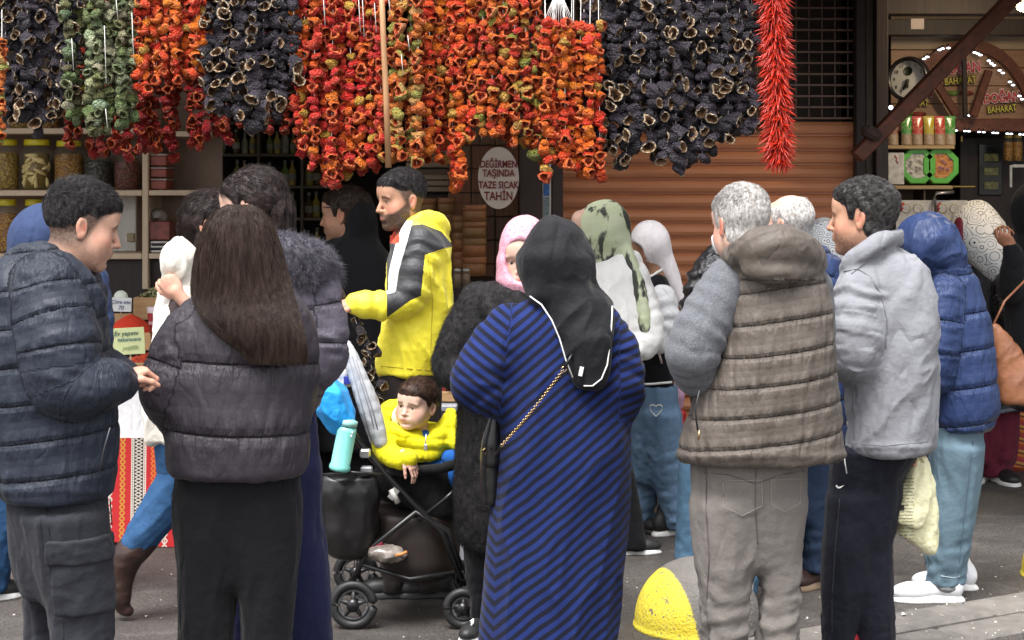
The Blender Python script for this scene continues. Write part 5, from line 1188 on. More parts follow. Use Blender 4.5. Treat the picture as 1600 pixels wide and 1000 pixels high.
def fur(ob, P, N, mask, mat, b, n, L, wid=.0009, grav=.3, curl=.5, seed=1):
    g = np.random.default_rng(seed); i = g.choice(np.where(mask)[0], n); r0, nn = P[i], N[i]; d = nn + curl * g.normal(size=(n, 3)) * .6; d[:, 2] -= grav; d /= np.linalg.norm(d, axis=1)[:, None]
    l = L * g.uniform(.6, 1.2, n)[:, None]; e = g.normal(size=(n, 3)) * .35; rows = [r0 - nn * .003, r0 + d * l * .5, r0 + (d + e - (0, 0, grav * .6)) * l * .95]
    strands('fur_strand', rows, wid, mat, ob, b)

# fabrics and skins
sk1 = skinmat('skin_fair', (.56, .33, .24)); sk2 = skinmat('skin_olive', (.48, .26, .17)); sk3 = skinmat('skin_pale', (.62, .40, .31)); sk4 = skinmat('skin_tan', (.33, .17, .10))
hblack = hairmat('black_hair', (.009, .008, .009), (.065, .058, .06), .45, scale=(120, 120, 45)); hbrown = hairmat('brown_hair', (.018, .010, .007), (.050, .031, .024), .42, scale=(90, 90, 5)); hdbrown = hairmat('dark_brown_hair', (.012, .008, .008), (.045, .03, .028), .4)
hgrey = hairmat('grey_hair', (.30, .27, .25), (.62, .60, .58), .5, scale=(110, 110, 60)); hsalt = hairmat('salt_pepper_hair', (.02, .017, .017), (.085, .078, .078), .5, scale=(70, 70, 70)); hboy = hairmat('boy_hair', (.02, .010, .007), (.07, .038, .025))
navy = cloth('navy_puffer', (.020, .025, .039), .55, .15, wb=.0003, wr=.0012, seam=.07); brownp = cloth('plum_puffer', (.034, .028, .036), .5, .15, wb=.0003, wr=.0012, seam=.07)
mauve = cloth('mauve_coat', (.085, .074, .098), .6, .2, wb=.0003, wr=.0012, seam=.07); charcoal = cloth('charcoal_cotton', (.026, .027, .034), .9, .3); blackt = cloth('black_trouser', (.008, .0078, .0095), .85, .3); navyt = cloth('navy_knit', (.014, .016, .052), .9, .4)
cream = cloth('cream_coat', (.72, .68, .6), .8, .2); bluep = cloth('blue_puffer', (.020, .037, .105), .5, .15, wb=.0003, wr=.0012, seam=.07); vestm = cloth('taupe_vest', (.102, .084, .071), .55, .15, wb=.0004, wr=.0015, seam=.07)
heath = cloth('grey_heather', (.085, .088, .10), .95, .5, heather=.6, c2=(.16, .165, .18)); greyf = cloth('light_grey_fleece', (.225, .228, .248), .95, .3, weave=700, wb=.00025, fo=.009); taupe = cloth('taupe_cotton', (.165, .148, .135), .9, .25)
blackn = cloth('black_track', (.010, .011, .018), .7, .25); blackc = cloth('black_cloth', (.010, .010, .012), .85, .3); whitec = cloth('white_coat', (.86, .85, .83), .85, .2); burg = cloth('burgundy_trouser', (.12, .018, .035), .85, .3)
whiter = plain('white_rubber', (.75, .74, .72), .5); blackr = plain('black_rubber', (.02, .02, .02), .5); whitek = cloth('white_knit', (.7, .7, .72), .8, .2); brownl = plain('brown_leather', (.035, .017, .013), .4, var=.3)
def denim(name, c, fade=.5):
    m = NT(name); m.set(Roughness=.9); m.b.inputs['Specular IOR Level'].default_value = .12; n = m.noise(5, 4); n2 = m.noise(300, 2, m.scaled((1, 1, .3))); col = m.ramp(n, [(.3, tuple(v * .75 for v in c)), (.7, tuple(min(1, v * 1.35 + .02 * fade) for v in c))]); col = m.mix(m.math('MULTIPLY', n2, .45), col, tuple(v * .45 for v in c)); m.base(col)
    b = m.bump(n2, .0008); m.bump(m.noise(30, 5, rough=.6), .006, .6, b); return m.m
dlight = denim('light_denim', (.15, .24, .36)); dmid = denim('mid_denim', (.06, .12, .19)); ddark = denim('dark_denim', (.022, .038, .075)); dwash = denim('washed_denim', (.125, .19, .235)); dblue = denim('blue_denim', (.03, .085, .19))

# ---- 1 teenager in navy puffer, left foreground
D = 4.85; p, b = person('teenage boy in dark navy quilted jacket and charcoal cargo trousers seen in profile', 100, D)
H = Head(p, b, W(127, 352, D), -68, 14, 0, .99, 'male'); H.skin(sk1, fade=.97, blush=.4, stubble=.25); H.hair(hblack, side=.0045, top=.020, n=9000, length=.030, comb=(0, .9, -.2), rough=.0018, wid=.0007, lift=.62, up=.25, hl=([-.14, -.05, -.02, -.006, .004, .014, .026, .036, .06, .09, .14], [-.03, -.02, .0, .034, .036, .03, .028, .036, .05, .062, .064]))
am = CH(D, [(72, 452, -.10, 50), (92, 535, -.14, 55), (104, 598, -.15, 48), (146, 602, -.14, 38), (186, 596, -.06, 30)], .05)
hd = CH(D, [(10, 470, .0, 34), (28, 430, -.05, 36), (62, 408, -.07, 26), (108, 424, -.09, 21), (148, 470, -.05, 17)], .03)
hd2 = CH(D, [(20, 430, .1, 30), (60, 400, .1, 22), (110, 410, .1, 18), (150, 458, .02, 16)], .03)
body = RL(D, [(402, 40, 118, .10), (425, 5, 140, .14), (455, -22, 158, .17), (520, -28, 166, .18), (600, -28, 172, .18), (690, -18, 184, .175), (750, 0, 178, .17), (776, 6, 170, .165)], .04)
far = CH(D, [(90, 460, .15, 44), (130, 560, .18, 44), (190, 590, .12, 30)], .05)
def jx(P, N):
    q = d_puffer([am], .105, .0045, .085, .02, -.12, .005, n=5)(P, N); x, y = topx(P); return q - .006 * np.exp(-((x - 105 - .02 * (y - 650)) / 1.6) ** 2) * (y > 648) + .004 * np.exp(-((y - 768) / 6) ** 2)
o, P, N, F = garment('jacket', [body, am, far, hd, hd2, EL(D, 24, 462, -.06, 46, .10, 52, .03), EL(D, 50, 432, -.08, 26, .07, 18, .02)], navy, p, b, .0065, jx, d_puffer([am], .105, .0045, .085, .02, -.12, .005, n=5).q)
z = [W(x, y, D - .175) for x, y in ((172, 668), (163, 700), (156, 735))]; tube('zip', z, .0022, plain('dark_zip', (.1, .1, .11), .35, .6), o, b, 5)
hand(p, b, W(190, 592, D - .06), (.5, .35, .2), (.3, .3, -.8), sk1, side=-1, curl=.85, scale=.85)
def cargo(P, N, x, y):
    fl = sst(x, 74, 77) * (1 - sst(x, 166, 169)) * sst(y, 826 - (x - 75) * .06, 829 - (x - 75) * .06) * (1 - sst(y, 858, 861)); pk_ = sst(x, 82, 85) * (1 - sst(x, 176, 179)) * sst(y, 845, 850) * (1 - sst(y, 940, 944)); st = np.exp(-((x - 125) / 2) ** 2) * pk_
    return (P[:, 1] < D) * (.015 * fl + .010 * pk_ - .006 * st)
o, P, N, F = trousers(p, b, D, charcoal, [(745, 10, 166), (800, 12, 168), (850, 14, 172)], [[(790, 38, 170), (880, 62, 179), (950, 84, 183), (1010, 88, 185), (1110, 96, 176), (1205, 100, 166)], [(790, 10, 120), (870, 16, 112), (930, 24, 100), (1010, 24, 90), (1110, 28, 92), (1205, 32, 90)]], 1, .008, (.25, .009), .0075, dy=(-.05, .09))
cs_ = plain('charcoal_seam', (.012, .012, .016), .9); stitch('seam', P, N, [(70, 780), (80, 860), (95, 930), (100, 1000)], cs_, o, b, .002); stitch('seam', P, N, [(172, 780), (175, 820)], cs_, o, b, .002)
LR = [(790, 38, 170), (880, 62, 179), (950, 84, 183), (1010, 88, 185)]
def patch(nm, y0, y1, x0, grow, mat, x1=999):
    rows = []
    for yy in np.linspace(y0, y1, 6):
        a, b_ = (np.interp(yy, [r[0] for r in LR], [r[k] for r in LR]) for k in (1, 2)); w_ = (b_ - a) / 2 / FPX * D
        rows.append((yy, a - grow, b_ + grow, w_ * 1.05 + grow / FPX * D, -.05))
    xc = W(x0, 800, D - .15)[0]; xd = W(x1, 800, D - .15)[0]; cut = [Pr(lambda X, Y, Z: X - xc, (-9, -9, -9), (xc, 9, 9), .003, 's'), Pr(lambda X, Y, Z: xd - X, (xd, -9, -9), (9, 9, 9), .003, 's'), Pr(lambda X, Y, Z: (D - .02) - Y, (-9, D - .02, -9), (9, 9, 9), .003, 's')]
    return garment(nm, [RL(D, rows, .01, rnd=.006, p=2.1)] + cut, mat, p, b, .0045, lambda P, N: .0025 * fbm(P * 25, 2) + .003 * (folds(P, (1, 0, .3), 4, 20, 8) - .5))
patch('cargo_pocket', 858, 943, 82, 4, charcoal, 176); patch('pocket_flap', 826, 864, 74, 7.5, charcoal, 172)
for x, dy in ((140, -.05), (70, .09)): shoe(p, b, x, 0, D + dy, -80, blackr, whiter)

# ---- 2 woman with long brown hair
D = 5.05; p, b = person('woman with long straight brown hair in plum puffer jacket and wide black trousers', 370, D)
H = Head(p, b, W(376, 394, D), 12, 8, 0, 1.0, 'female'); H.skin(sk1)
al = CH(D, [(306, 505, -.02, 38), (276, 562, -.04, 42), (262, 612, -.05, 41), (285, 648, .06, 34), (330, 640, .2, 26)], .05); ar_ = CH(D, [(448, 500, 0, 36), (458, 570, .03, 36), (450, 630, .12, 32)], .05)
garment('jacket', [RL(D, [(462, 318, 440, .08), (482, 288, 468, .12), (520, 268, 484, .15), (600, 262, 486, .165), (680, 262, 482, .17), (722, 264, 480, .165), (740, 268, 476, .16)], .04), al, ar_, CH(D, [(330, 478, .02, 22), (375, 470, -.06, 24), (430, 478, .02, 22)], .03)], brownp, p, b, .0065, DQ := d_puffer([al], .205, .008, .15, .1, .05, .005, seed=5, n=4.5), DQ.q)
trousers(p, b, D, blackt, [(725, 274, 470), (780, 274, 470), (830, 276, 468)], [[(770, 275, 372), (880, 276, 369), (940, 277, 366), (1010, 280, 363), (1170, 280, 362)], [(770, 366, 470), (870, 370, 468), (940, 376, 462), (1010, 380, 456), (1170, 382, 456)]], 7, .009, (.1, .003))
for x, dy in ((325, 0), (415, .02)): shoe(p, b, x, 0, D + dy, 5, blackr, whiter, .25)
longhair(p, b, D, [(319, 362, 392, .05, 0), (328, 342, 408, .095, 0), (350, 326, 421, .12, 0), (385, 316, 432, .13, -.005), (425, 308, 445, .125, -.02), (460, 308, 458, .10, -.06), (490, 330, 473, .07, -.125), (520, 364, 484, .045, -.16), (550, 408, 489, .024, -.172)], hbrown, 9000, 3, .0008)

# ---- 3 tall woman with fur collar
D = 5.45; p, b = person('tall woman with dark tied hair in mauve grey padded coat with grey fur collar', 430, D)
H = Head(p, b, W(396, 325, D), 74, 12, 0, 1.0, 'female'); H.skin(sk3, blush=.3); HLW = ([-.14, -.05, -.02, -.006, .004, .014, .026, .04, .06, .09, .14], [-.11, -.1, -.06, .022, .022, -.012, .0, .03, .052, .068, .072])
H.hair(hdbrown, side=.012, top=.017, hl=HLW, n=3600, length=.06, comb=(0, -.9, -.5), lift=.06, stub=0, wid=.0009)
longhair(p, b, D, [(300, 425, 452, .05, 0), (330, 418, 458, .07, 0), (370, 412, 457, .06, -.01), (400, 410, 452, .04, -.03)], hdbrown, 1200, 5, .001)
tube('ear_stud', [W(411, 356, D - .082), W(411, 357.5, D - .086)], .0022, plain('silver_stud', (.7, .7, .7), .2, 1), p, b)
al = CH(D, [(492, 430, -.03, 32), (508, 505, -.06, 32), (505, 560, -.07, 33), (478, 590, -.05, 26), (430, 585, .1, 22)], .05)
o, P, N, F = garment('coat', [RL(D, [(395, 400, 470, .09), (425, 375, 500, .14), (470, 365, 512, .17), (560, 362, 515, .18), (610, 362, 505, .17), (641, 366, 496, .165)], .04), al], mauve, p, b, .007, DQ := d_puffer([al], .12, .007, .11, .03, .0, .005, seed=11, n=4), DQ.q)
furg = hairmat('grey_fur', (.06, .056, .07), (.19, .18, .215), .7, scale=(60, 60, 60))
o, P, N, F = garment('fur_collar', [CH(D, [(415, 385, -.08, 22), (450, 398, -.10, 27), (482, 412, -.07, 32), (500, 428, -.0, 30)], .02), CH(D, [(440, 420, -.11, 24), (480, 438, -.10, 22)], .02)], furg, p, b, .007, lambda P, N: .006 * fbm(P * 50, 2))
fur(o, P, N, N[:, 1] < .6, furg, b, 9000, .02, .0008)
trousers(p, b, D, navyt, [(630, 370, 492), (700, 365, 500), (760, 362, 502)], [[(720, 404, 500), (800, 408, 502), (860, 414, 512), (930, 430, 518), (1010, 444, 520), (1105, 450, 520)], [(720, 365, 440), (900, 360, 430), (1105, 355, 425)]], 13, .008, (.1, .005))
for x in (485, 390): shoe(p, b, x, 0, D, 20, blackr, whiter, .25)

# ---- 4 woman in cream coat walking right, brown boots
D = 6.6; p, b = person('woman in cream hooded coat walking past in blue jeans and brown boots', 290, D)
H = Head(p, b, W(332, 352, D), -95, 0, 0, 1.08, 'female'); H.skin(sk2); H.hair(hdbrown, side=.016, top=.016, hl=HLW, n=3000, length=.05, comb=(0, -.6, -.7), lift=.25, stub=0)
longhair(p, b, D, [(300, 315, 345, .06, 0), (325, 288, 352, .08, 0), (355, 278, 350, .08, 0), (380, 290, 345, .06, 0)], hdbrown, 1400, 9, .0012)
al = CH(D, [(290, 470, -.1, 24), (262, 520, -.14, 20), (258, 560, -.15, 20)], .04)
garment('coat', [RL(D, [(392, 270, 330, .08), (430, 258, 350, .12), (500, 240, 360, .15), (580, 232, 360, .16), (650, 222, 350, .16), (690, 226, 345, .15)], .04), EL(D, 280, 412, -.06, 30, .12, 34, .03), EL(D, 268, 392, -.06, 16, .07, 22, .02, rot=(0, 30, 0)), EL(D, 292, 396, -.1, 15, .05, 26, .015, rot=(0, -25, 0)), al], cream, p, b, .007, d_cloth([al], .022, (.2, 0, 1), 4, 13, .004, 21))
garment('dark_sleeve', [CH(D, [(276, 474, -.15, 11), (272, 505, -.14, 15), (262, 545, -.1, 17)], .02)], brownl, p, b, .006)
hand(p, b, W(280, 462, D - .17), (-.45, 0, .55), (.2, .8, -.2), sk1, side=1, curl=1.1, scale=1.0)
trousers(p, b, D, dblue, [(680, 240, 340), (730, 245, 340)], [[(720, 262, 345, .08, 0), (850, 300, 350), (950, 320, 360)]], 22, .004, (.1, .003))
garment('trouser_leg', [CH(D, [(290, 735, -.02, 36), (252, 795, -.03, 31), (214, 848, -.03, 25)], .02)], dblue, p, b, .008, d_cloth([], .006, (.7, 0, .7), 4, 22, 0, 23))
garment('boot', [CH(D, [(224, 845, -.03, 23), (200, 868, -.03, 23), (190, 905, -.03, 17), (188, 932, -.03, 15)], .02), CH(D, [(188, 932, -.03, 15), (193, 950, -.03, 9), (203, 956, -.03, 6)], .015)], brownl, p, b, .006, d_cloth([], .004, (1, 0, .3), 4, 30, 0, 24))
garment('boot', [CH(D, [(345, 930, -.03, 17), (350, 960, -.03, 14), (385, 968, -.03, 9)], .02)], brownl, p, b, .006)

# ---- 5 blue hooded person behind the teenager
D = 6.9; p, b = person('person with blue hood raised, mostly hidden behind the teenage boy', 70, D)
H = Head(p, b, W(75, 365, D), -90, 0, 0, 1.0); H.skin(sk1)
al = CH(D, [(140, 440, -.1, 30), (150, 500, -.12, 26), (150, 560, -.12, 24)], .04)
hoodm = cloth('hood_blue', (.035, .055, .125), .7, .2)
garment('jacket', [EL(D, 62, 372, 0, 48, .13, 55, .03, rot=(0, 20, 0)), RL(D, [(400, 10, 130, .1), (440, -20, 160, .15), (560, -25, 170, .17), (660, -20, 165, .17), (700, -15, 160, .16)], .05), al], hoodm, p, b, .01, d_cloth([al], .006, (.3, 0, 1), 3, 12, .003, 31))
trousers(p, b, D, dblue, [(690, -20, 150), (740, -20, 150)], [[(730, -30, 40), (860, -40, 20), (925, -40, 10)], [(730, 60, 140), (925, 80, 140)]], 33)
for x in (-20, 110): shoe(p, b, x, 0, D, -60, blackr, whiter)

# ---- 6 man in black inside the shop
D = 8.3; p, b = person('man in black coat and glasses turned away inside the dark shop', 545, D)
H = Head(p, b, W(540, 335, D), 75, 5, 0, 1.1); H.skin(sk2, stubble=.5); H.hair(hbrown, side=.012, top=.02, n=2000, length=.03)
tube('glasses', [W(506, 323, D - .05), W(512, 324, D - .085), W(540, 325, D - .1)], .003, blackr, p, b)
garment('coat', [EL(D, 562, 350, .02, 28, .14, 55, .03), RL(D, [(372, 515, 590, .1), (395, 488, 608, .15), (440, 478, 618, .17), (520, 474, 620, .18), (600, 478, 615, .18), (700, 480, 610, .17)], .05), CH(D, [(498, 420, -.05, 24), (488, 500, -.08, 22), (500, 560, -.1, 18)], .05)], blackc, p, b, .01, d_cloth([], .008, (.1, 0, 1), 3, 11, 0, 41))
trousers(p, b, D, blackt, [(690, 490, 600), (730, 490, 600)], [[(720, 490, 545), (820, 495, 540)], [(720, 548, 600), (820, 550, 598)]], 42)

# ---- 7 bearded man in yellow jacket
D = 6.95; p, b = person('bearded man in yellow and black zip jacket with a white sleeve stripe', 650, D)
H = Head(p, b, W(628, 312, D), 122, 6, 0, .98, 'male'); H.skin(sk2, fade=.97, beard=1.0, blush=.4, brow=1.2); H.hair(hblack, side=.003, top=.019, n=8000, length=.028, comb=(.2, .9, -.25), lift=.3, wid=.0006, hl=([-.14, -.05, -.02, -.006, .004, .014, .028, .036, .06, .09, .14], [-.01, .0, .015, .038, .038, .036, .036, .04, .054, .064, .066]))
m = NT('colour_block_nylon'); m.set(Roughness=.55); m.b.inputs['Sheen Weight'].default_value = .15
def sharp(a): return m.ramp(m.attr(a), [(.47, (0, 0, 0)), (.53, (1, 1, 1))])
c = m.mix(sharp('blk'), m.mix(m.noise(7, 3), (.84, .72, .03), (.92, .80, .05)), (.022, .022, .026)); c = m.mix(sharp('wht'), c, (.8, .8, .8)); c = m.mix(sharp('inn'), c, (.7, .06, .02)); m.base(c); m.bump(m.noise(40, 5, rough=.6), .005, .6); yj = m.m
al = CH(D, [(657, 378, -.09, 29), (648, 425, -.14, 28), (634, 466, -.17, 25), (596, 477, -.19, 21), (556, 474, -.21, 18)], .04)
def ya(P, N):
    x, y = topx(P); near = 1.0
    xs = np.interp(y, [340, 380, 420, 455], [637, 627, 616, 611]); ws = np.interp(y, [345, 400, 460], [9, 8, 7])
    wht = (1 - np.clip((np.abs(x - xs) - ws) / 4 + .5, 0, 1)) * (y > 345) * (1 - np.clip((y - 458 - (611 - x) * .3) / 4 + .5, 0, 1)) * (P[:, 1] < D - .03)
    edge = np.interp(x, [600, 640, 658, 664, 712], [500, 470, 462, 398, 384]); top = np.interp(x, [600, 618, 640, 660, 690, 705], [388, 372, 352, 350, 362, 380])
    blk = np.clip((y - top) / 3 + .5, 0, 1) * np.clip((edge - y) / 3 + .5, 0, 1) * np.clip((x - 603 + (y > 420) * 0) / 3, 0, 1)
    inn = ((x < 624) & (y < 380) & (y > 356)) * 1.0
    return dict(blk=blk, wht=wht, inn=inn)
yo, P, N, F = garment('jacket', [RL(D, [(358, 632, 690, .09), (375, 612, 702, .13), (400, 605, 706, .15), (450, 604, 708, .155), (510, 598, 706, .155), (550, 590, 700, .15), (578, 588, 692, .145), (586, 592, 690, .145)], .04), al,
    CH(D, [(618, 380, -.06, 9), (642, 356, -.07, 12), (668, 348, -.04, 18), (684, 356, .02, 18)], .02), CH(D, [(616, 380, .03, 9), (640, 358, .1, 12), (676, 354, .06, 17)], .02)], yj, p, b, .0055, d_cloth([al], .02, (-.45, 0, 1), 3, 12, .005, 51), ya)
ys_ = plain('yellow_seam', (.45, .36, .02), .8); stitch('hem_seam', P, N, [(596, 572), (640, 576), (688, 580)], ys_, yo, b, .002); stitch('side_seam', P, N, [(668, 400), (676, 470), (672, 570)], ys_, yo, b, .0018); stitch('panel_seam', P, N, [(666, 399), (685, 392), (703, 386)], ys_, yo, b, .0016)

hand(p, b, W(556, 474, D - .21), (-.8, -.1, -.05), (.15, .3, -.9), sk2, side=1, curl=.8, scale=1.0)
tube('wrist_band', [W(551, 474, D - .21) + np.array([0, math.cos(a) * .029, math.sin(a) * .029]) for a in np.linspace(0, 2 * math.pi, 16, endpoint=False)], .005, blackr, p, b, 6, closed=True)
trousers(p, b, D, cloth('dark_brown_trouser', (.035, .028, .028)), [(570, 592, 690), (640, 590, 690), (690, 590, 690)], [[(680, 590, 640), (780, 592, 636), (925, 596, 634)], [(680, 640, 690), (780, 645, 690), (925, 650, 690)]], 53)
for x in (615, 668): shoe(p, b, x, 0, D, 90, blackr, blackr)

# ---- 10 woman in pink scarf and black fur coat
D = 6.4; p, b = person('smiling woman in pink headscarf and long black fur coat beside the stroller', 780, D)
H = Head(p, b, W(820, 405, D), 168, 4, 4, 1.02, 'female'); H.skin(sk3, blush=.4, brow=.6)
m = NT('pink_scarf'); m.set(Roughness=.8); v = m.n('TexVoronoi'); v.inputs['Scale'].default_value = 90; m.l(m.co(), v.inputs['Vector']); m.base(m.mix(m.ramp(v.outputs['Distance'], [(.25, (0, 0, 0)), (.4, (1, 1, 1))]), (.44, .17, .23), (.62, .30, .37))); m.bump(m.noise(40, 4), .004)
pr = [ell(W(820, 392, D), (.098, .12, .135), .03), RL(D, [(400, 778, 860, .11), (440, 775, 862, .12), (470, 790, 850, .1)], .03), ell(W(812, 408, D - .13), (.060, .1, .080), .015, 's', rot=(0, 0, 0)), ell(W(822, 395, D + .005), (.078, .095, .1), .01, 's')]
garment('headscarf', pr, m.m, p, b, .0055, lambda P, N: .004 * (folds(P, (.2, .3, 1), 5, 26, 61) - .5))
garment('under_scarf', [ell(W(820, 384, D - .01), (.083, .1, .092), .01), Pr(lambda X, Y, Z, z=W(0, 372, D)[2]: Z - z, (-9, -9, 0), (9, 9, W(0, 372, D)[2]), .005, 's')], cloth('grey_underscarf', (.16, .15, .17)), p, b, .006)
furb = hairmat('black_fur', (.007, .0065, .007), (.022, .020, .022), .75, scale=(50, 50, 50))
al = CH(D, [(748, 470, -.04, 30), (716, 530, -.06, 30), (708, 575, -.07, 30), (745, 592, -.16, 24), (790, 580, -.2, 18)], .04)
o, P, N, F = garment('fur_coat', [RL(D, [(445, 766, 834, .1), (466, 735, 858, .13), (510, 718, 866, .16), (600, 716, 866, .17), (700, 713, 864, .17), (780, 711, 850, .165), (838, 713, 830, .155), (852, 722, 822, .14)], .04), al, CH(D, [(768, 455, -.06, 14), (765, 480, -.12, 14), (790, 510, -.15, 13)], .02)], furb, p, b, .008, lambda P, N: .0025 * fbm(P * 40, 3) + .006 * fbm(P * 6, 2) + .006 * (folds(P, (.2, 0, 1), 3, 10, 66) - .5))
fur(o, P, N, (N[:, 1] < .3), furb, b, 24000, .009, .0006, .8)
trousers(p, b, D, blackt, [(820, 725, 815), (850, 728, 812)], [[(840, 728, 768), (920, 732, 766), (975, 735, 764)], [(840, 775, 812), (975, 778, 808)]], 62)
for x in (748, 792):
    o = shoe(p, b, x - 4, 0, D - .06, 160, blackr, whiter, .24)
    c = W(x - 4, 0, D - .06); c[2] = 0
    if x == 748:
        for k in range(3): tube('shoe_stripe', [c + np.array([-.032 + .004 * k, -.02 - .022 * k, .03]), c + np.array([-.026 + .004 * k, -.03 - .022 * k, .06]), c + np.array([-.008, -.035 - .022 * k, .075])], .004, whiter, o, b, 5)

# ---- 11 woman in blue striped dress and black headscarf
D = 5.67; p, b = person('woman in black headscarf and long blue and navy diagonally striped dress', 870, D)
H = Head(p, b, W(866, 408, D), 20, 6, 0, 1.05, 'female'); H.skin(sk3)
m = NT('striped_knit'); m.set(Roughness=.9); m.b.inputs['Specular IOR Level'].default_value = .1; m.b.inputs['Sheen Weight'].default_value = .06
st = m.math('FRACT', m.attr('s')); n = m.noise(40, 3); c = m.mix(m.ramp(st, [(.0, (0, 0, 0)), (.05, (1, 1, 1)), (.52, (1, 1, 1)), (.57, (0, 0, 0))]), (.010, .011, .022), m.mix(n, (.011, .021, .10), (.018, .033, .145))); c = m.mix(m.ramp(m.attr('pipe'), [(.45, (0, 0, 0)), (.55, (1, 1, 1))]), c, (.010, .011, .022)); m.base(c)
b1 = m.bump(m.noise(700, 2), .0006); m.bump(st, .0008, .5, b1)
al = CH(D, [(798, 512, -.02, 38), (766, 555, -.06, 40), (742, 602, -.1, 36), (782, 618, -.02, 33), (830, 600, .15, 26)], .05); ar_ = CH(D, [(938, 512, -.02, 38), (965, 560, -.04, 36), (970, 612, -.04, 36), (950, 625, .08, 30), (900, 600, .2, 24)], .05)
def sa(P, N):
    x, y = topx(P); s0 = (P[:, 2] * .77 - P[:, 0] * .64); seam = np.interp(y, [640, 760, 1000], [783, 778, 770]); xs = (seam - 800) / FPX * P[:, 1]
    wv_ = .010 * fbm(P * (5, 5, 2.2), 2, 77) + .004 * fbm(P * 14, 1, 78); s0 = s0 + wv_
    s1 = wv_ + (P[:, 2] * .77 + (P[:, 0] - 2 * xs) * .64); lf = (x < seam) & (y > 600); s = np.where(lf, s1, s0)
    d, u, k = arms_uv(P, [al, ar_]); t = u + np.where(k < .5, .15, -.22) * (P[:, 0]) + .0; dx = np.where(k < .5, P[:, 2] * .8 + P[:, 0] * .6, P[:, 2] * .94 - P[:, 0] * .3); w = 1 - sst(d, .0, .012)
    arm = ((k < .5) & (x < 800 - (y - 480) * .12)) | ((k > .5) & (x > 968)); s = np.where(arm & (y < 660), dx, s)
    return dict(s=s / .0285, pipe=0 * x)
garment('dress', [RL(D, [(462, 840, 905, .08), (480, 795, 948, .12), (515, 775, 968, .155), (560, 778, 972, .165), (640, 780, 982, .175), (700, 778, 986, .18), (800, 768, 982, .18), (900, 758, 974, .18), (1000, 750, 966, .18), (1070, 742, 966, .18)], .04, p=2.2), al, ar_], m.m, p, b, .0065, d_cloth([al, ar_], .016, (.15, 0, 1), 2.0, 9, .004, 71, fine=.0006), sa)
blks = cloth('black_scarf', (.009, .0088, .011), .6, .4, var=.05)
def poly(P, pts):
    x, y = topx(P); ins = np.zeros(len(P), bool); n = len(pts)
    for i in range(n):
        (x1, y1), (x2, y2) = pts[i], pts[(i + 1) % n]; c_ = ((y1 > y) != (y2 > y)) & (x < (x2 - x1) * (y - y1) / (y2 - y1 + 1e-9) + x1); ins ^= c_
    return ins
DR = [(828, 462), (846, 476), (862, 500), (874, 528), (884, 562), (895, 588), (908, 602), (926, 603), (940, 594), (949, 570), (954, 530), (958, 480), (950, 465), (926, 445), (830, 440)]
rows = []
for yy in range(446, 604, 8):
    xs = []
    for i in range(len(DR)):
        (x1, y1), (x2, y2) = DR[i], DR[(i + 1) % len(DR)]
        if (y1 > yy) != (y2 > yy): xs.append((x2 - x1) * (yy - y1) / (y2 - y1) + x1)
    f = (yy - 446) / 156; rows.append((yy, min(xs), max(xs), .12 - .10 * f ** .6, np.interp(yy, [446, 480, 520, 603], [-.02, -.085, -.145, -.175])))
garment('headscarf', [ell(W(866, 402, D), (.113, .125, .134), .03), RL(D, [(395, 807, 924, .13, 0), (430, 816, 926, .13, -.0), (465, 826, 935, .12, -.02)], .05), RL(D, rows, .03, None, 2.4)], blks, p, b, .0055, lambda P, N: .018 * (folds(P, (.35, .1, 1), 2.2, 11, 73) - .5) + .0008 * fbm(P * 40))
wp = plain('white_piping', (.72, .72, .7), .6)
def onsurf(pts, D, dd): return [W(x, y, D + d) for (x, y), d in zip(pts, dd)]
tube('piping', onsurf([(828, 463), (846, 476), (862, 500), (874, 528), (884, 562), (895, 590)], D, [-.12, -.17, -.195, -.2, -.2, -.205]), .0025, wp, p, b, 6)
tube('piping', onsurf([(957, 478), (956, 500), (954, 530), (949, 570), (940, 592), (926, 603), (912, 603)], D, [-.13, -.15, -.175, -.195, -.2, -.205, -.205]), .0025, wp, p, b, 6)
boxmesh('care_label', W(905, 588, D - .215), W(911, 573, D - .205), wp, p, b, .001, rot=(0, 12, 0))
for x in (820, 900): shoe(p, b, x, 0, D, 10, blackr, blackr, .25)
# handbag with chain
Db = 5.66; c = W(768, 720, Db); t = thing('handbag', 'black leather handbag on a gold chain hanging beside the striped dress', 'handbag', c); lth = plain('black_leather', (.012, .011, .011), .32, scale=60)
garment('bag_body', [RL(Db, [(668, 758, 778, .02, -.0), (700, 752, 780, .05, 0), (760, 750, 782, .055, 0), (790, 752, 782, .05, 0)], .02)], lth, t, c, .006, lambda P, N: .003 * fbm(P * 18, 2)); garment('flap', [RL(Db, [(640, 768, 778, .02, -.03), (690, 752, 782, .045, -.02), (728, 752, 782, .045, -.022)], .02)], lth, t, c, .006)
gold = plain('gold_metal', (.6, .42, .2), .25, 1.0); ch0 = W(881, 577, Db - .2); ch1 = W(783, 697, Db - .2); nl = 46
for i in range(nl):
    q = ch0 + (ch1 - ch0) * (i + .5) / nl + np.array([0, .03 * math.sin(math.pi * i / nl) * 0, -.008 * math.sin(math.pi * i / nl)]); L = np.linalg.norm(ch1 - ch0) / nl * .78; dd = (ch1 - ch0) / np.linalg.norm(ch1 - ch0); sd = np.cross(dd, (0, 1, 0)) if i % 2 else np.array([0, 1, 0.])
    if i == 0: tube('chain_link', [q + dd * L * math.cos(a) + sd * .0042 * math.sin(a) for a in np.linspace(0, 2 * math.pi, 9)[:-1]], .0014, gold, t, c, 4, closed=True)
    else: tube('chain_link', [q + dd * L * math.cos(a) + sd * .0042 * math.sin(a) for a in np.linspace(0, 2 * math.pi, 9)[:-1]], .0014, gold, t, c, 4, closed=True)
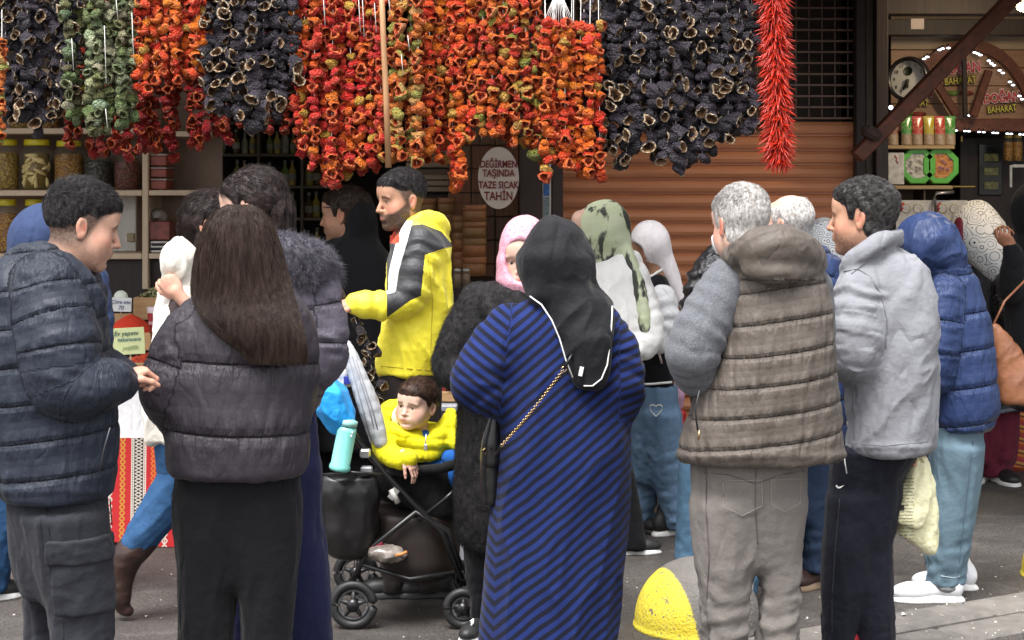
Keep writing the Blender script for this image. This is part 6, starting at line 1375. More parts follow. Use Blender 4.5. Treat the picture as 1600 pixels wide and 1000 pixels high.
tube('ring', [ch0 + np.array([.008 * math.cos(a), 0, .008 * math.sin(a)]) for a in np.linspace(0, 6.28, 13)[:-1]], .002, gold, t, c, 5, closed=True)
tube('strap', [ch0, W(890, 560, Db - .2), W(897, 548, Db - .17)], .005, lth, t, c, 6); tube('strap', [ch1, W(775, 712, Db - .12), W(768, 700, Db - .06)], .006, lth, t, c, 6)
tube('buckle', [W(752, 706, Db - .06), W(758, 700, Db - .06), W(764, 704, Db - .06), W(757, 710, Db - .06)], .0025, gold, t, c, 5)

# ---- 12 woman in green patterned scarf
D = 7.75; p, b = person('woman in green and black marbled headscarf and white coat walking away', 960, D)
H = Head(p, b, W(930, 362, D), 78, 4, 0, 1.05, 'female'); H.skin(sk3)
m = NT('green_marbled_scarf'); m.set(Roughness=.75); n = m.noise(17, 3, m.scaled((1.3, 1, .45), rot=(0, .6, 0)), .5); m.base(m.mix(m.ramp(n, [(.5, (0, 0, 0)), (.57, (1, 1, 1))]), m.mix(m.noise(6, 2), (.36, .42, .22), (.70, .73, .56)), (.045, .05, .04))); m.bump(m.noise(25, 4), .005)
garment('headscarf', [ell(W(941, 362, D), (.125, .13, .148), .03, rot=(0, 18, 0)), RL(D, [(370, 905, 984, .11), (400, 918, 985, .1), (425, 930, 990, .1)], .04), CH(D, [(975, 395, -.06, 14), (992, 430, -.1, 10), (1003, 470, -.13, 10), (1008, 512, -.15, 9)], .02), ell(W(896, 362, D), (.05, .09, .085), .01, 's')], m.m, p, b, .007, lambda P, N: .007 * (folds(P, (.5, 0, .8), 4, 17, 81) - .5))
al = CH(D, [(990, 440, -.04, 26), (1010, 500, -.08, 25), (1005, 540, -.1, 22), (960, 545, -.1, 18)], .04)
garment('coat', [RL(D, [(392, 930, 1000, .1), (420, 915, 1008, .13), (480, 912, 1012, .15), (560, 912, 1000, .15), (612, 915, 986, .14)], .04), al], whitec, p, b, .009, d_cloth([al], .01, (.2, 0, 1), 4, 13, .005, 83))
trousers(p, b, D, blackt, [(596, 920, 984), (680, 922, 984)], [[(730, 952, 990), (800, 966, 1003), (858, 966, 1012)], [(730, 925, 962), (858, 915, 955)]], 84, .004, (.05, .002))
for x in (990, 935): shoe(p, b, x, 0, D, 70 if x < 960 else -80, blackr, whiter, .25)

# ---- 13 girl in varsity jacket and jeans
D = 8.2; p, b = person('girl in pale pink headscarf, black and white varsity jacket and baggy blue jeans', 1020, D)
H = Head(p, b, W(1012, 392, D), 70, 8, 0, 1.0, 'female'); H.skin(sk4)
pink = cloth('pale_pink_scarf', (.90, .84, .86), .8, .3)
garment('headscarf', [ell(W(1016, 380, D), (.098, .11, .112), .02), CH(D, [(1028, 398, 0, 22), (1045, 428, 0, 15), (1058, 455, 0, 10), (1066, 474, 0, 7)], .03), ell(W(990, 400, D), (.055, .12, .08), .012, 's', rot=(0, 25, 0))], pink, p, b, .006, lambda P, N: .004 * (folds(P, (.5, 0, -.8), 4, 20, 91) - .5))
al = CH(D, [(1035, 465, -.1, 20), (1045, 505, -.12, 19), (1028, 535, -.14, 17), (1000, 530, -.14, 14)], .03)
garment('jacket', [RL(D, [(428, 995, 1040, .09), (450, 985, 1050, .12), (520, 985, 1053, .14), (570, 990, 1052, .13), (606, 992, 1052, .12)], .03)], blackc, p, b, .008, d_cloth([], .006, (0, 0, 1), 4, 12, 0, 92))
garment('sleeve', [al], whitek, p, b, .007, d_cloth([al], .003, (0, 0, 1), 4, 12, .005, 93))
for yy in (597, 436): tube('trim', [W(992 if yy > 500 else 1000, yy + 4, D - .125 if yy > 500 else D - .06), W(1020, yy + 3 if yy > 500 else yy - 6, D - .14 if yy > 500 else D - .09), W(1050 if yy > 500 else 1036, yy if yy > 500 else yy - 16, D - .125 if yy > 500 else D - .05)], .006, whiter, p, b, 6)
tube('draw_cord', [W(1028, 545, D - .16), W(1034, 568, D - .15)], .005, plain('pink_cord', (.6, .45, .45)), p, b, 6)
trousers(p, b, D, dlight, [(600, 990, 1057), (640, 986, 1060), (670, 984, 1062)], [[(640, 1000, 1062, .12), (700, 1006, 1066, .11), (760, 1022, 1074, .1), (800, 1034, 1078, .09), (822, 1040, 1074, .08)], [(640, 984, 1040, .12), (720, 984, 1030), (800, 988, 1024), (836, 990, 1020)]], 94, .011, (.3, .008), extra=None, dy=(-.04, .06))
th = np.linspace(0, 2 * math.pi, 26); tube('heart_stitching', [W(1025 + 10 * (math.sin(a) ** 3), 640 - (9 * math.cos(a) - 3.4 * math.cos(2 * a) - 1.3 * math.cos(3 * a)), D - .172) for a in th[:-1]], .0028, whiter, p, b, 5, closed=True)
shoe(p, b, 1052, 0, D - .02, -60, blackr, whiter, .25); shoe(p, b, 1006, 0, D + .06, -150, blackr, blackr, .25)
# pink bag corner / red cloth beside the girl
c = W(1062, 640, 8.6); t = thing('shopping_bag', 'red and pink bag half hidden between the jeans girl and the taupe vest', 'bag', c); garment('bag_body', [RL(8.6, [(640, 1052, 1072, .04), (700, 1050, 1074, .06), (720, 1052, 1072, .06)], .02)], plain('red_bag', (.45, .02, .03), .4), t, c, .008); garment('ribbon', [RL(8.6, [(598, 1050, 1066, .02, -.02), (618, 1048, 1070, .03, -.02), (642, 1058, 1066, .02)], .02)], plain('pink_ribbon', (.6, .35, .5), .4), t, c, .008)

# ---- 14 person in black leather jacket, hidden behind the vest
D = 6.7; p, b = person('person in glossy black leather jacket and blue jeans mostly hidden behind the taupe vest', 1130, D)
H = Head(p, b, W(1160, 343, D), 60, 10, 0, .98); H.skin(sk3); H.hair(hgrey, n=800)
lj = NT('glossy_leather'); lj.set(Roughness=.22); lj.base((.012, .012, .014)); lj.bump(lj.noise(22, 5, rough=.65), .014, 1); lj = lj.m
al = CH(D, [(1106, 425, -.04, 26), (1088, 480, -.06, 24), (1080, 525, -.08, 22), (1090, 560, -.05, 18)], .04)
garment('leather_jacket', [RL(D, [(380, 1112, 1190, .1), (405, 1090, 1215, .13), (450, 1078, 1220, .15), (560, 1078, 1220, .15), (680, 1082, 1215, .15)], .04), al], lj, p, b, .008, d_cloth([al], .010, (.3, 0, 1), 6, 22, .007, 101, fine=.003))
garment('collar', [CH(D, [(1124, 392, -.1, 7), (1117, 372, -.1, 6)], .02)], whitek, p, b, .005)
trousers(p, b, D, dmid, [(670, 1085, 1210), (710, 1085, 1210)], [[(700, 1062, 1130, .08), (800, 1058, 1110, .08), (900, 1054, 1100, .07), (938, 1054, 1096)], [(700, 1140, 1200), (850, 1150, 1190), (930, 1150, 1184)]], 103, .006)
shoe(p, b, 1170, 975, D - .12, -170, whiter, whiter, .28); shoe(p, b, 1072, 0, D, 60, whiter, whiter, .28)

# ---- 15 white haired man in taupe vest
D = 5.33; p, b = person('white haired man in quilted taupe vest over grey sleeves, seen from behind', 1190, D)
H = Head(p, b, W(1158, 350, D), 24, 12, 0, .99, 'male'); H.skin(sk3, blush=.9); H.hair(hgrey, side=.008, top=.016, n=11000, length=.016, comb=(.1, .5, -.7), lift=.55, wid=.0007, stub=.3, rough=.0012)
al = CH(D, [(1140, 440, -.03, 38), (1105, 500, -.06, 42), (1083, 552, -.08, 41), (1100, 590, .02, 34), (1150, 590, .2, 28)], .04); ar_ = CH(D, [(1268, 450, .05, 34), (1272, 540, .1, 30), (1230, 570, .22, 26)], .04)
garment('sleeve', [al], heath, p, b, .0065, d_cloth([al], .002, (0, 0, 1), 4, 12, .004, 111)); garment('sleeve', [ar_], heath, p, b, .009)
hood = [CH(D, [(1150, 405, -.05, 22), (1180, 388, -.13, 26), (1220, 384, -.14, 30), (1255, 398, -.08, 28), (1268, 410, .0, 22)], .03), CH(D, [(1175, 418, -.14, 16), (1215, 424, -.16, 20), (1250, 424, -.12, 18)], .02), CH(D, [(1148, 402, .0, 18), (1180, 384, .08, 18), (1240, 384, .08, 20), (1268, 405, .02, 20)], .03)]
def vx(P, N):
    x, y = topx(P); q = d_puffer([], .092, .0065, z0=.03, slope=-.13, crease=.006, seed=113, n=4)(P, N); hm = y < 436 - .0 * x; q = np.where(hm, .010 * (folds(P, (1, 0, .1), 4, 22, 114) - .5), q)
    for xv in (1146 - .0 * y, 1190, 1240): q = q - .004 * np.exp(-((x - xv - .03 * (y - 600)) / 1.8) ** 2) * (y > 440)
    return q + .006 * np.exp(-((y - 712 + .0 * x) / 7) ** 2)
garment('vest', [RL(D, [(398, 1150, 1262, .1), (425, 1134, 1285, .14), (470, 1128, 1296, .165), (540, 1118, 1302, .18), (620, 1088, 1308, .19), (690, 1064, 1315, .19), (717, 1062, 1318, .185)], .03)] + hood, vestm, p, b, .006, vx, lambda P, N: dict(q=np.where(topx(P)[1] < 438, .5, d_puffer([], .092, z0=.03, slope=-.13, seed=113).q(P)['q'])))
tube('zip_pull', [W(1093, 672, D - .17), W(1091, 688, D - .172)], .003, gold, p, b, 5)
tube('pocket_edge', [W(1093, 610, D - .172), W(1086, 640, D - .168), W(1090, 672, D - .172)], .003, blackr, p, b, 5)
def jeanx(P, N, x, y):
    f = P[:, 1] < D; fl = sst(x, 1128, 1131) * (1 - sst(x, 1190, 1193)) * sst(y, 755, 758) * (1 - sst(y, 795 + np.abs(x - 1160) * -.4 + 12, 798 + 12 + np.abs(x - 1160) * -.4)); return f * (.0035 * fl - .003 * np.exp(-((x - 1103 - .04 * (y - 750)) / 1.8) ** 2))
o, P, N, F = trousers(p, b, D, taupe, [(700, 1080, 1262), (750, 1081, 1260), (800, 1082, 1257)], [[(780, 1082, 1185), (860, 1084, 1183), (930, 1092, 1172), (1000, 1096, 1166), (1120, 1100, 1160)], [(780, 1165, 1257), (850, 1180, 1252), (920, 1190, 1250), (1000, 1182, 1248), (1120, 1185, 1240)]], 115, .010, (.25, .012), .0075, extra=jeanx)
sd_ = plain('taupe_seam', (.10, .085, .08), .9); sl_ = plain('taupe_thread', (.26, .23, .21), .9)
stitch('seam', P, N, [(1104, 720), (1103, 800), (1108, 870), (1104, 940), (1108, 1000)], sd_, o, b, .0022); stitch('seam', P, N, [(1181, 722), (1180, 790), (1184, 850)], sd_, o, b, .002)
stitch('pocket_seam', P, N, [(1130, 752), (1190, 750), (1192, 790), (1160, 806), (1131, 792), (1130, 752)], sl_, o, b, .0013); stitch('pocket_seam', P, N, [(1205, 750), (1252, 748), (1250, 786), (1226, 800), (1206, 788), (1205, 750)], sl_, o, b, .0013); stitch('yoke_seam', P, N, [(1100, 738), (1140, 742), (1181, 756), (1220, 742), (1256, 736)], sd_, o, b, .0016)
for x in (1125, 1212): shoe(p, b, x, 0, D, 10, blackr, whiter)

# ---- 16 balding man in blue puffer
D = 7.1; p, b = person('balding grey haired man in blue padded jacket standing between the vest and the grey fleece', 1240, D)
H = Head(p, b, W(1233, 350, D), 50, 6, 0, 1.0); H.skin(sk3, blush=.5); H.hair(hgrey, side=.008, top=.008, n=2500, length=.014, bald=.02, comb=(0, -.3, -.8), lift=.4)
al = CH(D, [(1290, 430, -.05, 26), (1300, 500, -.08, 26)], .04)
garment('jacket', [RL(D, [(385, 1225, 1290, .1), (410, 1205, 1318, .14), (470, 1195, 1325, .17), (600, 1195, 1325, .17), (690, 1200, 1320, .17)], .04), al], bluep, p, b, .009, DQ := d_puffer([al], .1, .013, seed=121), DQ.q)
trousers(p, b, D, ddark, [(680, 1205, 1310), (730, 1205, 1310)], [[(720, 1248, 1312), (800, 1252, 1306), (870, 1256, 1300), (895, 1254, 1298)], [(720, 1205, 1250), (890, 1200, 1240)]], 123, .007)
shoe(p, b, 1268, 0, D, 120, brownl, plain('tan_sole', (.2, .14, .09)), .28); shoe(p, b, 1215, 0, D, 30, brownl, blackr, .28)
# ---- 17 silver scarf woman
D = 8.4; p, b = person('woman in silver grey patterned headscarf glimpsed behind the grey fleece', 1290, D)
H = Head(p, b, W(1288, 385, D), 0, 5, 0, .98, 'female'); H.skin(sk2)
def scarfmat(name, c1, c2, sc, th=(.35, .45), dist=2.5):
    m = NT(name); m.set(Roughness=.75); w = m.n('TexWave', wave_type='RINGS'); w.inputs['Scale'].default_value = sc; w.inputs['Distortion'].default_value = dist; w.inputs['Detail'].default_value = 2
    v = m.n('TexVoronoi'); v.inputs['Scale'].default_value = sc * 1.6; m.l(m.co(), v.inputs['Vector']); m.l(v.outputs['Position'], w.inputs['Vector']); e = m.n('TexVoronoi', feature='DISTANCE_TO_EDGE'); e.inputs['Scale'].default_value = sc * 1.6; m.l(m.co(), e.inputs['Vector'])
    r = m.math('FRACT', m.math('MULTIPLY', v.outputs['Distance'], 4.2)); a = m.ramp(r, [(th[0], (0, 0, 0)), (th[1], (1, 1, 1))]); m.base(m.mix(a, c1, c2)); m.bump(m.noise(22, 4), .005); return m.m
garment('headscarf', [ell(W(1288, 378, D), (.1, .115, .12), .03), RL(D, [(385, 1262, 1318, .1), (415, 1258, 1325, .12), (440, 1255, 1330, .12)], .04)], scarfmat('silver_scarf', (.12, .12, .14), (.6, .61, .63), 16, (.2, .3)), p, b, .008, lambda P, N: .005 * (folds(P, (.1, 0, 1), 4, 20, 131) - .5))
garment('coat', [RL(D, [(425, 1262, 1320, .11), (460, 1245, 1335, .15), (600, 1245, 1335, .16), (800, 1250, 1330, .16)], .05)], cloth('beige_coat', (.3, .27, .23)), p, b, .014)

# ---- 18 man in grey fleece
D = 5.8; p, b = person('dark haired man in light grey fleece jacket and black track trousers', 1370, D)
H = Head(p, b, W(1350, 339, D), 64, 2, 0, 1.05, 'male'); H.skin(sk2, stubble=.5, blush=.4); H.hair(hsalt, side=.009, top=.022, n=11000, length=.026, comb=(0, .6, -.6), lift=.22, rough=.0014, stub=.7, wid=.0007)
al = CH(D, [(1345, 455, -.08, 40), (1338, 515, -.12, 40), (1334, 558, -.12, 34), (1318, 566, -.0, 28), (1280, 560, .15, 24)], .05)
def gx(P, N):
    q = d_cloth([al], .022, (.75, 0, .8), 2.6, 9, .006, 141)(P, N); x, y = topx(P); q += .004 * np.exp(-((y - 698) / 5) ** 2); 
    sx = np.interp(y, [420, 450, 520, 590], [1345, 1372, 1388, 1372]); return q - .004 * np.exp(-((x - sx) / 1.7) ** 2) * (y < 560) * (y > 425)
fo_, P, N, F = garment('fleece', [RL(D, [(388, 1350, 1408, .08), (408, 1330, 1440, .12), (445, 1322, 1458, .15), (510, 1325, 1463, .165), (600, 1326, 1461, .17), (690, 1322, 1457, .165), (706, 1322, 1455, .16)], .04), al,
    CH(D, [(1322, 418, -.06, 11), (1345, 400, -.1, 13), (1375, 382, -.09, 14), (1400, 372, -.02, 13)], .015), CH(D, [(1320, 416, .02, 10), (1350, 395, .06, 12), (1398, 374, .04, 12)], .015)], greyf, p, b, .006, gx)
gs_ = plain('fleece_seam', (.15, .15, .17), .9)
stitch('shoulder_seam', P, N, [(1318, 424), (1340, 420), (1360, 432), (1376, 458), (1386, 500), (1384, 545)], gs_, fo_, b, .0018); stitch('side_seam', P, N, [(1333, 600), (1331, 650), (1332, 702)], gs_, fo_, b, .0018); stitch('hem_seam', P, N, [(1326, 692), (1380, 697), (1450, 690)], gs_, fo_, b, .0014); stitch('collar_seam', P, N, [(1330, 428), (1360, 404), (1400, 386)], gs_, fo_, b, .0016)

def bands(P, N): return {}
o, P, N, F = trousers(p, b, D, blackn, [(695, 1300, 1432), (725, 1298, 1424), (752, 1296, 1408)], [[(770, 1294, 1372), (850, 1284, 1366), (920, 1283, 1352), (990, 1286, 1334), (1050, 1290, 1332)], [(760, 1345, 1404), (850, 1340, 1394), (920, 1342, 1395), (990, 1342, 1398), (1050, 1346, 1395)]], 143, .008, (.1, .004), .0075)
stitch('seam', P, N, [(1312, 780), (1305, 860), (1300, 940), (1300, 990)], plain('black_seam', (.03, .03, .036), .8), o, b, .0018)
tube('piping', [W(1319, 706, D - .15), W(1320, 722, D - .152), W(1323, 740, D - .155)], .0022, whiter, p, b, 5)
sw = [(0, 0), (3, 3.2), (7, 3), (13, -1.6), (6.5, .9), (3.2, .6), (1.6, -2.4)]
V = []; 
for x, y in sw: V.append(W(1306 + x, 760 + y, D - .148))
V += [v + (0, .004, 0) for v in V]; n = len(sw); F = [np.array([[i, (i + 1) % n, n + (i + 1) % n, n + i] for i in range(n)]), np.arange(n)[None, ::-1], n + np.arange(n)[None]]
mesh('tick_logo', np.array(V), F, whiter, p, b, smooth=False)
shoe(p, b, 1306, 0, D + .06, 35, plain('red_shoe', (.3, .02, .03), .5), whiter); shoe(p, b, 1370, 0, D + .08, -15, blackr, whiter)
hand(p, b, W(1436, 697, D + .02), (.0, .0, -1), (-.9, -.2, 0), sk2, side=1, curl=1.25, scale=1.0)
c = W(1437, 720, D - .0); t = thing('plastic_bag', 'pale yellow plastic carrier bags hanging from the grey fleece man hand', 'bag', c)
pbm = NT('thin_plastic'); pbm.set(Roughness=.35); pbm.b.inputs['Subsurface Weight'].default_value = .3; pbm.b.inputs['Subsurface Radius'].default_value = (.05, .05, .03)
x_, y_ = pbm.attr('px'), pbm.attr('py'); ln = pbm.math('GREATER_THAN', pbm.math('FRACT', pbm.math('DIVIDE', y_, 5.2)), .62); inr = pbm.math('MULTIPLY', pbm.math('MULTIPLY', pbm.math('GREATER_THAN', x_, 1399), pbm.math('LESS_THAN', x_, 1428)), pbm.math('MULTIPLY', pbm.math('GREATER_THAN', y_, 745), pbm.math('LESS_THAN', y_, 842)))
brk = pbm.math('GREATER_THAN', pbm.noise(160, 2), .45); blk2 = pbm.math('MULTIPLY', pbm.math('MULTIPLY', pbm.math('GREATER_THAN', x_, 1400), pbm.math('LESS_THAN', x_, 1413)), pbm.math('MULTIPLY', pbm.math('GREATER_THAN', y_, 789), pbm.math('LESS_THAN', y_, 798)))
cc_ = pbm.mix(pbm.math('MULTIPLY', pbm.math('MULTIPLY', ln, inr), pbm.math('MULTIPLY', brk, .75)), (.80, .77, .50), (.14, .13, .07)); cc_ = pbm.mix(blk2, cc_, (.05, .04, .03)); pbm.base(cc_); pbm.bump(pbm.noise(26, 5, rough=.65), .012, .8)
pxa = lambda P, N: dict(px=topx(P)[0], py=topx(P)[1])
garment('bag_body', [RL(D, [(708, 1430, 1446, .02), (735, 1422, 1452, .03), (770, 1408, 1456, .05), (800, 1397, 1448, .06), (815, 1398, 1442, .06), (824, 1420, 1440, .05)], .02)], pbm.m, t, c, .0055, lambda P, N: .009 * (folds(P, (.3, 0, 1), 4, 26, 151) - .5) + .002 * fbm(P * 50), pxa)
garment('rear_bag', [RL(D + .05, [(715, 1436, 1450, .02), (760, 1430, 1462, .04), (810, 1402, 1467, .05), (835, 1400, 1466, .05), (850, 1430, 1465, .05), (866, 1440, 1462, .04)], .02)], pbm.m, t, c, .0055, lambda P, N: .009 * (folds(P, (.1, 0, 1), 4, 24, 152) - .5) + .002 * fbm(P * 50), pxa)
tube('handle', [W(1432, 722, D - .02), W(1437, 707, D - .03), W(1443, 722, D - .02)], .005, pbm.m, t, c, 6)

# ---- 19 person in blue hooded puffer
D = 6.93; p, b = person('person with raised hood in bright blue padded jacket, pale jeans and white sneakers', 1480, D)
H = Head(p, b, W(1448, 385, D), 95, 10, 0, .98, 'female'); H.skin(sk1)
al = CH(D, [(1475, 460, -.1, 27), (1470, 530, -.13, 26), (1462, 590, -.13, 23)], .04)
def hx(P, N):
    x, y = topx(P); q = d_puffer([al], .148, .008, .12, .05, -.1, .005, seed=161, n=4)(P, N); hd = y < 418; return np.where(hd, .016 * (folds(P, (.8, 0, .5), 3, 16, 162) - .5) + .004 * fbm(P * 12) - .004 * np.exp(-((x - 1452 - .25 * (y - 380)) / 2) ** 2), q)
garment('jacket', [ell(W(1450, 382, D), (.128, .14, .128), .03), EL(D, 1478, 405, 0, 30, .12, 30, .04), RL(D, [(412, 1450, 1510, .1), (440, 1445, 1525, .13), (490, 1448, 1542, .15), (560, 1452, 1550, .165), (630, 1455, 1556, .17), (655, 1456, 1552, .165), (670, 1462, 1540, .16)], .03), al, ell(W(1392, 392, D), (.05, .1, .08), .015, 's')], bluep, p, b, .007, hx, lambda P, N: dict(q=np.where(topx(P)[1] < 418, .5, d_puffer([al], .148, .008, .12, .05, -.1, .005, seed=161, n=4).q(P)['q'])))
o, P, N, F = trousers(p, b, D, dwash, [(655, 1462, 1535), (700, 1460, 1532)], [[(690, 1462, 1532, .11), (760, 1456, 1526, .1), (840, 1446, 1512, .085), (890, 1442, 1505, .08), (910, 1446, 1500, .08)], [(690, 1460, 1500), (800, 1460, 1490), (895, 1455, 1490)]], 163, .008, (.12, .008), dy=(-.04, .1))
stitch('seam', P, N, [(1520, 690), (1512, 760), (1503, 840), (1497, 895)], plain('denim_seam', (.07, .11, .14), .9), o, b, .0022); stitch('seam', P, N, [(1470, 900), (1490, 903), (1500, 900)], plain('denim_fray', (.3, .36, .4), .9), o, b, .0025)
wsh = plain('white_mesh_shoe', (.72, .73, .76), .6, bump=.001, bs=500)
shoe(p, b, 1452, 0, D - .06, 86, wsh, whiter, .29, wd=.9); shoe(p, b, 1478, 0, D + .15, 84, wsh, whiter, .27, wd=.9)
garment('trouser_cuff', [RL(D - .03, [(898, 1450, 1500, .075), (912, 1448, 1502, .08), (922, 1456, 1500, .075)], .01)], cloth('grey_cuff', (.2, .2, .2)), p, b, .006, lambda P, N: .003 * fbm(P * 40))

# ---- 20 woman in black and white ornate scarf
D = 9.6; p, b = person('woman in white headscarf with black scrollwork and burgundy trousers seen from behind', 1545, D)
H = Head(p, b, W(1518, 368, D), 60, 4, 0, 1.15, 'female'); H.skin(sk2)
garment('headscarf', [ell(W(1520, 360, D), (.135, .15, .175), .04, rot=(0, 18, 0)), CH(D, [(1535, 370, -.06, 40), (1552, 400, -.12, 32), (1562, 428, -.15, 16), (1566, 444, -.16, 8)], .04), ell(W(1478, 385, D), (.06, .2, .10), .02, 's')], scarfmat('scroll_scarf', (.02, .02, .022), (.82, .82, .82), 10, (.13, .17)), p, b, .008, lambda P, N: .006 * (folds(P, (.4, 0, .9), 3, 12, 171) - .5))
garment('under_scarf', [ell(W(1502, 372, D - .05), (.055, .09, .13), .02)], plain('burgundy_scarf', (.16, .015, .04), .6, var=.3, scale=60), p, b, .008)
_c = scarfmat('dark_patterned_coat', (.06, .06, .065), (.012, .012, .014), 12)
garment('coat', [RL(D, [(405, 1515, 1580, .12), (430, 1503, 1600, .16), (500, 1500, 1608, .18), (600, 1512, 1610, .19), (638, 1520, 1612, .19)], .04)], _c, p, b, .01, d_cloth([], .01, (0, 0, 1), 3, 10, 0, 173))
tube('coat_hem', [W(1522, 640, D - .15), W(1560, 644, D - .19), W(1610, 634, D - .17)], .012, plain('grey_trim', (.12, .13, .16), .8), p, b, 8)
trousers(p, b, D, burg, [(630, 1525, 1595), (660, 1525, 1590)], [[(650, 1548, 1588, .1), (700, 1548, 1587, .09), (719, 1548, 1586, .09)], [(650, 1522, 1556, .1), (722, 1518, 1545, .08)]], 174, .008, (.1, .003))
shoe(p, b, 1570, 0, D - .05, -170, blackr, whiter, .27, wd=1.2); shoe(p, b, 1527, 0, D, 150, blackr, whiter, .27, wd=1.1)
c = W(1575, 480, 9.35); t = thing('backpack', 'glossy black quilted backpack on the back of the scrollwork scarf woman', 'backpack', c)
bp = NT('quilted_patent'); bp.set(Roughness=.22); chk = bp.n('TexChecker'); chk.inputs['Scale'].default_value = 50; bp.l(bp.scaled((1, 1, 1), rot=(.3, .78, 0)), chk.inputs['Vector']); bp.base(bp.mix(chk.outputs['Fac'], (.010, .010, .011), (.03, .03, .034))); bp.bump(bp.noise(30, 3), .004)
garment('bag_body', [RL(9.35, [(425, 1562, 1590, .06), (445, 1550, 1600, .09), (480, 1546, 1606, .1), (508, 1552, 1606, .09), (516, 1562, 1596, .07)], .02)], bp.m, t, c, .007); garment('front_pocket', [RL(9.25, [(466, 1556, 1600, .06), (500, 1558, 1600, .07), (508, 1564, 1594, .05)], .02)], bp.m, t, c, .007)
tube('zip', [W(1556, 462, 9.22), W(1580, 459, 9.17), W(1602, 462, 9.22)], .004, plain('steel', (.4, .38, .37)), t, c, 5)
c = W(1580, 570, 8.3); t = thing('shoulder_bag', 'soft tan leather shoulder bag at the right edge', 'bag', c); tanl = NT('tan_leather'); tanl.set(Roughness=.42); n = tanl.noise(12, 4); tanl.base(tanl.ramp(n, [(.3, (.22, .085, .04)), (.7, (.36, .15, .075))])); tanl.bump(tanl.noise(20, 4), .006)
garment('bag_body', [RL(8.3, [(505, 1549, 1558, .01), (530, 1552, 1582, .03), (570, 1556, 1612, .05), (605, 1560, 1622, .06), (632, 1566, 1622, .05)], .02)], tanl.m, t, c, .007, lambda P, N: .01 * (folds(P, (.6, 0, .8), 4, 14, 181) - .5)); tube('strap', [W(1552, 508, 8.3), W(1570, 470, 8.33), W(1610, 430, 8.4)], .006, tanl.m, t, c, 6)
# ---- 21 dark dressed person at the right edge
D = 8.7; p, b = person('person in black at the right edge raising a hand', 1615, D)
H = Head(p, b, W(1622, 330, D), 60, 0, 0, 1.05); H.skin(sk4); H.hair(hblack, n=800)
al = CH(D, [(1600, 400, -.05, 26), (1580, 450, -.1, 22), (1584, 405, -.2, 16), (1580, 388, -.22, 12)], .03)
garment('coat', [EL(D, 1612, 330, 0, 32, .14, 45, .03), RL(D, [(365, 1590, 1660, .12), (400, 1575, 1690, .17), (500, 1572, 1700, .18), (640, 1580, 1700, .18)], .05), al], blackc, p, b, .012)
hand(p, b, W(1582, 388, D - .22), (-.4, -.1, .5), (.6, .5, 0), sk4, side=1, curl=.7)
# ================================================================== STROLLER AND BOY
D = 6.5; sbk = np.array([W(620, 0, D)[0], D, 0]); st = thing('stroller', 'black pushchair with a light grey hood folded back', 'stroller', sbk)
frm = plain('black_frame', (.012, .012, .013), .3); fab = cloth('black_canopy_fabric', (.012, .012, .013), .8, .3); sil = plain('silver_metal', (.55, .54, .52), .3, .8); greyc = cloth('light_grey_canopy', (.42, .43, .45), .8, .3)
def wheel(px, py, r, D, lab=None):
    c = W(px, py, D); c[2] = r; w = tube('wheel', [c + np.array([math.cos(a) * (r - .016), 0, math.sin(a) * (r - .016)]) for a in np.linspace(0, 2 * math.pi, 40)[:-1]], .017, blackr, st, sbk, 8, closed=True)
    tube('rim', [c + np.array([math.cos(a) * (r - .038), 0, math.sin(a) * (r - .038)]) for a in np.linspace(0, 2 * math.pi, 32)[:-1]], .006, plain('grey_rim', (.09, .09, .095), .4), w, sbk, 6, closed=True)
    for k in range(5):
        a = k * 2 * math.pi / 5 + .3; tube('spoke', [c, c + np.array([math.cos(a) * (r - .04), 0, math.sin(a) * (r - .04)])], .008, plain('dark_spoke', (.035, .035, .037), .4), w, sbk, 6, rr=[.013, .007])
    lathe('hub', [(.001, -.03), (.022, -.028), (.024, .02), (.001, .022)], frm, w, sbk, 16, c, M=[(1, 0, 0), (0, 0, -1), (0, 1, 0)])
wheel(552, 922, .092, 6.45); wheel(556, 905, .092, 6.98); wheel(724, 926, .078, 6.45); wheel(727, 905, .078, 6.92)
B = lambda x, y, dd=0: W(x, y, D + dd)
for dd in (-.05, .42):
    tube('frame_tube', [B(552, 905, dd), B(575, 860, dd), B(650, 800, dd), B(700, 830, dd), B(722, 890, dd)], .011, frm, st, sbk)
    tube('frame_tube', [B(722, 905, dd), B(690, 830, dd), B(640, 780, dd), B(600, 738, dd), B(560, 690, dd), B(520, 620, dd), B(505, 590, dd)], .012, frm, st, sbk)
    tube('frame_tube', [B(655, 812, dd), B(695, 780, dd), B(712, 765, dd)], .008, frm, st, sbk); tube('frame_tube', [B(560, 880, dd), B(640, 905, dd), B(712, 895, dd)], .009, frm, st, sbk)
tube('push_handle', [B(505, 592, -.05), B(500, 585, .18), B(505, 592, .42)], .014, plain('foam_grip', (.02, .02, .02), .9), st, sbk)
boxmesh('silver_clip', B(609, 782, -.07), B(621, 762, -.055), sil, st, sbk, .003, rot=(0, 35, 0)); tube('silver_clip', [B(611, 765, -.064), B(622, 786, -.064)], .0115, plain('worn_silver', (.5, .48, .44), .4, .3), st, sbk)
garment('seat', [CH(D, [(612, 752, .18, 34), (660, 762, .18, 36), (705, 775, .18, 34)], .03, sy=1.0), RL(D, [(728, 590, 722, .2, .18), (760, 600, 722, .2, .18), (790, 620, 722, .19, .18), (815, 650, 722, .17, .18)], .03), RL(D, [(672, 592, 604, .17, .2), (700, 590, 616, .18, .2), (745, 596, 640, .19, .18)], .04)], fab, st, sbk, .009, d_cloth([], .006, (1, 0, .3), 4, 14, 0, 201))
for dd in (-.04, .4): tube('armrest', [B(604, 735, dd), B(640, 737, dd), B(690, 732, dd), B(724, 722, dd)], .02, fab, st, sbk)
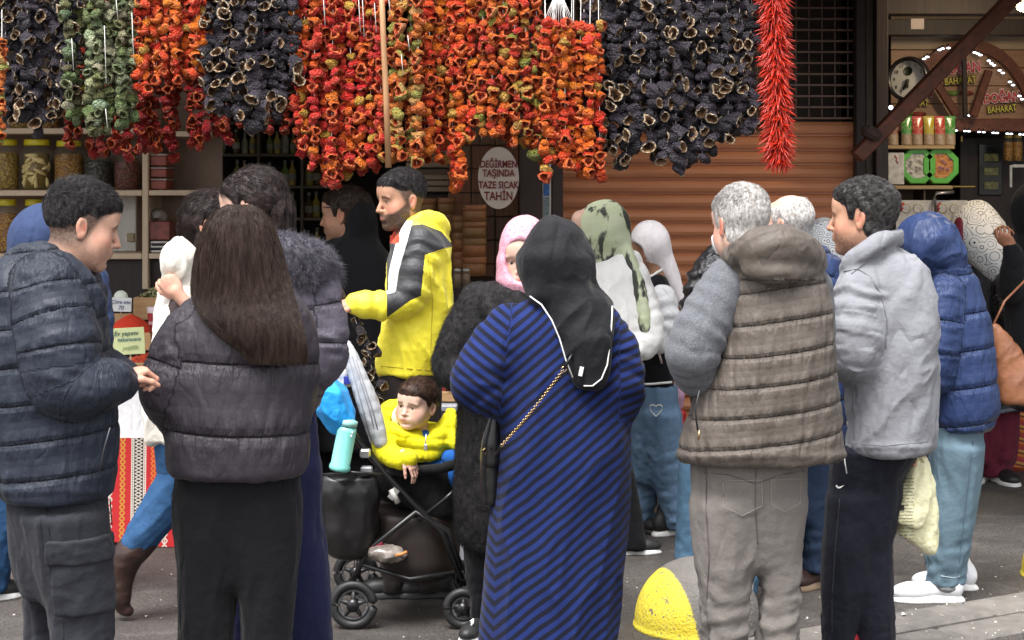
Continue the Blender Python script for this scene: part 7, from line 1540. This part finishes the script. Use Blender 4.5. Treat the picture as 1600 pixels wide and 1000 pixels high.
garment('canopy', [CH(D, [(542, 540, .2, 8), (556, 580, .17, 12), (575, 630, .15, 16), (592, 685, .14, 14), (600, 705, .14, 8)], .02, sy=1.0), CH(D, [(545, 545, .02, 8), (560, 590, -.0, 13), (578, 640, -.02, 16), (594, 690, -.03, 12)], .03), CH(D, [(545, 545, .38, 8), (560, 590, .38, 13), (590, 690, .36, 12)], .03)], greyc, st, sbk, .007, lambda P, N: .006 * (folds(P, (.35, 0, -1), 3, 24, 203) - .5))
for (a, b_, e) in ((548, 575, 600), (556, 585, 640), (562, 590, 668)): tube('canopy_seam', [B(a - 6, 548 + (a - 548), -.045), B(b_ - 8, 640, -.07), B(b_ + 6, 695, -.055)], .0022, plain('grey_piping', (.2, .2, .22)), st, sbk, 5)
boxmesh('hinge', B(562, 716, -.08), B(580, 700, -.04), sil, st, sbk, .006); boxmesh('hinge', B(563, 742, -.085), B(583, 727, -.045), plain('grey_hinge', (.25, .25, .27), .3), st, sbk, .006)
tube('bottle_ring', [B(535 + 22 * math.cos(a), 742 + 3 * math.sin(a), -.05 + .05 * math.sin(a)) for a in np.linspace(0, 6.28, 21)[:-1]], .005, plain('chrome_dark', (.3, .3, .32), .2, .9), st, sbk, 6, closed=True)
garment('hanging_bag', [RL(D, [(738, 502, 590, .04, -.04), (760, 500, 596, .07, -.03), (830, 504, 592, .08, -.02), (862, 512, 580, .07, -.02), (872, 524, 570, .05, -.02)], .02)], lth if 'lth' in globals() else frm, st, sbk, .007, lambda P, N: .005 * fbm(P * 14, 2))
tube('bag_rim', [B(500, 742, -.1), B(550, 738, -.13), B(600, 742, -.1)], .006, plain('glossy_black', (.02, .02, .022), .12), st, sbk)
V, lo = field([RL(D, [(806, 566, 716, .2, .18), (845, 572, 718, .21, .18), (885, 586, 716, .21, .18), (912, 606, 706, .19, .18)], .03)], .01); P, F = nets(V, lo, .01); mm = NT('mesh_basket'); mm.set(Roughness=.6); mm.base(mm.mix(mm.noise(9, 3), (.009, .008, .008), (.028, .015, .011))); mesh('basket', P, F, mm.m, st, sbk)
V, lo = field([RL(D, [(848, 575, 620, .05, -.05), (862, 578, 640, .06, -.05), (872, 585, 632, .05, -.05)], .02)], .008); P, F = nets(V, lo, .008); P += .006 * fbm(P * 40)[:, None]
c = B(610, 860); t = thing('plastic_bag', 'clear crumpled plastic bag lying in the stroller basket', 'bag', c); mesh('bag_body', P, F, plain('crumpled_plastic', (.2, .17, .15), .15, var=.6, scale=30), t, c)
tube('orange_peel', [B(618, 868, -.1), B(628, 866, -.1), B(636, 862, -.1)], .006, plain('orange_thing', (.5, .2, .05)), t, c)
boxmesh('red_wrapper', B(580, 858, -.06), B(600, 848, -.04), plain('red_wrapper', (.2, .01, .03), .3), t, c, .002, rot=(0, -20, 0))
# things hung on the push handle
c = B(524, 600, -.1); t = thing('blue_jacket', 'bright blue child jacket draped over the stroller handle', 'jacket', c)
bj = cloth('bright_blue_nylon', (.02, .30, .72), .5, .2)
garment('cloth_body', [RL(D, [(585, 502, 520, .05, -.08), (605, 496, 545, .08, -.09), (635, 496, 556, .08, -.09), (655, 512, 556, .07, -.09), (672, 524, 552, .05, -.09)], .03), CH(D, [(500, 600, -.1, 14), (520, 640, -.13, 12), (545, 668, -.13, 9)], .02)], bj, t, c, .005, lambda P, N: .014 * (folds(P, (.5, 0, -.8), 4, 17, 205) - .5) + .002 * fbm(P * 30))
c = B(530, 735, -.14); t = thing('water_bottle', 'mint green water bottle in the stroller cup holder', 'bottle', c); R3 = np.array(Euler((0, math.radians(11), 0)).to_matrix()); mint = plain('mint_plastic', (.22, .62, .56), .35, var=.04)
lathe('bottle_body', [(.001, 0), (.036, 0), (.04, .008), (.039, .02), (.036, .024), (.036, .15), (.033, .165), (.001, .168)], mint, t, c, 28, c, M=R3); lathe('cap', [(.001, .1685), (.034, .1685), (.0345, .19), (.001, .2)], plain('mint_cap', (.3, .6, .55), .4), t, c, 24, c, M=R3)
for k, (a, bb) in enumerate(((.03, .135), (.03, .15))): boxmesh('print_mark', c + np.array([.045 + .004 * k, -.04, .13 + .012 * k]), c + np.array([.052 + .004 * k, -.036, .138 + .012 * k]), whiter, t, c, .001)
c = B(530, 580, .1); t = thing('plastic_bag', 'small clear plastic bag with a blue print behind the blue jacket', 'bag', c); clr = plain('clear_film', (.6, .6, .62), .15, var=.3, scale=40)
garment('bag_body', [RL(D, [(568, 522, 538, .03, .05), (585, 520, 548, .05, .05), (606, 524, 550, .05, .05)], .02)], clr, t, c, .006, lambda P, N: .006 * fbm(P * 30, 2)); boxmesh('blue_print', B(537, 600, -.0), B(548, 588, .01), plain('blue_print', (.02, .03, .25)), t, c, .001)
# string of dried aubergines in the yellow jacket man's hand
D5 = 6.72; pts = [(553, 486), (556, 505), (566, 522), (575, 540), (573, 552), (586, 540)]
c = W(553, 486, D5); t = thing('aubergine_string', 'string of dried aubergines dangling from the yellow jacket man hand', 'string', c)
path = [(553, 492), (557, 505), (564, 517), (568, 528), (573, 538), (577, 549), (583, 540), (588, 547), (576, 566), (581, 578), (578, 590), (583, 603), (579, 616), (586, 629), (590, 612), (592, 640), (570, 585), (585, 655), (562, 530), (590, 668), (573, 603), (596, 600), (598, 622)]
for i, (x, y) in enumerate(path):
    d = Vector((random.uniform(-.8, .8), -random.uniform(.3, 1), random.uniform(-.8, .2))).normalized(); o = bpy.data.objects.new('dried_aubergine', KV['aubergine'][i % 7]); COL.objects.link(o); o.parent = t; o.location = Vector(W(x, y, D5 + random.uniform(-.01, .03)) - c); o.rotation_mode = 'QUATERNION'; o.rotation_quaternion = d.to_track_quat('X', 'Z'); s = random.uniform(.021, .028); o.scale = (s, s, s); o.color = (*pal('aub'), 1)
tube('thread', [W(x, y, D5 + .012) for x, y in ((550, 478), (557, 505), (570, 535), (580, 560), (580, 600), (588, 650))], .0012, thr, t, c, 4)
c = W(533, 455, 6.74); t = thing('tool_handle', 'dark rod held upright in the yellow jacket man hand', 'rod', c); tube('rod', [W(522, 428, 6.74), W(533, 455, 6.74), W(545, 484, 6.75)], .011, darkwood, t, c, 8)
# ---- boy
D = 6.5; p, b = person('toddler boy in yellow hooded jacket sitting in the stroller', 655, D)
H = Head(p, b, W(652, 633, D + .06), 150, 0, -6, .84, 'child'); H.skin(skinmat('skin_child', (.72, .47, .36)), blush=.35, brow=.7, eyecol=(.06, .03, .015)); H.hair(hboy, side=.013, top=.020, n=4200, length=.035, comb=(.2, .9, -.3), lift=.2, stub=.6, hl=([-.14, -.05, -.02, -.006, .004, .014, .028, .04, .06, .09, .14], [-.07, -.065, -.045, .02, .018, -.008, .0, .028, .042, .052, .055]))
yb = cloth('yellow_quilt', (.80, .72, .02), .6, .2, wb=.0003)
al = CH(D, [(606, 678, .06, 18), (600, 702, -.0, 17), (622, 716, -.06, 15), (640, 716, -.09, 12)], .02); ar_ = CH(D, [(700, 672, .12, 18), (712, 690, .08, 16), (726, 696, .04, 13)], .02)
garment('jacket', [RL(D, [(668, 628, 686, .07, .14), (678, 612, 704, .1, .13), (694, 606, 704, .12, .12), (712, 616, 696, .12, .12), (724, 630, 690, .12, .12)], .03), al, ar_, CH(D, [(598, 664, .12, 13), (608, 644, .14, 15), (624, 636, .16, 12)], .02), CH(D, [(600, 668, .08, 12), (624, 678, .02, 9), (656, 690, .02, 6)], .02), CH(D, [(704, 650, .17, 13), (696, 668, .1, 10), (670, 690, .02, 6)], .02), ell(W(666, 668, D + .02), (.03, .06, .035), .01, 's')], yb, p, b, .005, d_puffer([al], .045, .006, .04, 0, .1, .003, seed=211))
garment('hood_lining', [EL(D, 625, 650, .07, 13, .03, 18, .02, rot=(0, 15, 0))], cloth('white_lining', (.7, .68, .62)), p, b, .005)
bs = cloth('blue_sweater', (.02, .12, .45), .8, .3); garment('sweater', [EL(D, 662, 684, .07, 14, .05, 14, .02), CH(D, [(700, 715, .05, 12), (722, 716, .0, 11)], .02)], bs, p, b, .005)
tube('zip', [W(666, 678, D - .02), W(665, 690, D - .025), W(664, 702, D - .03)], .003, sil, p, b, 5); boxmesh('zip_pull', W(662, 704, D - .045), W(668, 694, D - .04), sil, p, b, .002)
hand(p, b, W(634, 714, D - .09), (.6, -.2, -.75), (-.5, .6, -.4), sk3, side=-1, curl=.35, scale=.62)
garment('trousers', [CH(D, [(640, 730, .12, 24), (690, 735, .08, 22), (720, 745, .05, 20)], .02)], bs, p, b, .009)
